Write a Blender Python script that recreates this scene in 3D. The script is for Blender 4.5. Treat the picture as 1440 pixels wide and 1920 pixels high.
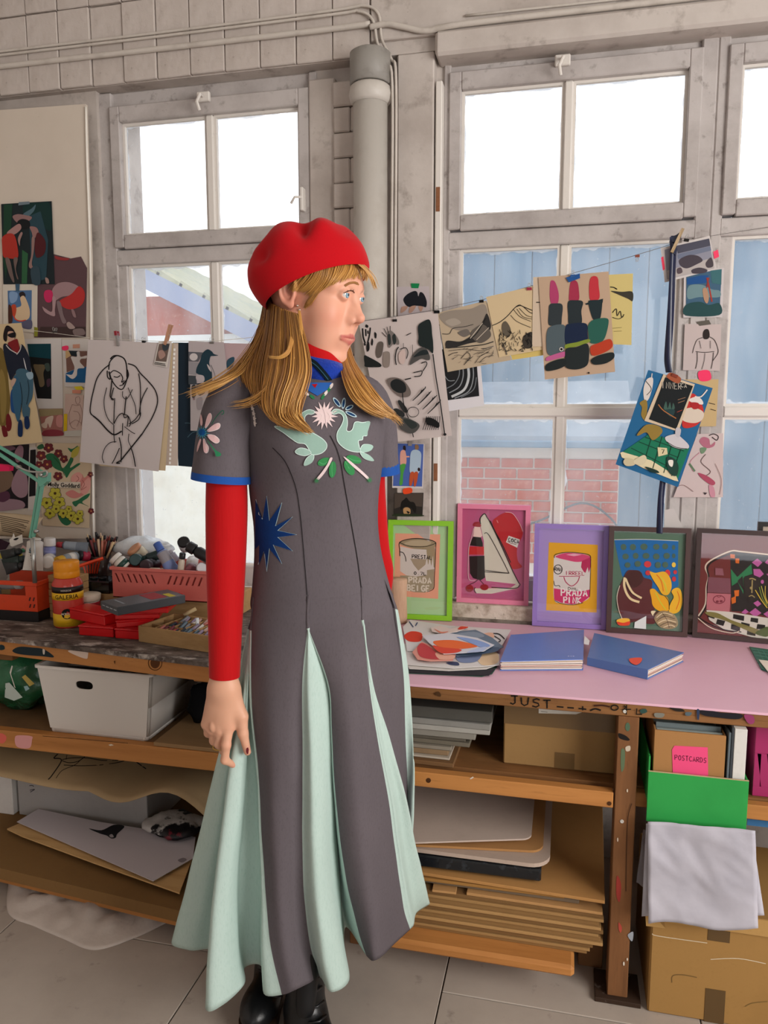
import bpy, bmesh, math, random
import numpy as np
from mathutils import Vector, Matrix, noise as mnoise
from mathutils.bvhtree import BVHTree
for o in list(bpy.data.objects): bpy.data.objects.remove(o)
random.seed(7)
SC = bpy.context.scene
COL = SC.collection
PI = math.pi
# ------------------------------------------------------------------ camera
FPX = 1450.0; PITCH = math.radians(7.27); YAW = math.radians(13.3)
CAM = Vector((0.0, -2.38, 1.40))
cd = bpy.data.cameras.new('camera'); cam = bpy.data.objects.new('camera', cd); COL.objects.link(cam)
cam.location = CAM; cam.rotation_euler = (PI/2 - PITCH, 0, YAW)
cd.sensor_fit = 'VERTICAL'; cd.sensor_height = 24.0; cd.lens = 24.0*FPX/1920.0; cd.clip_start = 0.02
SC.camera = cam
# ------------------------------------------------------------------ world, lights, exposure
SC.view_settings.view_transform = 'Standard'; SC.view_settings.look = 'None'
SC.view_settings.gamma = 1.0; SC.view_settings.use_curve_mapping = False
SC.view_settings.exposure = -0.15
w = bpy.data.worlds.new('sky'); SC.world = w; w.use_nodes = True
wn = w.node_tree.nodes; wl = w.node_tree.links
bg = wn['Background']; bg.inputs['Strength'].default_value = 2.3
tc = wn.new('ShaderNodeTexCoord'); nz = wn.new('ShaderNodeTexNoise'); nz.inputs['Scale'].default_value = 2.2; nz.inputs['Detail'].default_value = 5
cr = wn.new('ShaderNodeValToRGB'); cr.color_ramp.elements[0].position = 0.35; cr.color_ramp.elements[0].color = (0.80, 0.87, 1.0, 1)
cr.color_ramp.elements[1].position = 0.6; cr.color_ramp.elements[1].color = (1.0, 1.0, 1.0, 1)
wl.new(tc.outputs['Generated'], nz.inputs['Vector']); wl.new(nz.outputs['Fac'], cr.inputs['Fac']); wl.new(cr.outputs['Color'], bg.inputs['Color'])
def area(name, loc, tgt, sx, sy, power, col):
    l = bpy.data.lights.new(name, 'AREA'); l.shape = 'RECTANGLE'; l.size = sx; l.size_y = sy; l.energy = power; l.color = col
    o = bpy.data.objects.new(name, l); COL.objects.link(o); o.location = loc
    o.rotation_euler = (Vector(tgt)-Vector(loc)).to_track_quat('-Z', 'Y').to_euler(); return o
# daylight entering by the tall windows of the right wall, plus an added soft fill lamp behind the photographer
area('daylight_side_window', (2.44, -2.55, 1.75), (0.0, -1.9, 1.5), 2.0, 1.7, 120, (1.0, 0.955, 0.90))
area('rear_fill', (0.9, -7.85, 2.0), (0.2, 0.0, 1.2), 2.4, 1.9, 14, (1.0, 0.95, 0.89))
# ------------------------------------------------------------------ pixel rays (only used to measure real planes)
FWH = Vector((-math.sin(YAW), math.cos(YAW), 0.0))
FW = FWH*math.cos(PITCH) + Vector((0, 0, -math.sin(PITCH)))
RT = Vector((math.cos(YAW), math.sin(YAW), 0.0)); UP = RT.cross(FW)
def ray(x, y): return FW + RT*((x-720)/FPX) - UP*((y-960)/FPX)
def PN(x, y, p, n):
    d = ray(x, y); return CAM + d*((Vector(p)-CAM).dot(n)/d.dot(n))
def PY(x, y, Y): return PN(x, y, (0, Y, 0), Vector((0, 1, 0)))
def PX(x, y, X): return PN(x, y, (X, 0, 0), Vector((1, 0, 0)))
def PZ(x, y, Z): return PN(x, y, (0, 0, Z), Vector((0, 0, 1)))
def proj(p):
    v = Vector(p)-CAM; w_ = v.dot(FW); return 720+FPX*v.dot(RT)/w_, 960-FPX*v.dot(UP)/w_
# ------------------------------------------------------------------ colours and materials
def lin(v): return v/12.92 if v <= 0.04045 else ((v+0.055)/1.055)**2.4
def C(h):
    h = h.lstrip('#')
    if len(h) == 3: h = ''.join(a*2 for a in h)
    return tuple(lin(int(h[i:i+2], 16)/255) for i in (0, 2, 4))
MATS = {}
def mat(name, base, rough=0.6, spec=0.3, metal=0.0, noise=None, bump=None, stretch=(1, 1, 1), wave=None, vcol=False, trans=0, alpha=None, sheen=0, coat=0, sss=0):
    if name in MATS: return MATS[name]
    m = bpy.data.materials.new(name); m.use_nodes = True; nt = m.node_tree; N = nt.nodes; L = nt.links
    b = N['Principled BSDF']; MATS[name] = m
    b.inputs['Roughness'].default_value = rough; b.inputs['Specular IOR Level'].default_value = spec; b.inputs['Metallic'].default_value = metal
    if sheen: b.inputs['Sheen Weight'].default_value = sheen; b.inputs['Sheen Roughness'].default_value = 0.4
    if coat: b.inputs['Coat Weight'].default_value = coat
    if trans: b.inputs['Transmission Weight'].default_value = trans
    if sss:
        b.inputs['Subsurface Weight'].default_value = sss; b.inputs['Subsurface Radius'].default_value = (1.0, 0.35, 0.2); b.inputs['Subsurface Scale'].default_value = 0.006
    if alpha is not None: b.inputs['Alpha'].default_value = alpha
    tc = N.new('ShaderNodeTexCoord'); mp = N.new('ShaderNodeMapping'); mp.inputs['Scale'].default_value = stretch
    L.new(tc.outputs['Object'], mp.inputs['Vector'])
    if vcol:
        a = N.new('ShaderNodeVertexColor'); a.layer_name = 'Col'; src = a.outputs['Color']
    else:
        r = N.new('ShaderNodeRGB'); r.outputs[0].default_value = (*C(base), 1); src = r.outputs[0]
    for (sc, col, lo, hi, st) in (noise or []):
        t = N.new('ShaderNodeTexNoise'); t.inputs['Scale'].default_value = sc; t.inputs['Detail'].default_value = 6; t.inputs['Roughness'].default_value = 0.62
        L.new(mp.outputs['Vector'], t.inputs['Vector'])
        q = N.new('ShaderNodeMapRange'); q.inputs['From Min'].default_value = lo; q.inputs['From Max'].default_value = hi; q.inputs['To Max'].default_value = st
        L.new(t.outputs['Fac'], q.inputs['Value'])
        x = N.new('ShaderNodeMix'); x.data_type = 'RGBA'; L.new(q.outputs['Result'], x.inputs['Factor']); L.new(src, x.inputs[6])
        if col == 'mul': x.blend_type = 'MULTIPLY'; x.inputs[7].default_value = (0.55, 0.53, 0.5, 1)
        else: x.inputs[7].default_value = (*C(col), 1)
        src = x.outputs[2]
    if wave:
        sc, col, dist, st = wave
        t = N.new('ShaderNodeTexWave'); t.inputs['Scale'].default_value = sc; t.inputs['Distortion'].default_value = dist; t.inputs['Detail'].default_value = 3; t.bands_direction = 'Z'
        L.new(mp.outputs['Vector'], t.inputs['Vector'])
        q = N.new('ShaderNodeMath'); q.operation = 'MULTIPLY'; q.inputs[1].default_value = st; L.new(t.outputs['Fac'], q.inputs[0])
        x = N.new('ShaderNodeMix'); x.data_type = 'RGBA'; L.new(q.outputs[0], x.inputs['Factor']); L.new(src, x.inputs[6]); x.inputs[7].default_value = (*C(col), 1); src = x.outputs[2]
    L.new(src, b.inputs['Base Color'])
    if bump:
        t = N.new('ShaderNodeTexNoise'); t.inputs['Scale'].default_value = bump[0]; t.inputs['Detail'].default_value = 5; L.new(mp.outputs['Vector'], t.inputs['Vector'])
        k = N.new('ShaderNodeBump'); k.inputs['Strength'].default_value = bump[1]; k.inputs['Distance'].default_value = bump[2] if len(bump) > 2 else 0.004
        L.new(t.outputs['Fac'], k.inputs['Height']); L.new(k.outputs['Normal'], b.inputs['Normal'])
    return m
PRINT = mat('printed_paper', '#ffffff', 0.65, 0.2, vcol=True)
SATIN = mat('satin_colour', '#ffffff', 0.38, 0.4, vcol=True, noise=[(60, 'mul', 0.55, 0.8, 0.25)])
GLOSS = mat('glossy_plastic', '#ffffff', 0.22, 0.5, vcol=True)
CLOTHC = mat('embroidery_thread', '#ffffff', 0.85, 0.1, vcol=True, bump=(900, 0.5, 0.0006))
CARD = mat('cardboard', '#ffffff', 0.85, 0.12, vcol=True, noise=[(5, 'mul', 0.5, 0.85, 0.35), (120, 'mul', 0.55, 0.8, 0.18)], bump=(60, 0.15, 0.002))
# ------------------------------------------------------------------ mesh builder
WL = {}
class MB:
    def __init__(s): s.v = []; s.f = []; s.c = []; s.mi = []; s.sm = []; s.M = None; s.col = (0.8, 0.8, 0.8); s.mat = 0; s.smooth = False
    def add(s, vs, fs, col=None):
        n = len(s.v)
        if s.M is not None: vs = [s.M @ Vector(p) for p in vs]
        s.v += [tuple(p) for p in vs]; c = s.col if col is None else (C(col) if isinstance(col, str) else col)
        for f in fs: s.f.append([i+n for i in f]); s.c.append(c); s.mi.append(s.mat); s.sm.append(s.smooth)
        return s
    def color(s, h): s.col = C(h); return s
    def box(s, x0, x1, y0, y1, z0, z1, ch=0.0):
        if ch <= 0:
            vs = [(x, y, z) for x in (x0, x1) for y in (y0, y1) for z in (z0, z1)]
            return s.add(vs, [(0, 1, 3, 2), (4, 6, 7, 5), (0, 4, 5, 1), (2, 3, 7, 6), (0, 2, 6, 4), (1, 5, 7, 3)])
        vs = []; idx = {}
        X = (x0, x1); Y = (y0, y1); Z = (z0, z1)
        for i in (0, 1):
            for j in (0, 1):
                for k in (0, 1):
                    sx = ch if i == 0 else -ch; sy = ch if j == 0 else -ch; sz = ch if k == 0 else -ch
                    idx[i, j, k, 0] = len(vs); vs.append((X[i], Y[j]+sy, Z[k]+sz))
                    idx[i, j, k, 1] = len(vs); vs.append((X[i]+sx, Y[j], Z[k]+sz))
                    idx[i, j, k, 2] = len(vs); vs.append((X[i]+sx, Y[j]+sy, Z[k]))
        g = idx; fs = []
        for i in (0, 1):
            q = [g[i, 0, 0, 0], g[i, 1, 0, 0], g[i, 1, 1, 0], g[i, 0, 1, 0]]; fs.append(q[::-1] if i == 0 else q)
            q = [g[0, i, 0, 1], g[1, i, 0, 1], g[1, i, 1, 1], g[0, i, 1, 1]]; fs.append(q if i == 0 else q[::-1])
            q = [g[0, 0, i, 2], g[1, 0, i, 2], g[1, 1, i, 2], g[0, 1, i, 2]]; fs.append(q[::-1] if i == 0 else q)
        for i in (0, 1):
            for j in (0, 1):
                r = (i+j) % 2
                q = [g[i, j, 0, 0], g[i, j, 0, 1], g[i, j, 1, 1], g[i, j, 1, 0]]; fs.append(q if r == 0 else q[::-1])
                q = [g[i, 0, j, 0], g[i, 0, j, 2], g[i, 1, j, 2], g[i, 1, j, 0]]; fs.append(q[::-1] if r == 0 else q)
                q = [g[0, i, j, 1], g[0, i, j, 2], g[1, i, j, 2], g[1, i, j, 1]]; fs.append(q if r == 0 else q[::-1])
        for i in (0, 1):
            for j in (0, 1):
                for k in (0, 1):
                    q = [g[i, j, k, 0], g[i, j, k, 1], g[i, j, k, 2]]; fs.append(q if (i+j+k) % 2 else q[::-1])
        return s.add(vs, fs)
    def prism(s, pts, d):            # pts: closed 3D loop, d: extrusion vector
        n = len(pts); d = Vector(d); vs = [Vector(p) for p in pts]+[Vector(p)+d for p in pts]
        return s.add(vs, [list(range(n))[::-1], list(range(n, 2*n))]+[(i, (i+1) % n, (i+1) % n+n, i+n) for i in range(n)])
    def tube(s, pts, r, n=8, cap=True, flat=1.0):
        pts = [Vector(p) for p in pts]; m = len(pts)
        rs = r if isinstance(r, (list, tuple)) else [r]*m
        vs = []; up = None
        for i, p in enumerate(pts):
            t = (pts[min(i+1, m-1)]-pts[max(i-1, 0)]).normalized()
            if up is None:
                up = Vector((0, 0, 1)) if abs(t.z) < 0.9 else Vector((1, 0, 0))
            a = t.cross(up).normalized(); up = a.cross(t).normalized()
            for k in range(n):
                an = 2*PI*k/n; vs.append(p+(a*math.cos(an)+up*math.sin(an)*flat)*rs[i])
        fs = [(i*n+k, i*n+(k+1) % n, (i+1)*n+(k+1) % n, (i+1)*n+k) for i in range(m-1) for k in range(n)]
        if cap: fs += [list(range(n))[::-1], list(range((m-1)*n, m*n))]
        return s.add(vs, fs)
    def lathe(s, prof, n=24, c=(0, 0, 0), cols=None, a0=0.0):
        vs = [(c[0]+r*math.cos(a0+2*PI*k/n), c[1]+r*math.sin(a0+2*PI*k/n), c[2]+z) for r, z in prof for k in range(n)]
        for i in range(len(prof)-1):
            fs = [(i*n+k, i*n+(k+1) % n, (i+1)*n+(k+1) % n, (i+1)*n+k) for k in range(n)]
            if i == 0:
                base = len(s.v); s.add(vs, fs, cols[0] if cols else None)
            else:
                cc = s.col if not cols else C(cols[i])
                for f in fs: s.f.append([q+base for q in f]); s.c.append(cc); s.mi.append(s.mat); s.sm.append(s.smooth)
        for ring, rev in ((0, True), (len(prof)-1, False)):
            if prof[ring][0] > 1e-5:
                f = [base+ring*n+k for k in range(n)]
                s.f.append(f[::-1] if rev else f); s.c.append((C(cols[0 if rev else -1]) if cols else s.col)); s.mi.append(s.mat); s.sm.append(False)
        return s
    def grid(s, fn, nu, nv, colfn=None, wrap=False):
        base = len(s.v); vs = [fn(i/nu, j/nv) for j in range(nv+1) for i in range(nu+1)]
        if s.M is not None: vs = [s.M @ Vector(p) for p in vs]
        s.v += [tuple(p) for p in vs]
        for j in range(nv):
            for i in range(nu):
                a = base+j*(nu+1)+i; s.f.append([a, a+1, a+nu+2, a+nu+1]); s.c.append(colfn((i+.5)/nu, (j+.5)/nv) if colfn else s.col); s.mi.append(s.mat); s.sm.append(s.smooth)
        return s
    def build(s, name, m, parent=None, label=None, cat=None, group=None, kind=None, smooth=None, weld=False, base=None):
        V = np.array(s.v, dtype=float)
        if parent is not None: o0 = WL[parent]
        elif base is not None: o0 = Vector(base)
        else:
            lo = V.min(0); hi = V.max(0); o0 = Vector(((lo[0]+hi[0])/2, (lo[1]+hi[1])/2, lo[2]))
        me = bpy.data.meshes.new(name); me.from_pydata((V-np.array(o0)).tolist(), [], s.f)
        for mm in (m if isinstance(m, (list, tuple)) else [m]): me.materials.append(mm)
        ca = me.color_attributes.new('Col', 'FLOAT_COLOR', 'CORNER')
        cols = np.ones((len(me.loops), 4), dtype=np.float32); ls = np.array([len(f) for f in s.f])
        cols[:, :3] = np.repeat(np.array(s.c, dtype=np.float32), ls, axis=0); ca.data.foreach_set('color', cols.ravel())
        me.polygons.foreach_set('material_index', s.mi)
        sm = s.sm if smooth is None else [smooth]*len(s.f)
        me.polygons.foreach_set('use_smooth', sm)
        if weld:
            b = bmesh.new(); b.from_mesh(me); bmesh.ops.remove_doubles(b, verts=b.verts, dist=1e-5); bmesh.ops.recalc_face_normals(b, faces=b.faces); b.to_mesh(me); b.free()
        me.update()
        o = bpy.data.objects.new(name, me); COL.objects.link(o)
        if parent is not None: o.parent = parent
        else: o.location = o0
        WL[o] = Vector(o0); tag(o, label, cat, group, kind); return o
def tag(o, label=None, cat=None, group=None, kind=None):
    if label: o['label'] = label
    if cat: o['category'] = cat
    if group: o['group'] = group
    if kind: o['kind'] = kind
    return o
def thing(name, label, cat, loc, group=None, kind=None):
    o = bpy.data.objects.new(name, None); COL.objects.link(o); o.empty_display_size = 0.05; o.location = loc; WL[o] = Vector(loc)
    return tag(o, label, cat, group, kind)
def inst(src, name, loc, parent=None, rot=(0, 0, 0), scale=(1, 1, 1), label=None, cat=None, group=None):
    o = bpy.data.objects.new(name, src.data if hasattr(src, 'data') else src); COL.objects.link(o)
    o.parent = parent; o.location = Vector(loc)-(WL[parent] if parent is not None else Vector()); o.rotation_euler = rot; o.scale = scale; WL[o] = Vector(loc)
    return tag(o, label, cat, group)
def frameM(o, x, y, z):
    return Matrix(((x[0], y[0], z[0], o[0]), (x[1], y[1], z[1], o[1]), (x[2], y[2], z[2], o[2]), (0, 0, 0, 1)))
def catmull(pts, n=6, closed=False):
    P = [tuple(p) for p in pts]; m = len(P); out = []; D = len(P[0])
    for i in range(m if closed else m-1):
        a, b, c, d = [P[(i+k) % m] if closed else P[min(max(i+k, 0), m-1)] for k in (-1, 0, 1, 2)]
        for j in range(n):
            t = j/n
            out.append(tuple(0.5*(2*b[q]+(c[q]-a[q])*t+(2*a[q]-5*b[q]+4*c[q]-d[q])*t*t+(3*b[q]-a[q]-3*c[q]+d[q])*t**3) for q in range(D)))
    if not closed: out.append(P[-1])
    return out
# ------------------------------------------------------------------ flat artwork traced onto a plane
CROPS = {'px': (0, 0, 1), 'a': (0, 480, 3), 'b': (660, 480, 3.4286), 'c': (1020, 420, 3.4286), 'd': (0, 820, 3), 'e': (700, 900, 1.9459), 'f': (0, 360, 5.5385),
         'g': (0, 600, 4.8), 'h': (0, 960, 6), 'i': (160, 960, 4.5), 'j': (720, 930, 4.9655), 'k': (990, 960, 4.6452), 'l': (1240, 900, 5.3333), 'm': (740, 440, 4.5),
         'n': (340, 620, 6.857), 'o': (400, 620, 4.5), 'p': (350, 680, 3.5122), 'q': (460, 400, 5.1428), 'r': (340, 400, 3), 's': (760, 1260, 3), 't': (740, 1130, 2.5714), 'u': (1100, 1300, 3.0968), 'v': (0, 1180, 3), 'w': (0, 1220, 3.4286)}
def crop(k, x, y): a = CROPS[k]; return a[0]+x/a[2], a[1]+y/a[2]
def strip(pts, w, closed=False):
    m = len(pts); L = []; R = []
    for i in range(m):
        a = pts[(i-1) % m] if closed else pts[max(i-1, 0)]; b = pts[(i+1) % m] if closed else pts[min(i+1, m-1)]
        dx, dy = b[0]-a[0], b[1]-a[1]; q = math.hypot(dx, dy) or 1
        h = w/2 if isinstance(w, (int, float)) else w[i]/2
        L.append((pts[i][0]-dy/q*h, pts[i][1]+dx/q*h)); R.append((pts[i][0]+dy/q*h, pts[i][1]-dx/q*h))
    return L, R
GLY = {'A': '0,6 2,0 4,6;0.8,4 3.2,4', 'B': '0,0 0,6 3,6 4,4.6 3,3 0,3;3,3 3.6,1.6 2.6,0 0,0', 'C': '4,1 2.6,0 1,0.6 0,3 1,5.4 2.6,6 4,5', 'D': '0,0 0,6 2.4,5.6 4,3 2.6,0.4 0,0', 'E': '4,0 0,0 0,6 4,6;0,3 3,3',
       'F': '4,0 0,0 0,6;0,3 3,3', 'G': '4,1 2.6,0 1,0.6 0,3 1,5.4 2.6,6 4,5 4,3.4 2.4,3.4', 'H': '0,0 0,6;4,0 4,6;0,3 4,3', 'I': '1,0 1,6', 'J': '0.4,0 4,0;2.6,0 2.6,5 1.4,6 0,5', 'K': '0,0 0,6;4,0 0,3 4,6', 'L': '0,0 0,6 4,6',
       'M': '0,6 0.6,0 2,4 3.4,0 4,6', 'N': '0,6 0,0 4,6 4,0', 'O': '2,0 0.4,1.4 0,3 0.6,5 2,6 3.6,5 4,3 3.4,1 2,0', 'P': '0,6 0,0 3,0.2 4,1.6 3,3 0,3.2', 'R': '0,6 0,0 3,0.2 4,1.6 3,3 0,3.2;1.4,3.1 4,6', 'S': '4,0.8 2.4,0 0.6,0.8 0.8,2.4 3.2,3.4 3.6,5 2,6 0,5.2',
       'T': '0,0 4,0;2,0 2,6', 'U': '0,0 0.2,4.6 1.6,6 3.4,5 4,0', 'V': '0,0 2,6 4,0', 'W': '0,0 1,6 2,2 3,6 4,0', 'Y': '0,0 2,3 4,0;2,3 2,6', 'Z': '0,0 4,0 0,6 4,6', '4': '3,6 3,0 0,4 4,4', '0': '2,0 0.4,1.4 0,3 0.6,5 2,6 3.6,5 4,3 3.4,1 2,0', '7': '0,0 4,0 1.4,6', '3': '0,0.6 2,0 3.6,1.2 1.6,2.8 3.8,4.4 2,6 0,5.2', '-': '0.4,3 3.6,3', '.': '1.6,5.6 2.2,6'}
class Art:
    """layers of flat print, traced in photograph pixels and laid on the plane (p, n) of a real sheet"""
    def __init__(s, p, n, lift=0.0006, step=0.00016):
        s.p = Vector(p); s.n = Vector(n).normalized(); s.mb = MB(); s.k = 0; s.lift = lift; s.step = step
        if s.n.dot(CAM-s.p) < 0: s.n = -s.n
    def P(s, x, y): return PN(x, y, s.p+s.n*(s.lift+s.k*s.step), s.n)
    def face(s, pts, col): s.mb.add([s.P(*q) for q in pts], [list(range(len(pts)))], col)
    def line(s, pts, w, col, closed=False):
        L, R = strip(pts, w, closed); m = len(pts); vs = [s.P(*q) for q in L+R]
        s.mb.add(vs, [(i, (i+1) % m, m+(i+1) % m, m+i) for i in range(m if closed else m-1)], col)
    def run(s, spec, ck='px'):
        for ln in spec.strip().split('\n'):
            t = ln.split()
            if not t: continue
            if t[0] == '@': ck = t[1]; continue
            s.k += 1; sc = CROPS[ck][2]; k = t[0]; col = t[1]
            if k == 'T':                       # hand lettering: T col width x y dx dy(height px) slantrise text
                wd, x, y, hh, adv, rise = [float(q) for q in t[2:8]]; txt = ' '.join(t[8:])
                for i, ch in enumerate(txt):
                    for st in GLY.get(ch, '').split(';'):
                        if not st: continue
                        pp = [tuple(float(z) for z in q.split(',')) for q in st.split()]
                        pp = [(x+i*adv+a*adv*0.17, y+i*rise+b*hh/6) for a, b in pp]
                        s.line([crop(ck, *q) for q in pp], wd/sc, col)
                continue
            if k in 'lsoLSO': wd = float(t[2]); nums = [float(q) for q in t[3:]]
            else: nums = [float(q) for q in t[2:]]
            if k in 'eo':
                cx, cy, rx, ry = nums[:4]; ro = math.radians(nums[4]) if len(nums) > 4 else 0; m = 20
                pts = [(cx+rx*math.cos(a)*math.cos(ro)-ry*math.sin(a)*math.sin(ro), cy+rx*math.cos(a)*math.sin(ro)+ry*math.sin(a)*math.cos(ro)) for a in [2*PI*i/m for i in range(m)]]
            else: pts = [(nums[i], nums[i+1]) for i in range(0, len(nums)-1, 2)]
            if k == 's': pts = catmull(pts, 5)
            if k in 'bS': pts = catmull(pts, 5, True)
            pts = [crop(ck, *q) for q in pts]
            if k in 'pbe': s.face(pts, col)
            elif k in 'ls': s.line(pts, wd/sc, col)
            else: s.line(pts, wd/sc, col, True)
        return s
    def rnd(s, n, box, cols, wr, lr, ang=(0, PI), ck='px', clipf=None):
        for i in range(n):
            s.k += 0.2; x = random.uniform(box[0], box[2]); y = random.uniform(box[1], box[3]); a = random.uniform(*ang); l = random.uniform(*lr); wd = random.uniform(*wr)
            x2 = min(max(x+math.cos(a)*l, box[0]), box[2]); y2 = min(max(y+math.sin(a)*l, box[1]), box[3])
            mx, my = (x+x2)/2+random.uniform(-.15, .15)*l, (y+y2)/2+random.uniform(-.15, .15)*l
            pts = catmull([(x, y), (mx, my), (x2, y2)], 4); sc = CROPS[ck][2]
            s.line([crop(ck, *q) for q in pts], [wd*(0.35+0.65*math.sin(PI*(j+.5)/len(pts)))/sc for j in range(len(pts))], random.choice(cols))
        return s
    def put(s, parent, name='print', m=None):
        return s.mb.build(name, m or PRINT, parent, kind='stuff' if name in ('rail_marks', 'leg_marks', 'shelf_marks', 'rail_knots', 'creases') else None) if s.mb.f else None
def plane3(a, b, c):
    n = (b-a).cross(c-a).normalized(); return (n if n.dot(CAM-a) > 0 else -n)
def sheet(name, label, cat, corners, plane, col, art=None, ck='px', group=None, th=0.0008, edge=None, m=None, border=None, post=None, bend=0.0):
    """a sheet of paper or card: corners TL TR BR BL in photograph pixels, plane=(point, normal)"""
    p, n = Vector(plane[0]), Vector(plane[1]).normalized()
    if n.dot(CAM-p) < 0: n = -n
    q = [PN(*crop(ck, *c), p, n) for c in corners]
    ctr = sum(q, Vector())/len(q); lowz = min(v.z for v in q)
    mb = MB(); mb.col = C(col)
    mb.prism(q[::-1], -n*th)
    if art is None and post is None: return mb.build(name, m or PRINT, None, label, cat, group, base=(ctr.x, ctr.y, lowz))
    root = thing(name, label, cat, (ctr.x, ctr.y, lowz), group)
    mb.build('paper' if th < 0.003 else 'board', m or PRINT, root)
    A = Art(p, n)
    if art: A.run(art, ck)
    if post: post(A)
    A.put(root); return root
def stroke_text(txt, font_size, M_, col, parent, name='lettering', ext=0.0004, m=None, bold=0.0):
    cu = bpy.data.curves.new('lettering', 'FONT'); cu.body = txt; cu.size = font_size; cu.extrude = ext; cu.offset = bold; cu.resolution_u = 2; cu.align_x = 'CENTER'; cu.align_y = 'CENTER'
    o = bpy.data.objects.new('lettering_tmp', cu); COL.objects.link(o); dg = bpy.context.evaluated_depsgraph_get(); dg.update()
    me = bpy.data.meshes.new_from_object(o.evaluated_get(dg)); bpy.data.objects.remove(o)
    mb = MB(); mb.M = M_; mb.add([v.co.copy() for v in me.vertices], [list(p.vertices) for p in me.polygons], col)
    bpy.data.meshes.remove(me); return mb.build(name, m or PRINT, parent)
# ================================================================== the room
PAINT = mat('aged_white_paint', '#c6bdb6', 0.62, 0.3, noise=[(3.0, '#9c9088', 0.42, 0.72, 0.75), (14, '#7d7168', 0.56, 0.72, 0.6), (70, '#6e645c', 0.68, 0.8, 0.5)], bump=(18, 0.5, 0.006))
PAINTB = mat('painted_brick', '#c4bab3', 0.65, 0.28, noise=[(5, '#a89c92', 0.45, 0.8, 0.6), (40, '#6b5f56', 0.66, 0.78, 0.6)], bump=(26, 0.7, 0.008))
GROUT = mat('dirty_joint', '#857a70', 0.9, 0.1, noise=[(30, '#4b423a', 0.45, 0.7, 0.8)], bump=(60, 0.8, 0.006))
SASH = mat('window_paint', '#bdb6b3', 0.5, 0.35, noise=[(5, '#8d8480', 0.44, 0.72, 0.7), (24, '#6a6059', 0.58, 0.72, 0.6), (90, '#57493e', 0.69, 0.78, 0.7)], bump=(40, 0.4, 0.004))
SASHW = mat('window_bead_paint', '#dcd6cf', 0.5, 0.35, noise=[(24, '#8d8478', 0.64, 0.8, 0.6)], bump=(40, 0.3, 0.003))
CEILM = mat('ceiling_paint', '#d0cac2', 0.8, 0.2, noise=[(4, '#b3aaa0', 0.5, 0.8, 0.5)])
FLOORM = mat('concrete_floor', '#b3a79c', 0.7, 0.3, noise=[(2.2, '#978b81', 0.42, 0.75, 0.7), (16, '#5d5249', 0.62, 0.78, 0.6), (60, '#3f362f', 0.70, 0.78, 0.8), (9, '#a39a92', 0.6, 0.75, 0.5)], bump=(50, 0.15, 0.003))
def struct(mb, name, m, **k): return mb.build(name, m, None, kind='structure', **k)
# floor of square slabs with open joints
mb = MB(); mb.box(-2.1, 2.6, -8.0, 0.3, -0.08, -0.006); floor = struct(mb, 'floor', mat('floor_joint', '#3a322c', 0.9, 0.1))
t = MB(); t.box(-0.2985, 0.2985, -0.5985, 0.5985, -0.006, 0.0, 0.0015); slab = t.build('floor_slab', FLOORM, floor, base=(0, 0, 0)); bpy.data.objects.remove(slab)
slab_me = [m_ for m_ in bpy.data.meshes if m_.name.startswith('floor_slab')][0]
for v in slab_me.vertices: v.co += WL[floor]
for i in range(-4, 5):
    for j in range(-7, 1):
        x = -0.56+0.6*i; y = -0.42+1.2*j+(0.35 if i % 2 else 0)
        if x-0.3 > -2.2 and x+0.3 < 2.7 and y-0.6 > -8.0: inst(slab_me, 'floor_slab', (x, y, 0.0), floor)
# shell
mb = MB(); mb.box(-2.1, -2.0, -8.0, 0.3, -0.08, 4.0); struct(mb, 'wall_left', PAINT)
mb = MB(); mb.box(-2.1, 2.6, -8.0, 0.3, 4.0, 4.1); struct(mb, 'ceiling', CEILM)
mb = MB()                                   # right wall with its window opening
mb.box(2.5, 2.6, -8.0, 0.3, -0.08, 0.85); mb.box(2.5, 2.6, -8.0, 0.3, 2.65, 4.0); mb.box(2.5, 2.6, -8.0, -3.6, 0.85, 2.65); mb.box(2.5, 2.6, -1.5, 0.3, 0.85, 2.65)
struct(mb, 'wall_right', PAINT)
mb = MB()
mb.box(-2.0, 2.5, -8.0, -7.9, -0.08, 1.0); mb.box(-2.0, 2.5, -8.0, -7.9, 3.0, 4.0); mb.box(-2.0, -0.4, -8.0, -7.9, 1.0, 3.0); mb.box(2.2, 2.5, -8.0, -7.9, 1.0, 3.0)
struct(mb, 'wall_front', PAINT)
# window wall : lintel, piers, apron
mb = MB()
mb.box(-2.0, 2.5, 0.006, 0.3, 2.453, 4.0)               # lintel
mb.box(-2.0, -1.545, 0.03, 0.3, 0.0, 2.453)             # left pier
mb.box(-0.795, -0.39, 0.055, 0.3, 0.0, 2.453)           # pier behind the pipe
mb.box(-2.0, 2.5, 0.02, 0.3, 0.0, 0.745)                 # apron
mb.box(1.12, 2.5, 0.03, 0.3, 0.745, 2.453)
wall = struct(mb, 'wall_back', PAINT)
mb = MB()                                               # plaster skin right of the pipe and the soffit beam
mb.box(-0.60, 2.5, -0.012, 0.006, 2.49, 4.0, 0.003)
mb.box(-0.405, 2.5, -0.03, 0.10, 2.425, 2.492, 0.008)
mb.build('beam_casing', PAINT, wall)
mb = MB()
mb.box(-0.523, -0.412, 0.002, 0.06, 0.0, 2.452, 0.004)
mb.build('pier_panel', PAINT, wall)
mb = MB(); mb.box(-0.408, -0.388, 0.005, 0.06, 0.745, 2.37, 0.003); mb.build('batten', SASHW, wall)
mb = MB(); mb.box(-0.404, -0.392, 0.0025, 0.006, 2.00, 2.07, 0.0008); mb.build('hinge_plate', mat('rust_plate', '#8a5a3c', 0.6, 0.3, noise=[(60, '#5c3a28', 0.5, 0.7, 0.7)]), wall)
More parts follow.
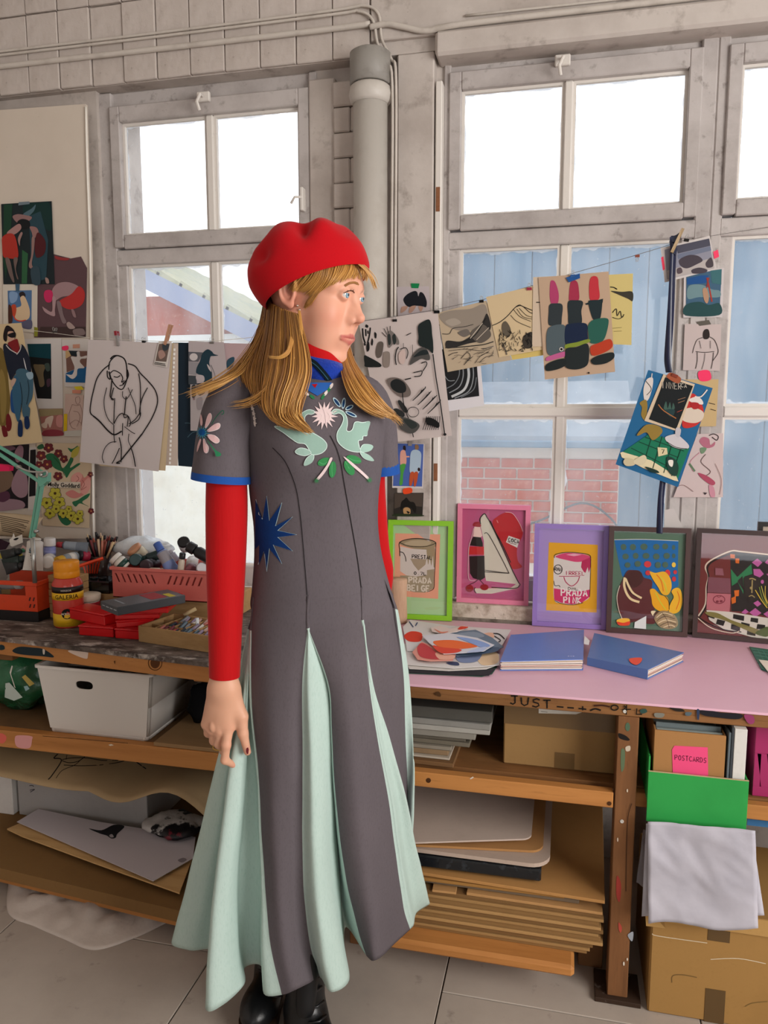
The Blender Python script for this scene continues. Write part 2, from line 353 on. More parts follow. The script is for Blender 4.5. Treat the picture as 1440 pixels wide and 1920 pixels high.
mb = MB(); mb.box(-0.404, -0.392, 0.0025, 0.006, 1.19, 1.245, 0.0008); mb.build('hinge_plate', MATS['rust_plate'], wall)
mb = MB(); mb.box(-0.81, -0.725, 0.03, 0.055, 0.745, 2.42, 0.004); mb.build('render_strip', PAINT, wall)
# soldier bricks of the lintel
def brick_mesh(w_, d, h, ch): 
    b = MB(); b.box(-w_/2, w_/2, -d/2, d/2, -h/2, h/2, ch); return b
def brick_me(name, w_, d, h, ch, m):
    o = brick_mesh(w_, d, h, ch).build(name, m, None, base=(0, 0, 0)); me = o.data; bpy.data.objects.remove(o); return me
sb = brick_me('brick', 0.1135, 0.03, 0.236, 0.0025, PAINTB)
k = 0
for r, z in enumerate((2.455+0.118, 2.455+0.24+0.118, 2.455+0.48+0.118)):
    x = -2.0+0.06
    while x < -0.62:
        inst(sb, 'brick', (x, 0.008+random.uniform(-.004, .003), z+random.uniform(-.0012, .0012)), wall, rot=(random.uniform(-.005, .005), random.uniform(-.004, .004), random.uniform(-.012, .012))); x += 0.1162
bb = brick_me('brick', 0.109, 0.05, 0.0715, 0.004, PAINTB); hb = brick_me('brick', 0.053, 0.05, 0.0715, 0.004, PAINTB)
z = 0.80; r = 0
while z < 2.42:
    y = 0.04+random.uniform(-.006, .004)
    if r % 2: inst(bb, 'brick', (-0.672, y, z), wall, rot=(0, random.uniform(-.02, .02), random.uniform(-.04, .04)))
    else:
        inst(hb, 'brick', (-0.70, y, z), wall, rot=(0, random.uniform(-.03, .03), random.uniform(-.06, .06)))
        inst(bb, 'brick', (-0.618, y+random.uniform(-.005, .005), z), wall, rot=(0, random.uniform(-.02, .02), random.uniform(-.04, .04)))
    z += 0.0745; r += 1
# sill plank running behind the bench
mb = MB(); mb.box(-2.0, -0.66, 0.018, 0.13, 0.748, 0.798, 0.005); mb.box(-0.41, 2.5, 0.018, 0.13, 0.748, 0.798, 0.005); trim = struct(mb, 'trim_1', mat('peeling_sill', '#cdbfb2', 0.7, 0.2, noise=[(12, '#8a7766', 0.5, 0.66, 0.8), (30, '#463a30', 0.62, 0.7, 0.9)], bump=(30, 0.8, 0.008)))
mb = MB(); mb.box(-0.405, 0.35, 0.013, 0.03, 0.735, 0.755, 0.001); mb.build('gap_moulding', GROUT, trim)
# ------------------------------------------------------------------ windows
def glass_mat(name, haze, tint):
    m = bpy.data.materials.new(name); m.use_nodes = True; N = m.node_tree.nodes; L = m.node_tree.links; N.remove(N['Principled BSDF']); out = N['Material Output']
    tr = N.new('ShaderNodeBsdfTransparent'); tr.inputs[0].default_value = (*tint, 1)
    tl = N.new('ShaderNodeBsdfTranslucent'); tl.inputs[0].default_value = (0.86, 0.88, 0.9, 1)
    gl = N.new('ShaderNodeBsdfGlossy'); gl.inputs['Roughness'].default_value = 0.08
    tc = N.new('ShaderNodeTexCoord'); mp = N.new('ShaderNodeMapping'); mp.inputs['Scale'].default_value = (1, 1, 0.25); L.new(tc.outputs['Object'], mp.inputs[0])
    n1 = N.new('ShaderNodeTexNoise'); n1.inputs['Scale'].default_value = 9; n1.inputs['Detail'].default_value = 7; L.new(mp.outputs[0], n1.inputs['Vector'])
    r1 = N.new('ShaderNodeMapRange'); r1.inputs['From Min'].default_value = 0.35; r1.inputs['From Max'].default_value = 0.75; r1.inputs['To Min'].default_value = haze*0.55; r1.inputs['To Max'].default_value = haze*1.7; L.new(n1.outputs['Fac'], r1.inputs[0])
    n2 = N.new('ShaderNodeTexNoise'); n2.inputs['Scale'].default_value = 120; n2.inputs['Detail'].default_value = 3; L.new(tc.outputs['Object'], n2.inputs['Vector'])
    r2 = N.new('ShaderNodeMapRange'); r2.inputs['From Min'].default_value = 0.66; r2.inputs['From Max'].default_value = 0.74; r2.inputs['To Max'].default_value = 0.35; L.new(n2.outputs['Fac'], r2.inputs[0])
    # grime that creeps in from the putty on all four sides (Generated coordinates of the pane)
    sx = N.new('ShaderNodeSeparateXYZ'); L.new(tc.outputs['Generated'], sx.inputs[0])
    def math_(op, a, b=None):
        q = N.new('ShaderNodeMath'); q.operation = op
        for i, v in enumerate((a, b)):
            if v is None: continue
            if isinstance(v, (int, float)): q.inputs[i].default_value = v
            else: L.new(v, q.inputs[i])
        return q.outputs[0]
    ex = math_('MINIMUM', sx.outputs[0], math_('SUBTRACT', 1.0, sx.outputs[0])); ez = math_('MINIMUM', sx.outputs[2], math_('SUBTRACT', 1.0, sx.outputs[2])); e = math_('MINIMUM', ex, ez)
    n3 = N.new('ShaderNodeTexNoise'); n3.inputs['Scale'].default_value = 22; L.new(tc.outputs['Object'], n3.inputs['Vector'])
    ee = math_('ADD', e, math_('MULTIPLY', n3.outputs['Fac'], -0.07)); r3 = N.new('ShaderNodeMapRange'); r3.inputs['From Min'].default_value = -0.012; r3.inputs['From Max'].default_value = 0.0; r3.inputs['To Min'].default_value = 0.6; r3.inputs['To Max'].default_value = 0.0; L.new(ee, r3.inputs[0])
    s1 = math_('MAXIMUM', math_('MAXIMUM', r1.outputs[0], r2.outputs[0]), r3.outputs[0])
    mx = N.new('ShaderNodeMixShader'); L.new(s1, mx.inputs[0]); L.new(tr.outputs[0], mx.inputs[1]); L.new(tl.outputs[0], mx.inputs[2])
    m2 = N.new('ShaderNodeMixShader'); m2.inputs[0].default_value = 0.03; L.new(mx.outputs[0], m2.inputs[1]); L.new(gl.outputs[0], m2.inputs[2]); L.new(m2.outputs[0], out.inputs[0])
    return m
GLASS = glass_mat('dirty_glass', 0.15, (0.97, 0.985, 1.0)); GLASSU = glass_mat('clear_glass', 0.06, (0.99, 0.995, 1.0))
def window(name, x0, x1, xm, zl, fr_x0, fr_x1):
    """casing + top-hung upper sash + lower light with a transom bar; zl = (bottom, bar, top_low, up_bottom, up_top)"""
    root = thing(name, None, None, ((x0+x1)/2, 0.08, 0.80), kind='structure')
    zb, zc, zt, ub, ut = zl
    m = MB(); m.box(fr_x0, x0-0.032, 0.045, 0.14, 0.798, 2.45, 0.004); m.box(x1+0.032, fr_x1, 0.045, 0.14, 0.798, 2.45, 0.004); m.box(fr_x0, fr_x1, 0.06, 0.14, 2.405, 2.453, 0.004); m.build('window_frame', SASH, root)
    m = MB()                                              # upper sash : stiles and rails, proud of the frame
    m.box(x0-0.036, x0, 0.035, 0.09, ub-0.04, ut+0.05, 0.003); m.box(x1, x1+0.036, 0.035, 0.09, ub-0.04, ut+0.05, 0.003)
    m.box(x0, x1, 0.035, 0.09, ut, ut+0.05, 0.003); m.box(x0, x1, 0.035, 0.09, ub-0.045, ub, 0.003); m.build('upper_sash', SASH, root)
    m = MB(); m.box(x0-0.036, x1+0.036, 0.045, 0.1, zt, ub-0.047, 0.003); m.build('transom', SASH, root)
    m = MB(); m.box(x0-0.036, x0, 0.05, 0.1, zb-0.07, zt, 0.003); m.box(x1, x1+0.036, 0.05, 0.1, zb-0.07, zt, 0.003); m.box(x0, x1, 0.05, 0.1, zb-0.07, zb, 0.003); m.build('lower_sash', SASH, root)
    m = MB(); m.box(xm-0.0125, xm+0.0125, 0.046, 0.085, ub, ut, 0.004); m.build('glazing_bar', SASHW, root)
    m = MB(); m.box(xm-0.0135, xm+0.0135, 0.056, 0.092, zb, zt, 0.004); m.build('glazing_bar', SASHW, root)
    m = MB(); m.box(x0, x1, 0.05, 0.09, zc-0.015, zc+0.015, 0.004); m.build('transom_bar', SASHW, root)
    def bead(xa, xb, za, zb_, y, mm):
        for b in ((xa, xa+0.008, za, zb_), (xb-0.008, xb, za, zb_), (xa+.008, xb-.008, za, za+0.008), (xa+.008, xb-.008, zb_-0.008, zb_)): mm.box(b[0], b[1], y-0.012, y, b[2], b[3])
    for (xa, xb) in ((x0, xm-0.0125), (xm+0.0125, x1)):
        m = MB(); m.box(xa, xb, 0.0690, 0.0720, ub, ut); p = m.build('pane', GLASSU, root); m = MB(); bead(xa, xb, ub, ut, 0.068, m); m.build('bead', SASHW, p)
        for za, zz in ((zb, zc-0.015), (zc+0.015, zt)):
            m = MB(); m.box(xa, xb, 0.0740, 0.0770, za, zz); p = m.build('pane', GLASS, root); m = MB(); bead(xa, xb, za, zz, 0.073, m); m.build('bead', SASHW, p)
    return root
ZL = (0.88, 1.405, 1.897, 1.993, 2.352)
w1 = window('window_1', -1.468, -0.847, -1.152, ZL, -1.56, -0.79)
w2 = window('window_2', -0.336, 0.300, -0.025, ZL, -0.39, 0.375)
w3 = window('window_3', 0.438, 1.06, 0.749, ZL, 0.345+0.03, 1.13)
for wd, x in ((w1, -1.16), (w2, -0.045)):
    m = MB(); m.box(x-0.022, x+0.022, 0.022, 0.036, 2.385, 2.415, 0.003); m.tube([(x, 0.02, 2.40), (x+0.002, 0.0, 2.398), (x-0.008, -0.004, 2.375), (x-0.004, 0.006, 2.352)], 0.005, 8); m.build('catch', SASHW, wd)
m = MB(); m.box(-0.835, -0.825, 0.01, 0.037, 2.03, 2.10, 0.002); m.tube([(-0.83, 0.012, 2.07), (-0.845, -0.01, 2.065), (-0.86, 0.0, 2.05)], 0.004, 6); m.build('catch', SASHW, w1)
# ------------------------------------------------------------------ pipe and cables
IRON = mat('painted_iron', '#c6c0b8', 0.45, 0.4, noise=[(5, '#a1978c', 0.5, 0.75, 0.6), (9, '#7d6a55', 0.62, 0.75, 0.45)], bump=(45, 0.35, 0.003))
root = thing('soil_pipe', 'white painted cast iron pipe running down between the two windows', 'pipe', (-0.597, -0.03, 0.0))
m = MB(); m.smooth = True; m.lathe([(0.050, 0.0), (0.0515, 2.31)], 28, (-0.597, -0.03, 0.0)); m.build('pipe_body', IRON, root)
m = MB(); m.smooth = True; m.lathe([(0.0525, 2.305), (0.060, 2.315), (0.0635, 2.332), (0.060, 2.352), (0.0535, 2.358)], 28, (-0.597, -0.03, 0)); m.build('socket_bead', IRON, root)
m = MB(); m.smooth = True; m.lathe([(0.0545, 2.36), (0.0605, 2.362), (0.0605, 2.446), (0.05, 2.4525)], 28, (-0.597, -0.03, 0)); m.build('collar', mat('grey_iron', '#94908a', 0.5, 0.4, noise=[(14, '#6b655e', 0.5, 0.7, 0.7)], bump=(40, 0.5, 0.003)), root)
CABLE = mat('painted_cable', '#c9c1b8', 0.5, 0.3, noise=[(12, '#9c9288', 0.5, 0.75, 0.6)])
def cable(label, pts, r, name='wall_cable', sm=5):
    m = MB(); m.smooth = True; m.tube(catmull(pts, sm), r, 8); return m.build(name, CABLE, None, label, 'cable', 'painted cables clipped along the top of the wall')
cable('upper of the two thin painted cables running along the brick lintel', [(-1.99, -0.0165, 2.587), (-1.3, -0.0165, 2.584), (-0.72, -0.018, 2.585), (-0.62, -0.018, 2.588), (-0.575, -0.018, 2.56), (-0.565, -0.018, 2.49), (-0.535, -0.022, 2.43), (-0.518, -0.036, 2.36), (-0.519, -0.036, 1.9), (-0.521, -0.036, 1.3)], 0.0042)
cable('second thin painted cable directly below the upper cable on the lintel', [(-1.99, -0.0165, 2.576), (-1.3, -0.0165, 2.573), (-0.72, -0.018, 2.574), (-0.635, -0.018, 2.574), (-0.592, -0.018, 2.545), (-0.578, -0.018, 2.48), (-0.55, -0.022, 2.42), (-0.529, -0.036, 2.35), (-0.530, -0.036, 1.9), (-0.531, -0.036, 1.3)], 0.0042)
cable('flat white conduit below the cables across the left lintel bricks', [(-1.99, -0.016, 2.541), (-1.3, -0.016, 2.537), (-0.75, -0.017, 2.535), (-0.60, -0.02, 2.535)], 0.0085, 'wall_conduit')
cable('thick painted cable sweeping off the lintel above the right window', [(-0.60, -0.022, 2.525), (-0.55, -0.022, 2.528), (-0.50, -0.022, 2.515), (-0.43, -0.022, 2.497), (-0.33, -0.024, 2.503), (0.1, -0.024, 2.503), (0.6, -0.024, 2.503), (1.4, -0.024, 2.503)], 0.0085, 'wall_conduit')
cable('thin cable along the wall above the thick cable at top right', [(-0.32, -0.0165, 2.528), (0.1, -0.0165, 2.524), (0.5, -0.0165, 2.522), (1.4, -0.0165, 2.52)], 0.0035)
# ------------------------------------------------------------------ outside
BRK = mat('red_brick', '#b0553f', 0.85, 0.15, noise=[(3, '#a8553f', 0.45, 0.7, 0.8), (20, '#d89a83', 0.55, 0.75, 0.6)], bump=(40, 0.4))
MORT = mat('pale_mortar', '#cdbdb0', 0.9, 0.1)
SLATE = mat('blue_grey_cladding', '#5f7a90', 0.6, 0.3, noise=[(2, '#7690a2', 0.4, 0.75, 0.7), (30, '#5e7688', 0.6, 0.75, 0.4)], stretch=(6, 6, 0.4))
ROOFM = mat('mossy_roof_tiles', '#9a9c86', 0.8, 0.2, noise=[(1.5, '#b3ad8c', 0.4, 0.7, 0.8), (14, '#6f7566', 0.5, 0.75, 0.6)])
m = MB(); m.box(-9, 9, 0.6, 12, -1.6, -1.5); m.build('yard_ground', mat('pale_yard', '#b9b6a6', 0.9, 0.1), None, 'pale paved yard outside the windows', 'ground')
root = thing('clad_building', 'tall blue grey clad building outside the right hand windows', 'building', (0.6, 5.0, -1.5))
for i in range(16):                                       # vertical cladding sheets
    x = -1.30+i*0.32; m = MB(); m.box(x+.002, x+0.318, 4.6+0.004*(i % 2), 5.4, -1.5, 2.88, 0.006); m.build('cladding_sheet', SLATE, root)
m = MB(); m.box(-1.34, 4.0, 4.55, 5.5, 2.88, 2.95, 0.01); m.build('coping', SLATE, root)
root = thing('brick_outhouse', 'low red brick outhouse with a lead roof seen through the right window', 'building', (-0.2, 3.2, -1.5))
m = MB(); m.box(-1.24, 0.343, 3.006, 3.5, -1.5, 1.17); m.build('mortar_core', MORT, root)
ob = brick_me('brick', 0.213, 0.05, 0.063, 0.003, BRK); obh = brick_me('brick', 0.10, 0.05, 0.063, 0.003, BRK)
z = 0.40; r = 0
while z < 1.13:
    for k in range(7 if r % 2 == 0 else 6): inst(ob, 'brick', (-1.12+(0.1125 if r % 2 else 0)+0.225*k, 3.02+random.uniform(-.004, .004), z), root)
    if r % 2:
        for x in (-1.176, 0.286): inst(obh, 'brick', (x, 3.02, z), root)
    z += 0.0735; r += 1
m = MB(); m.box(-1.26, 0.48, 2.92, 3.6, 1.17, 1.215, 0.006); m.build('lead_coping', SLATE, root)
m = MB(); m.prism([(-1.22, 3.05, 1.215), (0.44, 3.05, 1.215), (0.44, 3.9, 1.62), (-1.22, 3.9, 1.62)], (0, 0.02, 0.03)); m.build('lean_to_roof', mat('grey_lead', '#76828e', 0.6, 0.3, noise=[(6, '#8f9aa4', 0.4, 0.7, 0.7)]), root)
m = MB(); m.smooth = True; m.tube(catmull([(-0.95, 2.96, 0.62), (-0.6, 2.96, 0.56), (-0.2, 2.96, 0.66), (0.1, 2.96, 0.80), (0.3, 2.96, 0.7), (0.42, 2.96, 0.5)], 6), 0.008, 6); m.build('hanging_wire', mat('dark_wire', '#4a4a4e', 0.6), root)
root = thing('pitched_roof_building', 'brick house with a mossy pitched roof outside the left window', 'building', (-4.6, 7.0, -1.5))
m = MB(); m.prism([(-7.5, 6.0, -1.5), (-2.6, 6.0, -1.5), (-2.6, 6.0, 1.9), (-4.4, 6.0, 2.75), (-7.5, 6.0, 2.75)], (0, 3, 0)); m.build('brick_wall', BRK, root)
m = MB(); m.prism([(-7.5, 5.8, 2.15), (-3.0, 5.8, 2.15), (-3.0, 5.8, 2.28), (-7.5, 5.8, 2.28)], (0, 0.25, 0)); m.build('eaves_board', mat('white_board', '#d8d8d2', 0.7), root)
a, b_ = Vector((-6.1, 5.6, 3.72)), Vector((-2.3, 5.6, 1.86)); d = (b_-a); u = d.normalized(); nn = Vector((-u.z, 0, u.x)); nn = nn if nn.z > 0 else -nn
for i in range(14):
    p0 = a+d*(i/14); p1 = a+d*((i+1.12)/14); h = nn*(0.05+0.03)
    m = MB(); m.prism([p0, p1, p1+nn*0.03, p0+nn*0.06], (0, 3.6, 0)); m.build('roof_course', ROOFM, root)
m = MB(); m.prism([a-nn*.2, b_-nn*.2, b_, a], (0, 0.05, 0)); m.build('barge_board', mat('blue_grey_board', '#8790a8', 0.7), root)
m = MB(); m.box(-4.2, -1.75, 3.2, 3.8, -1.5, 1.08); m.build('yard_wall', mat('whitewashed_wall', '#d9d5c6', 0.85, 0.15, noise=[(4, '#c3b89f', 0.45, 0.7, 0.6)]), None, 'whitewashed yard wall low in the left window', 'wall')
# ================================================================== right hand bench
WOOD = mat('dark_bench_timber', '#8a5f38', 0.65, 0.25, noise=[(7, '#5f3f24', 0.4, 0.75, 0.8), (60, '#3b2717', 0.6, 0.8, 0.6), (20, '#b08a5e', 0.62, 0.75, 0.5)], stretch=(0.35, 3, 3), bump=(40, 0.2, 0.002))
WOODV = mat('upright_timber', '#865a37', 0.65, 0.25, noise=[(7, '#5c3d25', 0.4, 0.75, 0.8), (60, '#3b2717', 0.62, 0.8, 0.6)], stretch=(3, 3, 0.35), bump=(40, 0.2, 0.002))
PINE = mat('orange_pine', '#bf8247', 0.55, 0.3, noise=[(6, '#9a6230', 0.42, 0.72, 0.7), (40, '#7d4c24', 0.6, 0.8, 0.5)], stretch=(0.3, 4, 4))
PINKTOP = mat('pink_table_sheet', '#e2b4c6', 0.42, 0.35, noise=[(4, '#d8a2b8', 0.5, 0.8, 0.5), (60, '#b98a9c', 0.68, 0.8, 0.5)])
INK = mat('black_marker', '#17130f', 0.5, 0.3)
TY = -0.605; TZ = 0.748
root = thing('workbench', 'timber workbench with a pink top under the right hand windows', 'workbench', (0.35, -0.3, 0.0))
m = MB(); m.box(-0.53, 1.25, TY, 0.0, TZ-0.006, TZ, 0.001); m.build('top_sheet', PINKTOP, root)
m = MB(); m.box(-0.53, 1.25, TY+0.004, 0.0, TZ-0.02, TZ-0.0062); m.build('top_board', WOOD, root)
m = MB(); m.box(-0.53, 1.25, TY+0.003, TY+0.045, 0.712, TZ-0.0202, 0.002); rail = m.build('front_rail', WOOD, root)
lx0, lx1 = 0.131, 0.178
m = MB(); m.box(lx0, lx1, TY+0.001, TY+0.06, 0.012, 0.7118, 0.002); leg = m.build('leg', WOODV, root)
m = MB(); m.box(lx0-0.028, lx1+0.03, TY-0.012, TY+0.09, 0.0, 0.0118, 0.001); m.build('foot_plate', mat('dark_plate', '#3a2a20', 0.7, 0.2, noise=[(30, '#8a8078', 0.6, 0.72, 0.7)]), root)
for x in (-0.525, 1.0):
    m = MB(); m.box(x, x+0.045, TY+0.05, TY+0.11, 0.0, 0.711, 0.002); m.build('leg', WOODV, root)
m = MB(); m.box(-0.49, 0.128, TY+0.002, TY+0.03, 0.487, 0.525, 0.002); m.build('shelf_rail', PINE, root)
m = MB(); m.box(0.1785, 1.0, TY+0.03, TY+0.055, 0.483, 0.518, 0.002); m.build('shelf_rail', PINE, root)
m = MB(); m.box(-0.49, 1.0, TY+0.0605, -0.04, 0.507, 0.521); m.build('shelf_board', WOOD, root)
for x in (-0.2, 0.3):
    m = MB(); m.box(x, x+0.05, -0.09, -0.045, 0.0, 0.506, 0.002); m.build('leg', WOODV, root)
# paint marks, screws and hand lettering on the timbers
A = Art((0, TY+0.003, 0), (0, -1, 0), 0.0004)
A.run('''
@ s
T #14100c 8 590 135 46 62 8 JUST
l #14100c 8 852 195 890 198
l #14100c 8 912 200 948 203
l #14100c 8 975 205 1018 210
l #14100c 7 998 192 998 216
s #14100c 9 1040 217 1068 207 1100 216
s #3c1d12 9 1060 190 1110 188 1150 196
o #14100c 7 1177 201 20 14
l #14100c 6 1222 212 1270 210
l #14100c 6 1245 185 1243 240
s #14100c 6 1228 190 1240 196 1232 206
l #14100c 7 1302 205 1300 238 1332 238
b #2e4a44 1320 215 1350 207 1360 225 1330 234
b #4a3018 165 125 185 110 200 125 195 140
@ u
b #26201a 480 82 540 85 570 105 520 104
b #1d1b22 650 100 720 100 780 112 900 122 880 150 760 140 680 128
b #2d3a55 640 95 655 98 652 150 642 148
b #8d3a62 915 125 965 130 975 165 955 180 930 165
b #55636a 575 110 610 112 600 130 575 128
b #7c7a70 395 115 450 118 440 140 400 138
''')
A.put(root, 'rail_marks')
A = Art((0, TY+0.001, 0), (0, -1, 0), 0.0004)
A.run('''
@ u
b #5d6e52 200 330 222 335 218 430 200 450
b #1c1715 186 232 225 245 250 268 235 275 190 260
e #4e6650 238 195 14 25
b #c8b9a4 226 312 252 305 252 332 230 336
b #a03c34 176 1060 200 1110 192 1210 172 1170
b #b34b3f 186 1330 205 1360 198 1390 186 1370
b #9aa0a8 238 1405 270 1385 264 1440
e #d9c9b4 236 565 4 10
e #d9c9b4 180 850 4 12
e #d8cdbd 216 1570 5 12
e #d8cdbd 236 1545 4 9
s #3a2416 4 262 640 240 720 232 900 228 1150
''')
A.put(leg, 'leg_marks')
for (x, y, p, par) in ((221, 104, TY+0.003, rail), (204, 743, TY+0.001, leg)):
    q = PY(*crop('u', x, y), p); m = MB(); m.smooth = True; m.color('#cfcac2'); m.M = Matrix.Translation(q) @ Matrix.Rotation(PI/2, 4, 'X'); m.lathe([(0.0012, 0.001), (0.0022, 0.0024), (0.0044, 0.0018), (0.0046, -0.001)], 14); m.build('screw_cup', SATIN, par)
A = Art((0, TY+0.002, 0), (0, -1, 0), 0.0004); A.run('@ s\ne #4b2c14 130 610 14 14\ne #4b2c14 1147 740 13 12\np #d6cbbb 362 600 380 588 385 594 368 604'); A.put(root, 'rail_knots')
# ------------------------------------------------------------------ framed pictures
CLEAR = bpy.data.materials.new('picture_glass'); CLEAR.use_nodes = True; N = CLEAR.node_tree.nodes; L = CLEAR.node_tree.links; N.remove(N['Principled BSDF'])
a_ = N.new('ShaderNodeBsdfTransparent'); b_ = N.new('ShaderNodeBsdfGlossy'); b_.inputs['Roughness'].default_value = 0.02; m_ = N.new('ShaderNodeMixShader'); m_.inputs[0].default_value = 0.045
L.new(a_.outputs[0], m_.inputs[1]); L.new(b_.outputs[0], m_.inputs[2]); L.new(m_.outputs[0], N['Material Output'].inputs[0])
def picture(label, corners, Yb, z0, lean, fw_px, fcol, mcol, art, ck, depth=0.02):
    TL, TR, BR, BL = [crop(ck, *c) for c in corners]
    a = PY(*BL, Yb[0]); b = PY(*BR, Yb[1]); ex = (b-a); ex.z = 0; ex.normalize()
    ey = (Vector((0, 0, 1))*math.cos(lean)+Vector((-ex.y, ex.x, 0))*math.sin(lean)).normalized(); n = ex.cross(ey)
    n = n if n.dot(CAM-a) > 0 else -n
    mid = (a+b)/2
    Q = [PN(*c, mid, n) for c in (TL, TR, BR, BL)]
    dz = z0-min(q.z for q in Q); off = Vector((0, 0, dz+0.0005)); 
    sc_ = abs((Q[1]-Q[0]).length/(math.dist(TL, TR))); w_ = fw_px*sc_/CROPS[ck][2]
    ctr = sum(Q, Vector())/4
    # proper rectangle: project on ex, ey
    def loc(q): v = q-ctr; return v.dot(ex), v.dot(ey)
    L4 = [loc(q) for q in Q]; hw = (abs(L4[0][0]-L4[1][0])+abs(L4[3][0]-L4[2][0]))/4; hh = (abs(L4[0][1]-L4[3][1])+abs(L4[1][1]-L4[2][1]))/4
    O = ctr; lowest = (O-ey*hh-n*depth).z
    shift = Vector((0, 0, z0+0.0006-min((O-ey*hh).z, lowest)))
    O = O+shift
    root = thing('picture_frame', label, 'picture frame', (O.x, O.y, z0), 'framed pictures propped along the window')
    M_ = frameM(O, ex, ey, n)
    m = MB(); m.M = M_; m.col = C(fcol)
    o4 = [(-hw, hh), (hw, hh), (hw, -hh), (-hw, -hh)]; i4 = [(-hw+w_, hh-w_), (hw-w_, hh-w_), (hw-w_, -hh+w_), (-hw+w_, -hh+w_)]
    for k in range(4):
        A_, B_, C_, D_ = o4[k], o4[(k+1) % 4], i4[(k+1) % 4], i4[k]
        vs = [(p[0], p[1], 0) for p in (A_, B_, C_, D_)]+[(p[0], p[1], -depth) for p in (A_, B_, C_, D_)]
        m.add(vs, [(3, 2, 1, 0), (4, 5, 6, 7), (0, 1, 5, 4), (2, 3, 7, 6), (1, 2, 6, 5), (3, 0, 4, 7)])
    m.build('frame', SATIN, root)
    m = MB(); m.M = M_; m.col = C(mcol); m.box(-hw+w_*.6, hw-w_*.6, -hh+w_*.6, hh-w_*.6, -depth+0.002, -0.009); m.build('mount', PRINT, root)
    m = MB(); m.M = M_; m.box(-hw+w_, hw-w_, -hh+w_, hh-w_, -0.0055, -0.004); m.build('glass', CLEAR, root)
    A = Art(O-n*0.009, n, 0.0003, 0.00008); A.run(art, ck); A.put(root, 'artwork'); return root
picture('lime green frame holding a drawing of a beige paint tin', [(28, 189), (642, 207), (633, 1141), (38, 1102)], (-0.03, -0.02), TZ, math.radians(4), 46, '#84bf2c', '#a9cc98', '''
p #e6a184 105 347 524 358 504 958 90 930
b #9c8a6c 150 430 230 400 330 395 430 410 482 430 478 470 400 500 300 495 200 470 150 450
b #b3a184 190 440 260 415 360 412 440 430 400 462 300 465 215 455
p #cfc3bb 152 470 250 490 400 500 480 480 470 700 400 740 300 750 210 740 150 700
b #9c8a6c 400 480 470 470 476 640 462 660 455 560 440 650 425 560 412 640 402 570
p #a4927a 245 583 395 590 385 640 320 695 275 640
p #9f9076 215 740 300 750 400 735 400 690 468 680 462 860 380 900 280 895 180 870 150 840 150 740
T #1d1712 7 262 545 34 27 2 PRESTAL
T #1d1712 7 280 705 26 30 2 0.7L
T #d9cdbd 14 232 755 52 44 2 PRADA
T #d9cdbd 14 216 828 52 44 2 BEIGE
s #1d1712 7 148 560 146 500 146 432 230 402 330 396 440 412 484 434
s #1d1712 5 146 432 215 462 300 472 400 468 484 440
s #1d1712 5 484 434 478 600 470 760 462 862 400 892
s #1d1712 6 150 520 180 530 200 570 205 610
''', 'j')
picture('dusty pink frame with a sandwich wedge and a dark drinks bottle', [(700, 84), (1366, 96), (1342, 1034), (660, 990)], (0.038, 0.038), 0.798, math.radians(0.6), 44, '#dd7f9c', '#b7587f', '''
p #cfc6b6 905 190 940 160 985 240 1225 760 1262 815 1240 860 1000 910 860 905 840 860 950 860 1180 855 1230 820 950 790 930 680 930 420 895 260
p #241a18 835 370 900 380 920 440 920 475 800 460 815 410
p #c22a2c 792 470 930 472 932 548 788 545
p #2a1c1b 795 560 935 556 940 760 900 785 830 765 800 720
p #e7c6bd 842 285 895 290 915 370 900 385 830 378 835 330
b #9c2a34 830 280 835 250 870 240 895 250 900 285
b #b72a30 1010 240 1060 190 1130 155 1200 165 1260 240 1290 320 1285 380 1240 480 1245 600 1285 660 1200 680 1170 620 1100 450 1040 330
p #d9d4cd 1160 370 1265 405 1240 482 1135 430
s #6d1a20 5 1150 420 1180 440 1230 450
s #d88a88 7 1050 225 1062 250
e #8c1626 796 860 36 34
e #8c1626 935 850 38 28
s #2a1c18 6 796 825 850 800 880 770
s #2a1c18 6 930 822 900 790 880 770
s #241a18 8 900 260 895 210 935 165 960 200 985 240 1040 350 1110 500 1190 680 1250 800 1265 830 1210 860 1000 850
s #241a18 6 935 350 960 345 1010 420 1150 690 1140 715 940 690
s #241a18 8 990 230 1030 320 1100 450 1180 620
s #241a18 6 860 905 840 880 850 850
s #d8b3b8 6 835 300 810 410 792 470 785 600 790 770 850 785
s #e5b7c0 5 1130 150 1200 165 1265 260 1292 330
l #241a18 6 1160 720 935 705
T #241a18 6 1160 390 34 26 6 COCA
''', 'j')
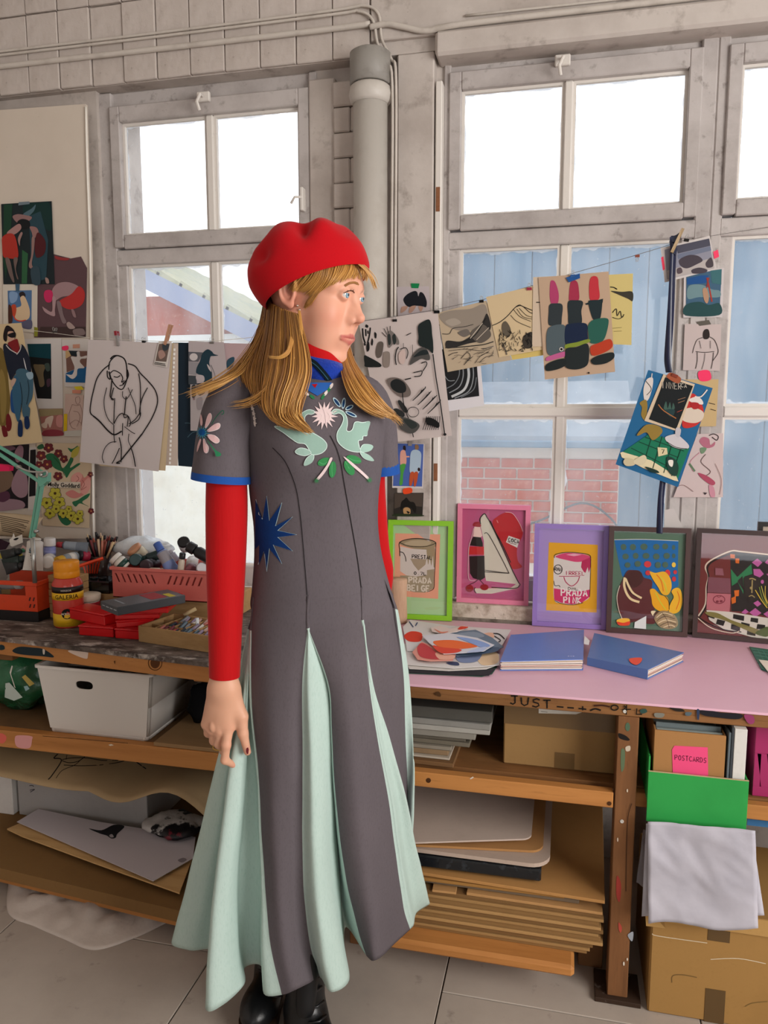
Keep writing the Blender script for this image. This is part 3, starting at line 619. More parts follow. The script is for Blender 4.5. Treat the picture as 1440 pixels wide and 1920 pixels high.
picture('lilac frame with a pink paint tin on a mustard ground', [(66, 95), (703, 131), (681, 1030), (28, 990)], (-0.012, -0.012), TZ, math.radians(4), 42, '#8e74b8', '#a48cc4', '''
p #e0a31c 182 264 608 286 598 876 158 856
b #d8cfc8 225 420 240 380 330 355 450 360 535 385 550 430 540 560 535 700 520 760 400 805 300 795 230 770 222 600
b #d0406f 240 385 320 358 430 360 520 378 545 400 500 425 420 435 320 415 260 400
p #b62555 470 425 545 395 548 470 530 530 520 480 500 530 485 520 462 480
p #cb2f66 225 665 300 675 380 690 470 690 540 675 535 740 470 790 380 805 290 790 228 765
T #e9e0da 12 290 668 62 48 1 PRADA
T #e9e0da 12 312 740 52 40 1 PINK
T #b62555 6 330 515 32 28 1 IRREEL
s #b62555 7 312 565 330 610 380 645 430 610 450 560
l #b62555 5 270 560 450 560
T #5a4a44 5 350 655 22 32 2 DML
o #241a18 6 262 500 36 40
T #241a18 6 230 480 30 24 4 RMN
s #241a18 6 230 400 240 370 330 352 440 356 530 372 548 400
s #241a18 5 225 600 235 640 270 640 280 655
s #241a18 5 230 770 300 800 400 808 480 790
s #241a18 4 548 400 545 560 538 740
p #e7a6b8 330 372 400 362 470 372 400 385
''', 'k')
picture('first dark brown frame with a chocolate loaf and yellow peppers beside lilac frame', [(706, 128), (1405, 160), (1407, 1106), (683, 1052)], (-0.035, -0.035), TZ, math.radians(4), 44, '#48322f', '#56735f', '''
p #1668a8 752 242 1000 238 1310 252 1305 500 1312 640 1250 690 1060 690 820 560 790 430
s #d8d8cc 5 752 242 1000 238 1310 252
e #4c6657 832 305 26 27
e #4c6657 914 306 27 28
e #4c6657 1010 303 32 28
e #4c6657 1118 303 28 26
e #4c6657 1195 300 26 26
e #47645a 1268 308 15 22
e #4c6657 850 388 28 26
e #4c6657 938 382 25 27
e #4c6657 1028 382 30 26
e #4c6657 1118 388 28 27
e #4c6657 1208 382 28 27
e #47645a 1270 382 15 21
e #4c6657 868 462 25 24
e #4c6657 956 452 28 26
e #d23a3f 1042 455 31 28
e #4c6657 1132 462 26 27
e #4c6657 1196 460 26 26
e #e8c44a 1270 460 18 22
e #d23a3f 1216 532 24 30
e #c8343b 1282 524 16 18
e #c8343b 1272 584 18 22
e #c8343b 1046 530 24 22
b #5c2a2c 790 680 820 600 860 520 900 505 980 520 1010 570 1080 600 1075 700 1100 840 1110 960 1050 975 960 950 860 965 810 900 775 800
b #46201f 840 560 900 510 980 520 1000 600 930 660 860 620
s #e5cfa0 20 842 570 838 640 860 710 900 760 970 785
s #e5cfa0 18 850 580 880 650 920 710 990 750
s #2a1414 7 850 610 880 690 960 750
b #e8b12c 1060 520 1110 530 1190 520 1240 580 1250 660 1220 720 1170 715 1130 650 1090 590
b #e9a81e 1062 680 1100 670 1150 720 1210 740 1230 800 1220 860 1150 865 1090 820 1075 750
b #eab52e 1250 690 1290 660 1330 680 1345 780 1320 860 1270 885 1225 860 1245 790 1270 740
s #c9cf3e 9 1150 560 1190 620 1210 700
s #e2741c 8 1120 545 1160 600 1180 690
s #c9cf3e 8 1110 700 1150 780 1200 850
s #2a2410 5 1230 850 1225 780 1190 730
s #e2741c 7 1300 690 1320 760 1290 850
b #e8d9b4 1070 870 1100 860 1130 880 1100 915
b #4a2a1c 1090 900 1120 862 1140 880 1110 925
b #b39a72 1100 930 1140 870 1200 860 1270 890 1305 950 1295 1000 1230 1020 1150 1000
s #e6d6b0 6 1120 920 1180 880 1260 900
s #4a3826 5 1120 950 1190 910 1280 930
s #e6d6b0 6 1130 970 1200 940 1290 960
s #4a3826 5 1150 990 1220 960 1290 980
s #e6d6b0 6 1180 1005 1240 985 1280 1000
s #4a3826 4 1170 880 1210 940 1230 1010
b #e9b23a 775 940 820 925 880 930 880 960 820 965 778 960
b #d8452c 778 955 830 965 885 952 880 985 820 990 785 980
p #d7dcda 930 960 1030 905 1028 1020 925 1010
s #e0d4c0 5 800 640 775 740 790 850 820 930
''', 'k')
picture('second dark brown frame at the right edge with a perfume bottle still life', [(382, 508), (1400, 580), (1300, 1730), (283, 1572)], (-0.03, -0.06), TZ, math.radians(5), 52, '#40302e', '#6d2b29', '''
p #241f1f 690 715 800 725 1067 755 1067 1370 900 1320 700 1310
s #d9c9b4 14 370 1360 440 1240 450 1070 470 960 440 870 500 800 690 712 800 716 1067 745
s #17120f 16 385 1370 455 1240 460 1070 475 970 460 880 520 810 690 735
p #2b7a4d 695 890 760 970 900 840 910 940 830 965 820 1140 765 1020 705 1060
p #241f1f 760 1010 810 960 830 1120 
p #b75c9a 960 785 1010 825 965 870 905 825
p #b75c9a 1067 790 1035 825 1067 845
p #b75c9a 920 890 985 890 1025 940 985 975 925 950
p #b75c9a 1067 935 1050 940 1067 960
e #b75c9a 1010 1018 16 20
p #b75c9a 965 1205 1000 1240 960 1268 920 1230
p #b75c9a 940 1280 1000 1330 940 1370 880 1325
p #b75c9a 840 1290 875 1320 840 1340 800 1325
p #b75c9a 1067 1310 1020 1340 1067 1375
p #d2691e 690 740 735 745 735 785 690 780
p #d2691e 740 785 780 785 778 835 742 830
p #d2691e 728 1105 778 1100 775 1160 735 1165
p #d2691e 700 1180 745 1160 745 1225 705 1240
p #2c2522 820 980 900 950 990 980 990 1180 900 1200 830 1150
s #a08e5a 12 880 990 910 985 945 1000
l #a08e5a 12 910 1000 905 1130
s #a08e5a 10 875 1165 905 1155 935 1175
e #a08e5a 898 1080 14 14
p #7c4a55 470 970 690 985 695 1135 460 1125
p #b66a73 460 1130 695 1140 680 1360 570 1335 450 1290
p #8d5560 540 880 615 885 625 955 540 950
o #7d2f3e 9 577 1195 58 40
e #7d2f3e 560 1215 16 12
e #7d2f3e 598 1212 16 12
s #7d2f3e 6 555 1160 575 1172 600 1160
p #cfc8bd 700 1320 1067 1380 1067 1590 900 1570 620 1490 480 1400 450 1300
p #1f1b1a 720 1340 830 1360 825 1410 715 1385
p #1f1b1a 895 1375 970 1385 965 1430 890 1415
p #1f1b1a 800 1420 885 1440 880 1490 795 1475
p #1f1b1a 960 1440 1040 1450 1035 1500 950 1490
p #1f1b1a 860 1500 945 1515 940 1560 855 1545
p #1f1b1a 700 1440 790 1460 785 1520 695 1490
p #1f1b1a 560 1390 640 1410 620 1460 545 1440
p #1f1b1a 460 1320 540 1340 530 1390 470 1370
b #7d7440 440 1320 560 1330 700 1400 900 1470 990 1510 950 1540 800 1480 620 1400 480 1360
s #17120f 10 370 1370 480 1440 640 1500 800 1520
s #d9c9b4 8 365 1380 500 1480 700 1530 780 1510
s #c7a83c 9 940 1100 1000 1200 1060 1280
s #6f7f3a 9 980 1070 1010 1180 1060 1260
s #c7a83c 7 1040 1060 1040 1160 1065 1230
s #b9b24a 7 1000 1060 1030 1170 1060 1240
b #4d5b30 940 1530 1000 1490 1067 1470 1067 1560 1000 1560
''', 'l')
picture('black framed print standing at the right edge behind the brown frame', [(978, 86), (1560, 112), (1530, 1110), (948, 1062)], (0.036, 0.036), 0.798, math.radians(0.2), 50, '#23201f', '#d8c9b6', 'p #cdb89e 1080 200 1400 210 1400 500 1080 480', 'l', 0.012)
# ------------------------------------------------------------------ on the pink top
m = MB(); m.smooth = True                                   # driftwood post
q = PZ(752, 1163, TZ); prof = [(0.026, 0), (0.028, 0.02), (0.026, 0.07), (0.0275, 0.115), (0.026, 0.118), (0.0, 0.12)]
m.lathe([(r*1.05, z*1.18) for r, z in prof], 14, (q.x-0.004, q.y-0.026, TZ+0.0006))
m.build('wooden_post', mat('bare_wood', '#c6a48a', 0.8, 0.15, noise=[(9, '#9a755c', 0.45, 0.75, 0.7)], stretch=(3, 3, 0.5), bump=(30, 0.5, 0.004)), None, 'short upright piece of bare driftwood in front of the green frame', 'wood')
def stack_sheet(label, pts, z, col, art=None, ck='t', curl=0.0, name='painted_sheet', group='loose painted sheets on the pink bench', cat='paper', th=0.0012):
    """a loose sheet lying flat: outline in photograph pixels, height z above the bench, curl lifts its rim unevenly"""
    P3 = [PZ(*crop(ck, *p), z) for p in pts]; c = sum(P3, Vector())/len(P3)
    out = []
    for i, p in enumerate(P3): out.append(p+Vector((0, 0, curl*(0.5+0.5*math.sin(2.1*i+len(label))))))
    mb = MB(); mb.col = C(col); mb.prism(out, (0, 0, th))
    n_ = len(out)
    if not art: return mb.build(name, PRINT, None, label, cat, group)
    r = thing(name, label, cat, (c.x, c.y, z), group); mb.build('paper', PRINT, r)
    A = Art((0, 0, z+th+curl), (0, 0, 1), 0.0004, 0.0002); A.run(art, ck); A.put(r); return r
TZ1 = TZ+0.0006
m_sheets = [
 ('dark green edged bottom sheet of the painted paper pile', [(40, 300), (250, 290), (495, 308), (470, 345), (420, 358), (60, 342)], 0.000, '#3c5a4c', None),
 ('black paper peeping out low in the painted pile', [(60, 300), (300, 320), (485, 318), (455, 352), (300, 350), (70, 338)], 0.003, '#26242a', None),
 ('white sheet near the bottom of the painted pile', [(40, 250), (250, 270), (500, 300), (440, 322), (260, 330), (70, 320)], 0.006, '#d8d2cc', None),
 ('pale sheet with a cream and blue edge in the painted pile', [(40, 200), (260, 200), (505, 250), (505, 303), (280, 318), (60, 300)], 0.010, '#ddd8d6', 'b #e8c9a4 400 250 490 240 495 290 420 300\nb #3d4668 250 288 300 285 310 302 270 300\nb #7f8cb0 300 230 420 215 400 280 310 285'),
 ('large white sheet with red and blue brush marks at the back of the pile', [(40, 118), (75, 84), (260, 112), (560, 132), (520, 205), (420, 240), (60, 235)], 0.013, '#dfdcdc', 'b #e0402c 45 160 80 138 130 148 125 185 70 186\nl #3a4d78 5 70 90 90 118\nl #3a4d78 5 110 95 100 112\ns #2b2a30 5 450 150 500 150 530 175\ns #2b2a30 4 480 160 510 180 500 190\nb #e9b9a0 430 150 470 145 480 165 450 175'),
 ('blue grey painted sheet lying across the pile', [(220, 150), (390, 132), (470, 170), (525, 215), (470, 240), (300, 260), (180, 215)], 0.017, '#6f8194', 'b #4d5f77 300 240 400 220 500 215 480 238 330 258\nb #8d9cae 250 160 380 140 430 165 300 175'),
 ('crumpled white and red paper scrap on top of the pile', [(175, 122), (220, 112), (270, 128), (330, 112), (358, 118), (300, 142), (230, 152), (180, 140)], 0.021, '#e3d2cc', 'b #e04a34 320 114 356 118 330 128 305 128\nb #e58a72 190 125 225 140 260 138 225 148'),
 ('salmon and crimson brushed sheet at the front of the pile', [(85, 240), (130, 190), (200, 215), (295, 250), (280, 280), (170, 283), (110, 275)], 0.019, '#e29a8c', 'b #c8434a 110 215 135 195 190 230 220 270 160 270 120 255\nb #efb39c 200 240 290 255 270 275 215 272'),
 ('topmost white sheet with an orange and red splash', [(132, 160), (260, 148), (400, 172), (480, 205), (430, 235), (330, 244), (235, 249), (165, 195)], 0.025, '#d9d8e0', 'b #f0703a 190 185 270 180 340 190 400 210 330 222 250 220 200 205\nb #e04a38 185 205 230 215 320 225 300 240 235 245 200 228\nb #8fa8dc 300 165 390 178 460 205 420 215 360 192\nb #b9c6e6 380 225 440 212 420 235 350 240'),
]
for lb, pts, dz, col, art in m_sheets: stack_sheet(lb, pts, TZ1+dz*0.8, col, art)
def notebook(label, top4, zt, zb, cover, page, name='sketchbook', swell=0.0, art=None, hinge=None):
    """top4: corners of the cover top face in pixels (TL TR BR BL) at height zt"""
    T = [PZ(*crop('t', *c), zt[i]) for i, c in enumerate(top4)]; c = sum(T, Vector())/4
    r = thing(name, label, 'sketchbook', (c.x, c.y, TZ), 'blue sketchbooks on the pink bench')
    m = MB(); m.col = C(cover); m.prism([(p.x, p.y, TZ1) for p in T], (0, 0, 0.002)); m.build('back_cover', SATIN, r)
    m = MB(); m.col = C(cover)
    m.prism([Vector((p.x, p.y, zt[i]-0.002)) for i, p in enumerate(T)], (0, 0, 0.002)); cv = m.build('front_cover', SATIN, r)
    n_ = 9                                                     # swollen block of pages
    cols = ['#e6dcd2', '#cdb9ac', '#efe7de', '#b98f86', '#e3d4c6', '#8d8a94', '#ece2d8', '#c9b29c', '#f0e8e0']
    for k in range(n_):
        f0, f1 = k/n_, (k+0.86)/n_; ins = 0.972+0.02*math.sin(k*2.3)
        P = [Vector((c.x+(p.x-c.x)*ins, c.y+(p.y-c.y)*ins, 0)) for p in T]
        m = MB(); m.col = C(cols[k]); lo = [p+Vector((0, 0, TZ1+0.0022+(zt[i]-0.0022-TZ1-0.0022)*f0)) for i, p in enumerate(P)]; hi = [p+Vector((0, 0, TZ1+0.0022+(zt[i]-0.0022-TZ1-0.0022)*f1)) for i, p in enumerate(P)]
        m.add(lo+hi, [(3, 2, 1, 0), (4, 5, 6, 7)]+[(i, (i+1) % 4, (i+1) % 4+4, i+4) for i in range(4)]); m.build('page_bundle', PRINT, r)
    if hinge is not None:
        i, j = hinge; a, b = T[i], T[j]; m = MB(); m.col = C(cover); dn = Vector((0, 0, 1)).cross(b-a).normalized(); dn = dn if dn.dot(c-a) < 0 else -dn
        m.prism([Vector((a.x, a.y, TZ1)), Vector((b.x, b.y, TZ1)), Vector((b.x, b.y, zt[j])), Vector((a.x, a.y, zt[i]))], dn*0.002); m.build('spine', SATIN, r)
    if art:
        n = plane3(T[0], T[1], T[2]); A = Art(T[1], n, 0.0012, 0.0002); A.run(art, 't'); A.put(cv, 'sticker')
    return r
notebook('left blue sketchbook with swollen pages and lifted cover beside the paper pile', [(560, 155), (913, 130), (910, 272), (508, 282)], [TZ+0.026, TZ+0.028, TZ+0.030, TZ+0.026], 0, '#5b7cc4', '#eee', art='l #d0d8ec 3 835 258 842 258\nl #d0d8ec 3 848 258 853 258\nl #d0d8ec 3 858 258 866 258')
notebook('right blue sketchbook with an orange sticker near its corner', [(962, 146), (1394, 240), (1222, 322), (930, 262)], [TZ+0.022, TZ+0.026, TZ+0.026, TZ+0.022], 0, '#5879b4', '#eee', art='b #ee5a44 1130 272 1150 266 1190 266 1188 285 1165 300 1140 290', hinge=(3, 2))
stack_sheet('small printed paper corner sticking out beyond the left sketchbook', [(915, 160), (940, 185), (935, 205), (912, 200)], TZ+0.031, '#e6e2e2', None, name='paper_slip', group='paper slips on the pink bench')
m = MB(); m.color('#2f6a5c'); q = [PZ(*crop('l', *p), TZ1) for p in [(880, 1676), (1180, 1720), (1180, 1960), (1000, 1900)]]; m.prism(q, (0, 0, 0.003)); r = thing('cutting_mat', 'green cutting mat corner at the right edge of the bench', 'cutting mat', q[0]); m.build('mat_sheet', SATIN, r)
A = Art((0, 0, TZ1+0.003), (0, 0, 1), 0.0004); A.run('l #6fa596 4 900 1690 1160 1730\nl #6fa596 4 920 1720 1160 1760\nl #6fa596 4 940 1755 1160 1790\nl #6fa596 3 960 1690 1040 1840\nl #6fa596 3 1010 1698 1100 1850', 'l'); A.put(r, 'grid_lines')
stack_sheet('cream paper lying on the cutting mat at the right edge', [(972, 1800), (1160, 1822), (1160, 1980), (1067, 1920)], TZ1+0.004, '#e9dccb', None, 'l', name='paper_sheet', group='paper slips on the pink bench')
# ------------------------------------------------------------------ under the right bench
SH = 0.5212
def lbox(m, x0, x1, y0, y1, z0, z1, ch=0.001, rz=0.0, col=None):
    if col: m.color(col)
    c = Vector(((x0+x1)/2, (y0+y1)/2, 0)); m.M = Matrix.Translation(c) @ Matrix.Rotation(rz, 4, 'Z'); m.box(x0-c.x, x1-c.x, y0-c.y, y1-c.y, z0, z1, ch); m.M = None; return m
z = SH+0.0004
pads = [(0.012, -0.44, -0.25, '#7a5a3c', -0.555, 'brown card folder at the bottom of the pile on the middle shelf'), (0.006, -0.44, -0.262, '#b7ab9c', -0.54, 'pale card just above the brown folder'), (0.014, -0.44, -0.272, '#8b7358', -0.53, 'tan folder of paper in the shelf pile'),
        (0.010, -0.44, -0.262, '#8d8578', -0.53, 'grey brown card sheet low in the shelf pile'), (0.012, -0.44, -0.215, '#70695c', -0.52, 'olive grey card sheet in the shelf pile'), (0.008, -0.44, -0.232, '#5d574d', -0.52, 'dark card sheet in the shelf pile'), (0.018, -0.44, -0.205, '#8b877e', -0.52, 'mid grey pad in the shelf pile'), (0.014, -0.44, -0.17, '#a7a49d', -0.525, 'light grey canvas board near the top of the shelf pile'), (0.016, -0.44, -0.163, '#8f8d88', -0.525, 'grey canvas board second from the top of the shelf pile'), (0.03, -0.44, -0.166, '#56544f', -0.52, 'dark charcoal pad on top of the shelf pile')]
for h, x0, x1, col, y0, lb in pads:
    m = MB(); lbox(m, x0, x1, y0, -0.15, z, z+h-0.0008, 0.0015, random.uniform(-.02, .02), col); m.build('art_pad', CARD, None, lb, 'art pad', 'pads piled on the middle shelf'); z += h
def carton(label, x0, x1, y0, y1, z0, z1, rz, col, tapes, name='cardboard_box', extra=None):
    r = thing(name, label, 'cardboard box', ((x0+x1)/2, (y0+y1)/2, z0))
    m = MB(); lbox(m, x0, x1, y0, y1, z0, z1, 0.003, rz, col); m.build('carton_body', CARD, r)
    TAPE = mat('parcel_tape', '#6f5636', 0.25, 0.5)
    for (a0, a1, b0, b1) in tapes:
        m = MB(); lbox(m, a0, a1, y0-0.0009, y0-0.0002, b0, b1, 0.0, 0); m.build('tape_strip', TAPE, r)
    return r
r = carton('taped brown cardboard box on the middle shelf with a white address label', -0.135, 0.145, -0.50, -0.22, SH+0.0005, 0.704, 0, '#9c7a4e', [(-0.1345, 0.1445, 0.628, 0.678), (-0.008, 0.04, 0.525, 0.565)])
A = Art((0, -0.5012, 0), (0, -1, 0)); A.run('@ s\np #c9c4bb 750 205 1000 225 960 238 750 232\nl #6e6a64 3 762 222 800 226\ns #6b5230 4 530 560 700 600 1000 625 1180 640'); A.put(r, 'address_label')
# green storage box with its contents
GB = (0.2, 0.41, -0.622, -0.33, 0.5216, 0.596)
gx0, gx1, gy0, gy1 = 0.200, 0.411, -0.625, -0.30; gz0, gz1 = 0.5216, 0.600
gz0 = SH+0.0005
r = thing('storage_box', 'bright green open storage box on the shelf right of the bench leg', 'storage box', ((gx0+gx1)/2, (gy0+gy1)/2, gz0))
GRN = mat('green_card', '#2f9c4a', 0.55, 0.25, noise=[(6, '#278a3f', 0.45, 0.75, 0.6)])
m = MB(); m.box(gx0, gx1, gy0, gy0+0.004, gz0-0.045, gz1-0.004, 0.0008); m.build('front_panel', GRN, r)
m = MB(); m.box(gx0, gx0+0.004, gy0+0.0042, gy1, gz0, gz1+0.03, 0.0008); m.build('side_panel', GRN, r)
m = MB(); m.box(gx1-0.004, gx1, gy0+0.0042, gy1, gz0, gz1-0.004, 0.0008); m.build('side_panel', GRN, r)
m = MB(); m.box(gx0+0.0042, gx1-0.0042, gy0+0.0042, gy1, gz0, gz0+0.003); m.build('bottom_panel', GRN, r)
m = MB(); m.color('#c7b08c'); m.box(gx0, gx1, gy0-0.0002, gy0+0.0042, gz1-0.0038, gz1-0.0028); m.build('raw_edge', CARD, r)
r = thing('postcard_box', 'brown card box of postcards with a pink note inside the green box', 'box', (0.285, -0.56, gz0+0.003))
m = MB(); m.color('#a77a4c'); m.box(0.211, 0.362, -0.612, -0.606, gz0+0.0036, 0.690, 0.0008); m.box(0.211, 0.215, -0.6058, -0.42, gz0+0.0036, 0.690, 0.0006); m.box(0.358, 0.362, -0.6058, -0.42, gz0+0.0036, 0.69, 0.0006); m.build('card_box', CARD, r)
for i in range(9):
    m = MB(); m.color(random.choice(['#8c9490', '#a9a49a', '#6f7a7c', '#c9c2b8', '#7d7468'])); m.box(0.217, 0.356, -0.60+i*0.018, -0.594+i*0.018, gz0+0.004, 0.690+0.008*math.sin(i*1.7)); m.build('postcard', CARD, r)
A = Art((0, -0.612, 0), (0, -1, 0), 0.0008); A.run('@ u\np #ea4f80 510 304 703 314 706 494 500 478 496 325\nT #7a2142 5 512 358 28 21 2.2 POSTCARDS'); A.put(r, 'sticky_note')
for x0, x1, col, lb, zt in ((0.366, 0.371, '#5f6a70', 'thin grey folder standing in the green box', 0.70), (0.372, 0.377, '#3a4046', 'thin charcoal folder standing in the green box', 0.712), (0.378, 0.404, '#d6d4cf', 'white ring binder standing at the right of the green box', 0.710)):
    m = MB(); m.color(col); m.box(x0, x1, -0.615, -0.40, gz0+0.0036, zt, 0.001); m.build('folder', SATIN, None, lb, 'folder', 'folders in the green box')
# magenta plastic crate at the right edge
r = thing('plastic_crate', 'magenta plastic crate at the right edge of the shelf', 'crate', (0.55, -0.5, SH))
MAG = mat('magenta_plastic', '#a0285f', 0.4, 0.4)
for b in ((0.44, 0.80, -0.535, -0.53, SH+0.0005, 0.545), (0.44, 0.80, -0.535, -0.53, 0.625, 0.69), (0.44, 0.455, -0.535, -0.53, 0.545, 0.625)):
    m = MB(); m.box(*b, 0.0008); m.build('crate_wall', MAG, r)
for i in range(9):
    x = 0.458+i*0.036; m = MB(); m.prism([(x, -0.535, 0.545), (x+0.02, -0.535, 0.545), (x+0.008, -0.535, 0.625), (x-0.012, -0.535, 0.625)], (0, 0.005, 0)); m.build('crate_slat', MAG, r)
m = MB(); m.box(0.44, 0.445, -0.529, -0.3, SH+0.0005, 0.69, 0.0008); m.build('crate_wall', MAG, r)
m = MB(); m.box(0.445, 0.80, -0.529, -0.3, SH+0.0005, 0.53, 0.0008); m.build('crate_floor', MAG, r)
m = MB(); m.color('#3f6f9c'); m.box(0.43, 0.85, TY+0.056, TY+0.058, 0.455, 0.482); m.build('blue_folder', CARD, None, 'blue folder edge below the shelf rail at right', 'folder', 'folders in the green box')
# tissue paper draped from the shelf
TISS = mat('tissue_paper', '#bdbac4', 0.7, 0.2, noise=[(5, '#a3a1ad', 0.4, 0.7, 0.8)], bump=(5, 0.5, 0.012))
def drape(label, pts, y, fold, seed, name='tissue_sheet'):
    """hanging sheet: corner pixels TL TR BR BL, with diagonal creases"""
    q = [PY(*crop('u', *p), y) for p in pts]; m = MB(); m.smooth = True
    def fn(u, v):
        a = q[0].lerp(q[1], u); b = q[3].lerp(q[2], u); p = a.lerp(b, v)
        d = fold*(0.02*(mnoise.noise(Vector((u*1.6+seed, v*2.6-u*1.5, seed)))+0.5*abs(mnoise.noise(Vector((u*3+seed, v*5-u*4, seed+4))))))
        return p+Vector((0, d-0.02*v*fold, 0.006*math.sin(7*u+seed)*v))
    m.grid(fn, 26, 26); g = m.build(name, TISS, None, label, 'tissue paper', 'tissue paper sheets hanging under the green box'); g.modifiers.new('t', 'SOLIDIFY').thickness = 0.0006; return g
drape('back layer of grey tissue paper hanging left of the others', [(330, 790), (420, 790), (410, 1120), (285, 1090)], -0.545, 0.5, 2.0)
drape('middle layer of tissue paper just behind the front sheet', [(345, 755), (960, 800), (1030, 1300), (318, 1300)], -0.634, 0.15, 0.7)
drape('large crumpled front sheet of grey tissue paper under the green box', [(355, 745), (978, 795), (985, 1345), (355, 1320)], -0.652, 0.6, 0.0)
r = thing('large_carton', 'large battered cardboard box on the floor under the tissue paper', 'cardboard box', (0.45, -0.5, 0.0))
m = MB(); lbox(m, 0.222, 0.80, -0.622, -0.30, 0.0005, 0.272, 0.004, 0, '#a17b48'); m.build('carton_body', CARD, r)
TAPE = mat('parcel_tape', '#6f5636', 0.25, 0.5)
for b in ((0.345, 0.392, 0.205, 0.272), (0.347, 0.39, 0.001, 0.085)):
    m = MB(); m.box(b[0], b[1], -0.6230, -0.6222, b[2], b[3]); m.build('tape_strip', mat('dark_parcel_tape', '#5c4527', 0.3, 0.5), r)
m = MB(); m.color('#b08a54'); m.add([(0.207, -0.61, 0.262), (0.245, -0.634, 0.262), (0.252, -0.632, 0.225), (0.21, -0.629, 0.222)], [(0, 1, 2, 3)]); m.add([(0.25, -0.6225, 0.2725), (0.80, -0.6225, 0.2725), (0.80, -0.629, 0.235), (0.25, -0.628, 0.238)], [(0, 1, 2, 3)]); m.build('flap', CARD, r)
A = Art((0, -0.622, 0), (0, -1, 0), 0.0004); A.run('@ u\ns #6d5430 5 495 1680 500 1640 560 1635 640 1650\ns #d8cbb0 4 380 1395 420 1410 700 1450\ns #d8cbb0 4 720 1545 880 1540 1040 1570\ns #7b6238 4 920 1820 960 1800 1050 1790'); A.put(r, 'creases')
# portfolios and flattened cartons between the shelves
def slab_px(label, pts, y, th, col, name, cat, group, m=CARD, ck='s', dep=0.42, tilt=0.0):
    """flat panel lying in the rack: front edge outline given as its top-face pixels at height taken from the front corners"""
    a = PY(*crop(ck, *pts[0]), y); b = PY(*crop(ck, *pts[1]), y+tilt)
    d = Vector((0, 1, 0)); mb = MB(); mb.col = C(col)
    mb.prism([a, b, b+d*(dep-tilt), a+d*dep], (0, 0, -th)); return mb.build(name, m, None, label, cat, group)
G2 = 'flattened cartons racked under the bench'
m = MB(); lbox(m, -0.46, 0.052, -0.655, -0.10, 0.078, 0.108, 0.008, 0, '#c59a64'); m.build('shelf_plank', PINE, None, 'thick pine plank with rounded corner lying lowest under the right bench', 'plank')
for x in (-0.42, -0.06):
    m = MB(); m.box(x, x+0.06, -0.52, -0.16, 0.0, 0.0775, 0.002); m.build('support_block', WOOD, None, 'timber block on the floor %s end of the lowest plank' % ('under the left' if x < -0.2 else 'under the right'), 'wood block')
m = MB(); lbox(m, 0.065, 0.125, -0.50, -0.2, 0.0005, 0.125, 0.002, 0, '#7a5638'); m.build('brown_box', CARD, None, 'small brown box on the floor behind the bench leg', 'box')
z = 0.1086
for i in range(11):
    th = [0.009, 0.007, 0.012, 0.008, 0.013, 0.007, 0.011, 0.008, 0.014, 0.008, 0.01][i]
    x1 = 0.118-0.006*(i % 3)-(0.0 if i > 2 else 0.012*(3-i)); gap = 0.0006
    m = MB(); lbox(m, -0.46, x1, -0.600-0.004*(i % 2), -0.12, z, z+th-gap, 0.001, -0.004+0.003*(i % 3), ['#8d6b43', '#a17d50', '#7d5d3a', '#b08a5a'][i % 4]); m.build('flat_carton', CARD, None, '%s flattened brown carton counted from the bottom of the stack' % ['first', 'second', 'third', 'fourth', 'fifth', 'sixth', 'seventh', 'eighth', 'ninth', 'tenth', 'eleventh'][i], 'cardboard', G2); z += th
zc = z
m = MB(); m.color('#b98d5c'); lbox(m, -0.30, -0.24, -0.606, -0.45, zc, zc+0.006, 0.001, 0.05); lbox(m, -0.21, 0.115, -0.602, -0.40, zc, zc+0.007, 0.001, -0.01); m.build('carton_flaps', CARD, None, 'torn open flaps lying on top of the flattened carton stack', 'cardboard', G2)
zc += 0.008
m = MB(); lbox(m, -0.46, 0.06, -0.585, -0.12, zc, zc+0.012, 0.002, 0.0, '#7a6a58'); m.build('grey_board', CARD, None, 'thin grey brown board over the flattened carton stack', 'board', G2); zc += 0.013
m = MB(); lbox(m, -0.46, 0.125, -0.60, -0.12, zc+0.012, zc+0.02, 0.001, -0.03, '#b58550'); m.build('carton_sheet', CARD, None, 'wide tan carton sheet below the black portfolio', 'cardboard', G2)
m = MB(); lbox(m, -0.46, 0.02, -0.598, -0.12, zc+0.001, zc+0.0085, 0.001, 0.02, '#a0743f'); m.build('carton_sheet', CARD, None, 'narrow carton sheet tucked under the wide tan sheet', 'cardboard', G2)
zc += 0.024
m = MB(); lbox(m, -0.46, -0.035, -0.585, -0.12, zc+.004, zc+0.036, 0.004, 0.015, '#1c2026'); m.build('portfolio_case', mat('black_vinyl', '#16191d', 0.25, 0.5, noise=[(30, '#3c4248', 0.55, 0.7, 0.6)], bump=(20, 0.6, 0.006)), None, 'shiny black vinyl portfolio case in the rack', 'portfolio'); zc += 0.041
def rounded(label, x1, y0, z0, th, col, rad, rz, name='drawing_board'):
    m = MB(); m.color(col); pts = [(-0.46, -0.12), (-0.46, y0)]+[(x1-rad+rad*math.sin(a), y0+rad-rad*math.cos(a)) for a in [PI/2*i/6 for i in range(7)]]+[(x1, -0.12)]
    m.prism([(p[0], p[1]+rz*(p[0]+0.2), z0) for p in pts], (0, 0, th)); m.build(name, CARD, None, label, 'board', 'boards above the black portfolio')
rounded('pinkish grey board with a rounded corner on the black portfolio', -0.012, -0.585, zc+0.001, 0.010, '#b8a496', 0.05, 0.0)
rounded('tan card under the top board in the rack', -0.03, -0.56, zc+0.0125, 0.006, '#b08252', 0.03, 0.14)
rounded('large pale pink grey sheet on top of the rack', -0.06, -0.56, zc+0.0335, 0.004, '#c2b0a4', 0.02, 0.30, 'paper_sheet')
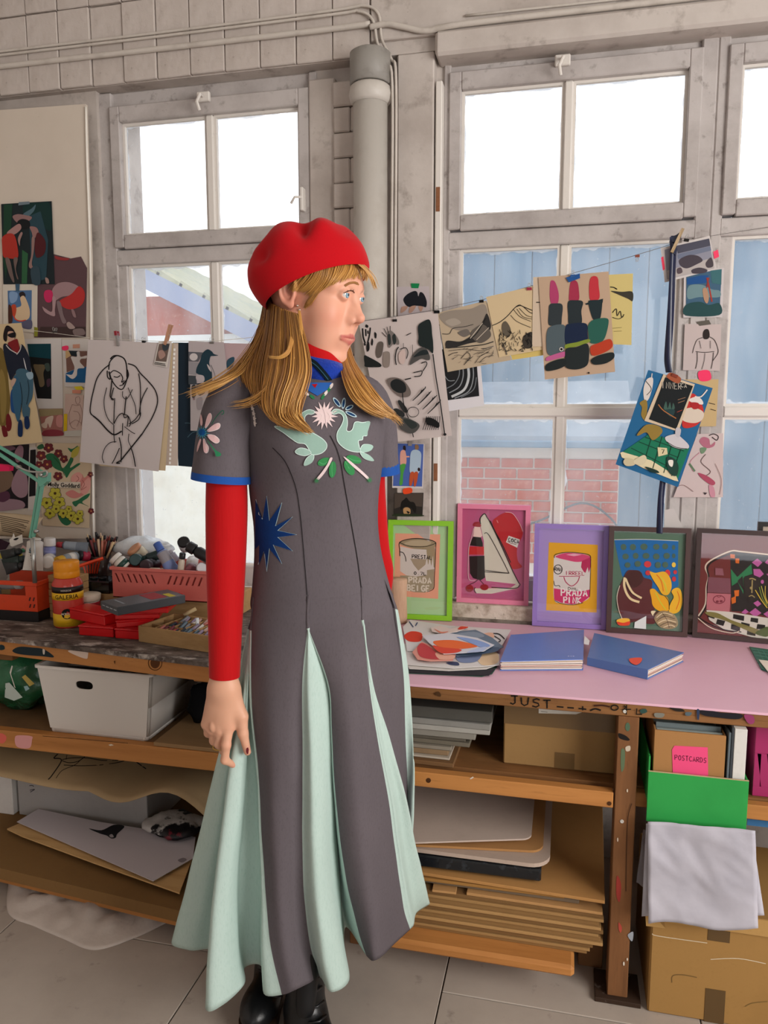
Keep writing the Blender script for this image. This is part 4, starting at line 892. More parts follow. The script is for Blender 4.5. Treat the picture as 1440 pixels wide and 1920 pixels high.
# ================================================================== left hand bench
LZ = 0.746
def lfy(x): return -0.525-0.108*(x+1.25)
SPLAT = mat('paint_crusted_top', '#7d7068', 0.75, 0.2, noise=[(9, '#3a322e', 0.42, 0.6, 0.9), (14, '#c9bfb6', 0.56, 0.66, 0.85), (30, '#8c6a70', 0.62, 0.7, 0.6), (45, '#1f1b1a', 0.64, 0.7, 0.8)], stretch=(1, 2.4, 1), bump=(50, 0.6, 0.004))
root = thing('workbench', 'paint crusted timber workbench under the left hand window', 'workbench', (-1.35, -0.25, 0.0))
m = MB(); m.prism([(-1.99, lfy(-1.99), LZ-0.013), (-0.67, lfy(-0.67), LZ-0.013), (-0.67, 0.012, LZ-0.013), (-1.99, 0.012, LZ-0.013)], (0, 0, 0.013)); m.build('top_board', SPLAT, root)
def rail_(z0, z1, off, name, mt, x0=-1.99, x1=-0.67, th=0.035):
    m = MB(); m.prism([(x0, lfy(x0)+off, z0), (x1, lfy(x1)+off, z0), (x1, lfy(x1)+off+th, z0), (x0, lfy(x0)+off+th, z0)], (0, 0, z1-z0)); return m.build(name, mt, root)
rail_(0.692, LZ-0.0132, 0.004, 'front_rail', PINE)
SZ = 0.474
m = MB(); m.box(-1.99, -0.67, -0.52, -0.49, 0.422, SZ, 0.002); m.build('shelf_rail', PINE, root)
m = MB(); m.box(-1.99, -0.67, -0.489, -0.03, SZ-0.014, SZ-0.0005); m.build('shelf_board', mat('shelf_board_brown', '#7a5c3e', 0.8, 0.15, noise=[(6, '#5c4430', 0.45, 0.75, 0.7)]), root)
m = MB(); m.box(-0.735, -0.675, -0.488, -0.44, 0.0, 0.691, 0.002); m.build('leg', WOODV, root)
m = MB(); m.box(-1.985, -1.93, -0.40, -0.34, 0.0, 0.691, 0.002); m.build('leg', WOODV, root)
m = MB(); m.box(-1.0, -0.75, -0.47, -0.10, 0.655, 0.691, 0.002); m.build('cross_rail', PINE, root)
m = MB(); m.box(-1.75, -1.62, -0.43, -0.10, 0.655, 0.691, 0.002); m.build('cross_rail', WOOD, root)
n_ = Vector((0.108, 1, 0)).normalized(); A = Art((-1.25, -0.521, 0), n_, 0.0004)
A.run('''
@ v
b #1c2a30 70 118 110 98 180 102 240 110 290 140 300 158 240 152 150 145 90 135
b #1f3136 0 88 22 92 25 112 0 116
b #d8c3b4 382 122 430 116 490 124 494 150 485 166 430 148
e #5a3517 872 190 26 30
o #5a3517 4 872 190 38 40
b #5a3517 640 180 648 178 646 196
b #c9c0b4 240 112 252 116 250 140 242 138
'''); A.put(root, 'rail_marks')
A = Art((0, -0.52, 0), (0, -1, 0), 0.0004)
A.run('@ v\nb #d99a98 85 605 120 596 178 602 180 622 165 668 95 660\nb #d8665a 0 586 30 596 36 618 20 640 0 636\np #e3d7c4 610 650 625 645 640 652 620 656\nl #4a2c16 3 240 600 720 640'); A.put(root, 'shelf_marks')
# ------------------------------------------------------------------ storage on the middle shelf
WHITEP = mat('white_plastic', '#d9d3cc', 0.4, 0.4)
r = thing('storage_bin', 'white plastic storage bin with an oval handle hole on the left shelf', 'storage bin', (-1.29, -0.35, SZ))
def rrect(hw, hh, rad, n=6):
    o = []
    for cx, cy, a0 in ((hw-rad, hh-rad, 0), (-hw+rad, hh-rad, PI/2), (-hw+rad, -hh+rad, PI), (hw-rad, -hh+rad, 1.5*PI)):
        for i in range(n): a = a0+PI/2*i/(n-1); o.append((cx+rad*math.cos(a), cy+rad*math.sin(a)))
    return o
m = MB(); m.smooth = True
def ringz(z, t): 
    cx = -1.2955; hw = 0.158+0.026*t; yf = -0.493-0.012*t; yb = -0.19; hh = (yb-yf)/2
    return [(cx+p[0], (yf+yb)/2+p[1], z) for p in rrect(hw, hh, 0.014)]
zb, zt = SZ+0.0006, 0.676
R0 = [ringz(zb, 0.0), ringz(zb+0.012, 0.06), ringz(zb+0.10, 0.5), ringz(zt, 1.0)]
nR = len(R0[0])
for i in range(3):
    for k in range(nR):
        p = [R0[i][k], R0[i][(k+1) % nR], R0[i+1][(k+1) % nR], R0[i+1][k]]
        if i > 0 and p[0][1] < min(q[1] for q in R0[i])+0.0012 and p[1][1] < min(q[1] for q in R0[i])+0.0012: continue     # front wall is made apart, with its hole
        m.add(p, [(0, 1, 2, 3)])
m.add(R0[0], [list(range(nR))[::-1]])
m.build('bin_walls', WHITEP, r).modifiers.new('t', 'SOLIDIFY').thickness = 0.003
m = MB(); cz = 0.628; cx = -1.325; nn_ = 32
def fp(x, z): t = (z-zb)/(zt-zb); return (x, -0.4935-0.0115*t, z)
outer = []; inner = []
for i in range(nn_):
    a = 2*PI*i/nn_; dx, dz = math.cos(a), math.sin(a)
    inner.append(fp(cx+0.026*math.copysign(abs(dx)**0.6, dx)*1.05, cz+0.0125*math.copysign(abs(dz)**0.8, dz)))
    x0l, x1l = -1.2955-0.165, -1.2955+0.165
    tt = min(((x1l-cx)/dx if dx > 1e-6 else 9, (x0l-cx)/dx if dx < -1e-6 else 9, (0.676-cz)/dz if dz > 1e-6 else 9, (zb+0.012-cz)/dz if dz < -1e-6 else 9)[k] for k in range(4))
    outer.append((cx+dx*tt, cz+dz*tt))
fl = []
for x, z in outer:
    t = (z-zb)/(zt-zb); hw = 0.158+0.026*t; xx = min(max(x, -1.2955-hw+0.004), -1.2955+hw-0.004)
    if abs(x-(-1.2955+0.165)) < 1e-4: xx = -1.2955+hw-0.004
    if abs(x-(-1.2955-0.165)) < 1e-4: xx = -1.2955-hw+0.004
    fl.append(fp(xx, z))
# corner points
def cornered(pts):
    return pts
m.add(fl+inner, [(i, (i+1) % nn_, nn_+(i+1) % nn_, nn_+i) for i in range(nn_)])
for sx in (-1, 1):
    for zc_, t in ((0.676, 1.0), (zb+0.012, 0.06)):
        c_ = fp(-1.2955+sx*(0.158+0.026*t-0.004), zc_); d2 = sorted(range(nn_), key=lambda i: (fl[i][0]-c_[0])**2+(fl[i][2]-c_[2])**2)
        ia = [i for i in d2 if abs(fl[i][2]-zc_) < 1e-4][0]; ib = [i for i in d2 if abs(fl[i][2]-zc_) >= 1e-4][0]; m.add([c_, fl[ia], fl[ib]], [(0, 1, 2)])
m.build('bin_front', WHITEP, r, weld=True).modifiers.new('t', 'SOLIDIFY').thickness = 0.003
m = MB(); m.smooth = True; rr = [(p[0]*1.0, p[1], zt) for p in ringz(zt, 1.25)]; ri = ringz(zt, 0.85)
m.add([(p[0], p[1], zt+0.001) for p in ringz(zt, 1.3)]+[(p[0], p[1], zt+0.001) for p in ringz(zt, 0.86)]+[(p[0], p[1], zt-0.006) for p in ringz(zt, 1.3)], [(k, (k+1) % nR, nR+(k+1) % nR, nR+k) for k in range(nR)]+[(2*nR+k, 2*nR+(k+1) % nR, (k+1) % nR, k) for k in range(nR)]); m.build('bin_rim', WHITEP, r)
m = MB(); m.color('#b9bdc4'); m.smooth = True; m.lathe([(0.0, 0.0), (0.03, 0.004), (0.03, 0.12), (0.012, 0.14), (0.012, 0.155)], 16, (-1.31, -0.43, SZ+0.004)); m.build('spray_bottle', SATIN, None, 'pale bottle glimpsed through the handle hole of the white bin', 'bottle')
m = MB(); m.color('#cfc9c2'); m.add([PY(*crop('w', *p), -0.40) for p in [(425, 92), (500, 74), (590, 88), (655, 112)]], [(0, 1, 2, 3)]); o = m.build('folded_paper', PRINT, None, 'folded paper poking out above the white bin', 'paper'); o.modifiers.new('t', 'SOLIDIFY').thickness = 0.001
m = MB(); m.box(-1.105, -0.76, -0.515, -0.12, SZ+0.0004, SZ+0.012, 0.001); m.build('plywood_offcut', mat('pale_plywood', '#9a7a55', 0.7, 0.2, noise=[(8, '#7f6244', 0.45, 0.75, 0.6)], stretch=(0.4, 3, 3)), None, 'plywood offcut lying on the left shelf beside the white bin', 'plywood')
def blob(fn_r, c, n=20, mcol=None, seed=0, zflat=None):
    m = MB(); m.smooth = True
    if mcol: m.color(mcol)
    def f(u, v):
        a = 2*PI*u; b = PI*(v-0.5); d = Vector((math.cos(b)*math.cos(a), math.cos(b)*math.sin(a), math.sin(b)))
        k = 1+0.28*mnoise.noise(d*1.7+Vector((seed, 0, 0)))+0.12*mnoise.noise(d*4+Vector((0, seed, 0)))
        p = Vector((c[0]+d.x*fn_r[0]*k, c[1]+d.y*fn_r[1]*k, c[2]+d.z*fn_r[2]*k))
        if zflat is not None: p.z = max(p.z, zflat)
        return p
    m.grid(f, n, n//2+2); return m
blob((0.062, 0.06, 0.066), (-1.03, -0.33, SZ+0.07), 24, None, 3, SZ+0.0125).build('black_bag', mat('black_cloth', '#121214', 0.9, 0.1, bump=(12, 0.6, 0.01)), None, 'crumpled black cloth bag on the plywood offcut', 'bag')
m = MB(); m.color('#5b6266'); m.box(-0.950, -0.80, -0.40, -0.24, SZ+0.0125, SZ+0.13, 0.006); m.build('lidded_box', GLOSS, None, 'grey clip lid box at the back of the left shelf', 'box')
blob((0.13, 0.10, 0.115), (-1.66, -0.33, SZ+0.108), 26, None, 8, SZ+0.001).build('green_bag', mat('green_plastic_bag', '#2f6a48', 0.25, 0.5, noise=[(7, '#8fae9c', 0.58, 0.66, 0.6), (5, '#18502f', 0.4, 0.6, 0.8)], bump=(16, 0.8, 0.012)), None, 'bulging green plastic bag left of the white bin', 'plastic bag')
A = Art((-1.58, -0.43, 0), (0, -1, 0), 0.012); 
r = thing('card_tags', 'white card tags and a yellow label in front of the green bag', 'card', (-1.57, -0.444, SZ+0.002)); A.run('@ w\np #b9c4bc 35 210 60 205 145 300 90 322 30 300\np #d7d3ca 62 140 75 95 82 100 70 150 100 240 92 235\np #b5a055 140 170 162 155 222 212 190 230\np #8fb0b4 152 230 175 225 190 245 165 260'); A.put(r, 'tag')
# ------------------------------------------------------------------ lower storage
m = MB(); m.color('#84643e'); m.prism([(-1.99, -0.58, 0.075), (-0.72, -0.70, 0.075), (-0.72, -0.12, 0.075), (-1.99, -0.12, 0.075)], (0, 0, 0.034)); m.build('cardboard_shelf', CARD, None, 'long thick brown cardboard panel forming the lowest shelf at left', 'cardboard')
m = MB(); m.prism([(-1.99, -0.54, 0.035), (-0.74, -0.665, 0.035), (-0.74, -0.20, 0.035), (-1.99, -0.20, 0.035)], (0, 0, 0.038)); m.build('floor_plank', PINE, None, 'pine plank under the brown cardboard panel at left', 'plank')
for x in (-1.9, -0.86):
    m = MB(); m.box(x, x+0.1, -0.52, -0.25, 0.0, 0.0345, 0.002); m.build('support_block', WOOD, None, 'low timber block under the %s of the left pine plank' % ('far end' if x < -1.5 else 'near end'), 'wood block')
r = thing('grey_box', 'long grey board box standing on the cardboard panel under the brown paper', 'box', (-1.45, -0.25, 0.11))
m = MB(); m.color('#a9a6a4'); lbox(m, -1.695, -1.232, -0.352, -0.14, 0.1096, 0.262, 0.002, 0); m.build('box_body', CARD, r)
A = Art((0, -0.352, 0), (0, -1, 0), 0.0005); A.run('@ v\ns #3a3a40 4 165 880 180 878 190 884\ns #3a3a40 4 168 905 195 900 170 916\no #3a3a40 4 180 858 12 8'); A.put(r, 'pencil_mark')
m = MB(); m.color('#e0dcd8'); lbox(m, -1.99, -1.71, -0.36, -0.14, 0.1096, 0.30, 0.002, 0); m.build('white_box', CARD, None, 'white box at the left edge beside the grey board box', 'box')
GL = 'papers piled under the left bench'
m = MB(); m.color('#d0b287')
for i, (dx, col) in enumerate(((0, '#b98f5e'), (0.03, '#d8b888'), (-0.02, '#c9a474'))):
    m = MB(); m.color(col); P = [PZ(*crop('v', *p), 0.118+i*0.007) for p in [(125, 1165+i*2), (40, 1128), (220, 1050), (1080, 1300), (1010, 1490), (560, 1330)]]
    m.prism(P, (0, 0, 0.004)); m.build('veneer_sheet', WOODLIGHT if False else mat('veneer', '#d3ac76', 0.6, 0.25, noise=[(7, '#b68a55', 0.45, 0.75, 0.7)], stretch=(0.6, 6, 6)), None, '%s pale wood veneer sheet under the white drawing paper' % ['lowest', 'middle', 'topmost'][i], 'veneer', GL)
z0 = 0.146
P = [PZ(*crop('v', *p), z0) for p in [(95, 1085), (215, 1012), (560, 1085), (1100, 1170), (1085, 1290), (862, 1418)]]
r = thing('drawing_sheet', 'large white paper with a black ink shape on the veneer sheets', 'paper', sum(P, Vector())/6, GL); m = MB(); m.color('#cdc5ca'); m.prism(P, (0, 0, 0.0015)); m.build('paper', PRINT, r)
A = Art((0, 0, z0+0.0015), (0, 0, 1), 0.0004); A.run('@ v\nb #1d1d22 500 1120 570 1130 640 1100 700 1108 660 1150 650 1172 625 1176 600 1160 560 1148\nb #b9b2b8 615 1158 630 1152 640 1168 622 1170\ns #26262a 7 850 1122 890 1160 960 1172 1010 1166\ns #26262a 5 870 1110 920 1150 990 1158\nb #8f878c 1000 1298 1030 1285 1050 1295 1020 1310'); A.put(r)
blob((0.09, 0.07, 0.022), (-1.12, -0.38, 0.168), 22, None, 5, 0.149).build('crumpled_magazine', mat('magazine_print', '#c9c5c2', 0.4, 0.4, noise=[(9, '#17161a', 0.48, 0.52, 1.0), (6, '#7a2230', 0.62, 0.64, 0.9)], bump=(20, 0.5, 0.008)), None, 'crumpled black and white magazine beside the grey box', 'magazine')
KRAFT = mat('kraft_paper', '#b29873', 0.7, 0.2, noise=[(4, '#9c8260', 0.45, 0.75, 0.6)], bump=(8, 0.4, 0.008))
m = MB(); m.smooth = True
def bp(u, v):
    x = -1.95+u*1.14; back = Vector((x, -0.16, 0.372-0.02*u)); yf = -0.455-0.05*math.sin(3*u); zf = 0.318-0.012*math.sin(5*u)
    if u > 0.55: k = (u-0.55)/0.45; zf -= 0.10*k*k+0.03*math.sin(9*k); yf -= 0.03*k
    fr = Vector((x, yf, zf)); p = back.lerp(fr, v); p.z += 0.02*math.sin(PI*v)*(1-0.6*u)+0.006*math.sin(14*u+4*v); return p
m.grid(bp, 44, 14); r = thing('kraft_paper_sheet', 'wide sheet of brown paper with a charcoal drawing under the left shelf', 'paper', (-1.4, -0.3, 0.29)); o = m.build('paper', KRAFT, r); o.modifiers.new('t', 'SOLIDIFY').thickness = 0.001
bv = BVHTree.FromPolygons([Vector(v) for v in m.v], m.f)
def on_surf(bvh, x, y, off=0.0015):
    d = ray(x, y).normalized(); h = bvh.ray_cast(CAM, d)
    if h[0] is None: return None
    return h[0]-d*off
def surf_lines(spec, bvh, parent, name, mt, off=0.0018):
    mb = MB()
    for ln in spec.strip().split('\n'):
        t = ln.split()
        if t[0] == '@': ck = t[1]; continue
        wd = float(t[2]); nums = [float(q) for q in t[3:]]; pts = [crop(ck, nums[i], nums[i+1]) for i in range(0, len(nums), 2)]; pts = catmull(pts, 8)
        L_, R_ = strip(pts, wd/CROPS[ck][2]); vs = [(on_surf(bvh, *a, off), on_surf(bvh, *b, off)) for a, b in zip(L_, R_)]
        for i in range(len(vs)-1):
            q = [vs[i][0], vs[i+1][0], vs[i+1][1], vs[i][1]]
            if all(p is not None for p in q): mb.add(q, [(0, 1, 2, 3)], t[1])
    if mb.f: return mb.build(name, mt, parent)
surf_lines('''
@ w
s #241c18 7 345 690 375 660
s #241c18 7 345 692 395 705 335 800 310 828
s #241c18 5 395 705 440 720 500 712 545 682
s #241c18 5 400 700 460 690 560 690 660 705 760 705
s #241c18 5 410 735 520 740 640 735 740 722 800 708
s #241c18 7 870 710 940 760 1010 800 1070 825
s #241c18 5 1070 825 1120 790 1150 765 1155 740
s #241c18 4 430 670 425 700
s #241c18 4 360 820 400 770 480 735 520 700
''', bv, r, 'charcoal_lines', PRINT)
m = MB(); m.smooth = True; P0 = [(-1.62, -0.50), (-1.50, -0.655), (-1.385, -0.69), (-1.28, -0.715), (-1.17, -0.735), (-1.09, -0.665), (-1.04, -0.59)]; front = catmull(P0, 8); nf = len(front)-1
def tf(u, v):
    i = u*nf; k = min(int(i), nf-1); a = Vector((*front[k], 0)).lerp(Vector((*front[k+1], 0)), i-k); b = Vector((-1.68+0.62*u, -0.42, 0)); p = a.lerp(b, v)
    n1 = mnoise.noise(Vector((p.x*14, p.y*14, 1.0))); n2 = mnoise.noise(Vector((p.x*34, p.y*34, 5.0)))
    p.z = 0.0012+(0.028*min(1, v*3.0))*(0.55+0.9*abs(n1)+0.35*abs(n2)); p.z = min(p.z, 0.072 if p.y < -0.55 else 0.032); return p
m.grid(tf, 60, 26); o = m.build('tissue_paper_heap', mat('pale_tissue', '#c9bdb4', 0.75, 0.2, noise=[(9, '#b3a69d', 0.45, 0.75, 0.6)], bump=(30, 0.4, 0.006)), None, 'crumpled pale tissue paper on the floor under the left bench', 'tissue paper'); o.modifiers.new('t', 'SOLIDIFY').thickness = 0.0008
# ------------------------------------------------------------------ art supplies on the left bench
def face_frame(pa, pb, z0, Y=None):
    a = PZ(*pa, z0) if Y is None else PY(*pa, Y); b = PZ(*pb, z0) if Y is None else PY(*pb, Y); a.z = b.z = z0
    ex = (b-a).normalized(); return frameM(a, ex, Vector((-ex.y, ex.x, 0)), Vector((0, 0, 1))), (b-a).length
def crate(label, M_, w_, dep, h, col, rim, slots, hole=None, name='plastic_crate', grp='folding plastic crates on the left bench', base=None):
    """open slatted crate: local x along the front, y back, z up; slots = list of (x0, x1, z0, z1, shear)"""
    o0 = M_ @ Vector((w_/2, dep/2, 0)); r = thing(name, label, 'crate', o0, grp); pm = GLOSS if False else SATIN
    def part(nm, f):
        m = MB(); m.M = M_; m.color(col); f(m); return m.build(nm, pm, r)
    part('crate_floor', lambda m: m.box(0, w_, 0, dep, 0, 0.003))
    part('back_wall', lambda m: m.box(0, w_, dep-0.003, dep, 0.0032, h))
    for x in (0, w_-0.003): part('side_wall', lambda m: m.box(x, x+0.003, 0.0032, dep-0.0032, 0.0032, h))
    # front: cells between slots
    xs = sorted(slots)
    def front(m):
        m.box(0, w_, 0, 0.003, 0.0, xs[0][2] if xs else h)
        if not xs: return
        z0, z1 = xs[0][2], xs[0][3]; m.box(0, w_, 0, 0.003, z1, h); cur = 0.0; curt = 0.0
        for (x0, x1, _, _, sh) in xs:
            m.prism([(cur, 0, z0), (x0, 0, z0), (x0+sh, 0, z1), (curt, 0, z1)], (0, 0.003, 0)); cur = x1; curt = x1+sh
        m.prism([(cur, 0, z0), (w_, 0, z0), (w_, 0, z1), (curt, 0, z1)], (0, 0.003, 0))
    part('front_wall', front)
    def rimf(m):
        m.color(rim); t = 0.006
        m.box(-t, w_+t, -t, 0.0, h-0.009, h+0.001, 0.001); m.box(-t, w_+t, dep, dep+t, h-0.009, h+0.001, 0.001); m.box(-t, 0.0, 0.0, dep, h-0.009, h+0.001, 0.001); m.box(w_, w_+t, 0.0, dep, h-0.009, h+0.001, 0.001)
    part('rim', rimf)
    return r
def bottle(label, a, b, r0, body, cap, kind='tube', name='paint_tube', group='paint tubes and bottles heaped on the left bench', capf=0.2, mt=None, band=None):
    """a lying or standing tube/bottle from world point a (tail) to b (cap end)"""
    a, b = Vector(a), Vector(b); ax = (b-a); L_ = ax.length; ez = ax.normalized(); ex = ez.orthogonal().normalized(); ey = ez.cross(ex)
    if kind == 'tube':                        # crimped flat tail across the view
        vd = (CAM-(a+b)/2).normalized(); ey = (vd-ez*vd.dot(ez)).normalized(); ex = ey.cross(ez)
    M_ = frameM(a, ex, ey, ez); low = min(a.z, b.z)
    rt = thing(name, label, 'paint tube' if kind == 'tube' else 'bottle', ((a+b)/2).to_tuple()[:2]+(low,), group)
    m = MB(); m.M = M_; m.smooth = True; m.color(body); bl = L_*(1-capf)
    if kind == 'tube':
        n = 16; rings = [(0.0, 1.25, 0.12), (0.08, 1.22, 0.14), (0.35, 1.12, 0.6), (0.75, 1.0, 1.0), (0.93, 1.0, 1.0), (1.0, 0.55, 0.55)]
        vs = [(r0*sx*math.cos(2*PI*k/n), r0*sy*math.sin(2*PI*k/n), t*bl) for t, sx, sy in rings for k in range(n)]
        fs = [(i*n+k, i*n+(k+1) % n, (i+1)*n+(k+1) % n, (i+1)*n+k) for i in range(len(rings)-1) for k in range(n)]+[list(range(n))[::-1], list(range((len(rings)-1)*n, len(rings)*n))]
        m.add(vs, fs[:-2]); m.smooth = False; m.add(vs, fs[-2:]); 
        if band:
            m.smooth = True; m.color(band)
            for i in (2, 3):
                t0, x0, y0 = rings[i]; t1, x1, y1 = rings[i+1]
            vs2 = [(r0*1.012*sx*math.cos(2*PI*k/n), r0*1.02*sy*math.sin(2*PI*k/n), t*bl) for t, sx, sy in ((0.45, 1.09, 0.72), (0.75, 1.0, 1.0), (0.9, 1.0, 1.0)) for k in range(n)]
            m.add(vs2, [(i*n+k, i*n+(k+1) % n, (i+1)*n+(k+1) % n, (i+1)*n+k) for i in range(2) for k in range(n)])
    else:
        m.lathe([(r0*0.9, 0), (r0, bl*0.05), (r0, bl*0.82), (r0*0.75, bl*0.95), (r0*0.7, bl)], 18)
        if band: m.color(band); m.lathe([(r0*1.015, bl*0.2), (r0*1.015, bl*0.62)], 18)
    m.build('body', mt or SATIN, rt)
    m = MB(); m.M = M_; m.smooth = True; m.color(cap); rc = r0*(0.72 if kind == 'tube' else 0.82) if kind != 'wide' else r0*1.0
    m.lathe([(rc*0.98, bl+0.0003), (rc, bl+0.002), (rc*0.97, L_-0.002), (rc*0.8, L_)], 16); m.build('cap', SATIN, rt)
    return rt
def bpx(label, pa, pb, Ya, Yb, r0, body, cap, kind='tube', **k):
    return bottle(label, PY(*pa, Ya), PY(*pb, Yb), r0, body, cap, kind, **k)
# orange crate, left edge
M_, w_ = face_frame((-40, 1160), (72, 1167), LZ+0.0006)
Mo = Matrix.Translation((0, 0, 0.0))
r = thing('plastic_crate', 'orange plastic crate at the left edge on a black base', 'crate', M_ @ Vector((w_/2, 0.07, 0)), 'folding plastic crates on the left bench')
ORG = '#d8431c'
def cp(nm, f, col):
    m = MB(); m.M = M_; m.color(col); f(m); m.build(nm, SATIN, r)
H1 = 0.128
cp('base', lambda m: m.box(0, w_, 0.0, 0.16, 0, 0.033, 0.002), '#1d1b1c')
cp('front_wall', lambda m: (m.box(0, w_, 0, 0.004, 0.034, 0.084), m.box(0, w_, 0, 0.004, 0.116, H1), m.box(w_-0.04, w_, 0, 0.004, 0.084, 0.116)), ORG)
cp('side_wall', lambda m: m.box(w_-0.004, w_, 0.0042, 0.16, 0.034, H1), ORG)
cp('back_wall', lambda m: m.box(0, w_-0.0042, 0.156, 0.16, 0.034, H1), ORG)
cp('rim', lambda m: (m.box(0, w_+0.004, -0.004, -0.0002, H1-0.012, H1+0.002, 0.001), m.box(w_+0.0002, w_+0.004, 0, 0.16, H1-0.012, H1+0.002, 0.001)), ORG)
for (x, z) in ((w_-0.030, 0.074), (w_-0.016, 0.074), (w_-0.030, 0.052), (w_-0.016, 0.052)):
    cp('slot', lambda m: m.prism([(x, -0.0006, z-0.006), (x+0.005, -0.0006, z-0.006), (x+0.009, -0.0006, z+0.006), (x+0.004, -0.0006, z+0.006)], (0, 0.0004, 0)), '#4a150a')
# chest of flat wooden drawers
M_, w_ = face_frame((92, 1160), (150, 1165), LZ+0.0006, Y=-0.265)
r = thing('wooden_block_stack', 'stack of rough wooden boards between orange crate and yellow bottle', 'wood', M_ @ Vector((w_/2, 0.03, 0)))
RAW = mat('rough_wood', '#ad8a5e', 0.75, 0.2, noise=[(9, '#8b6a42', 0.45, 0.75, 0.7), (50, '#5e452a', 0.62, 0.78, 0.5)], stretch=(0.5, 3, 3), bump=(40, 0.3, 0.003))
for i in range(6):
    m = MB(); m.M = M_; m.box(random.uniform(0, .003), w_-random.uniform(0, .004), random.uniform(0, .004), 0.058, i*0.0235, i*0.0235+0.0225, 0.0015); m.build('board', RAW, r)
# yellow capped bottle of red paint
bx_, by_ = -1.468, -0.385; q = PZ(119, 1177, LZ); bx_, by_ = q.x, q.y+0.03
r = thing('paint_bottle', 'red acrylic paint bottle with yellow cap and yellow label', 'paint bottle', (bx_, by_, LZ))
def lat(nm, prof, col, mt=SATIN):
    m = MB(); m.smooth = True; m.color(col); m.lathe(prof, 36, (bx_, by_, LZ+0.0006)); return m.build(nm, mt, r)
R_ = 0.0455
lat('bottle_body', [(R_*0.93, 0), (R_, 0.005), (R_, 0.128), (R_*0.97, 0.136), (R_*0.80, 0.15), (R_*0.78, 0.153)], '#c9473c', GLOSS)
lat('label_lower', [(R_*1.008, 0.006), (R_*1.008, 0.045)], '#e8b71e')
lat('label_upper', [(R_*1.008, 0.088), (R_*1.008, 0.110)], '#e8b71e')
lat('label_black', [(R_*1.010, 0.1105), (R_*1.010, 0.129)], '#1b1413')
lat('cap', [(R_*0.80, 0.1535), (R_*0.83, 0.155), (R_*0.83, 0.172), (R_*0.815, 0.1735), (R_*0.83, 0.175), (R_*0.83, 0.200), (R_*0.79, 0.203), (0, 0.2032)], '#f09a1c')
def wrap_text(txt, size, z, col, rad, ang0, parent, nm='lettering', bold=0.0):
    cu = bpy.data.curves.new('lettering', 'FONT'); cu.body = txt; cu.size = size; cu.align_x = 'CENTER'; cu.align_y = 'CENTER'; cu.resolution_u = 2; cu.offset = bold
    o = bpy.data.objects.new('t', cu); COL.objects.link(o); dg = bpy.context.evaluated_depsgraph_get(); dg.update(); me = bpy.data.meshes.new_from_object(o.evaluated_get(dg)); bpy.data.objects.remove(o)
    b = bmesh.new(); b.from_mesh(me); bmesh.ops.triangulate(b, faces=b.faces); bmesh.ops.subdivide_edges(b, edges=[e for e in b.edges if e.calc_length() > size*0.3], cuts=1)
    mb = MB(); mb.color(col); mb.add([(bx_+rad*math.sin(ang0+v.co.x/rad), by_-rad*math.cos(ang0+v.co.x/rad), LZ+z+v.co.y) for v in b.verts], [[v.index for v in f.verts] for f in b.faces]); b.free(); return mb.build(nm, PRINT, parent)
ang = math.atan2(CAM.x-bx_, -(CAM.y-by_)); ang = math.atan2(CAM.x-bx_, by_-CAM.y)-0.12
wrap_text('GALERIA', 0.0185, 0.0985, '#2b1a0c', R_*1.02, ang, r, bold=0.0002)
wrap_text('WINSOR', 0.008, 0.119, '#d8cfc4', R_*1.022, ang, r)
m = MB(); m.color('#17120f'); rr_ = R_*1.02; c_ = 0.047
m.add([(bx_+rr_*math.sin(ang+0.016*math.cos(t)/rr_), by_-rr_*math.cos(ang+0.016*math.cos(t)/rr_), LZ+c_+0.016*math.sin(t)) for t in [2*PI*i/24 for i in range(24)]], [list(range(24))]); m.build('emblem', PRINT, r)
wrap_text('ACRYLIC', 0.0085, 0.047, '#e8dccb', R_*1.03, ang, r, bold=0.0002)
wrap_text('- - - -', 0.0055, 0.019, '#5a3a10', R_*1.02, ang+0.1, r)
# white and red tub behind the bottle
q = PZ(163, 1150, LZ); q = Vector((-1.44, -0.30, LZ)); q = PY(166, 1140, -0.245)
r = thing('paint_tub', 'white paint tub with a dark red label behind the yellow capped bottle', 'paint tub', (q.x, q.y, LZ))
def lat2(nm, prof, col): 
    m = MB(); m.smooth = True; m.color(col); m.lathe(prof, 28, (q.x, q.y, LZ+0.0006)); m.build(nm, SATIN, r)
lat2('tub_body', [(0.033, 0), (0.0345, 0.003), (0.0355, 0.062), (0.034, 0.066)], '#d5cbc2'); lat2('label', [(0.0356, 0.034), (0.0362, 0.058)], '#a81f2c'); lat2('lid', [(0.0375, 0.062), (0.0385, 0.064), (0.0395, 0.08), (0.037, 0.082), (0, 0.0822)], '#e0d2bd')
# black pan set
M_, w_ = face_frame((142, 1112), (206, 1106), LZ+0.074, Y=-0.20); r = thing('watercolour_pan', 'shiny black paint pan set behind the white paint tub', 'paint set', M_ @ Vector((w_/2, 0.04, 0)))
m = MB(); m.M = M_; m.box(0, w_, 0, 0.09, 0, 0.04, 0.004); m.build('case', mat('gloss_black', '#151719', 0.12, 0.6), r)
for i in range(3):
    m = MB(); m.M = M_; m.color(['#23282a', '#2b3032', '#1b2022'][i]); m.smooth = True; m.lathe([(0.012, 0.0402), (0.013, 0.046), (0.010, 0.047)], 14, (0.018+i*0.032, 0.03, 0)); m.build('pan', GLOSS, r)
m = MB(); m.box(-1.50, -1.02, -0.20, 0.0, LZ+0.0006, LZ+0.073, 0.002); m.build('wooden_box', RAW, None, 'plain wooden box supporting the pink crate at the back of the bench', 'box')
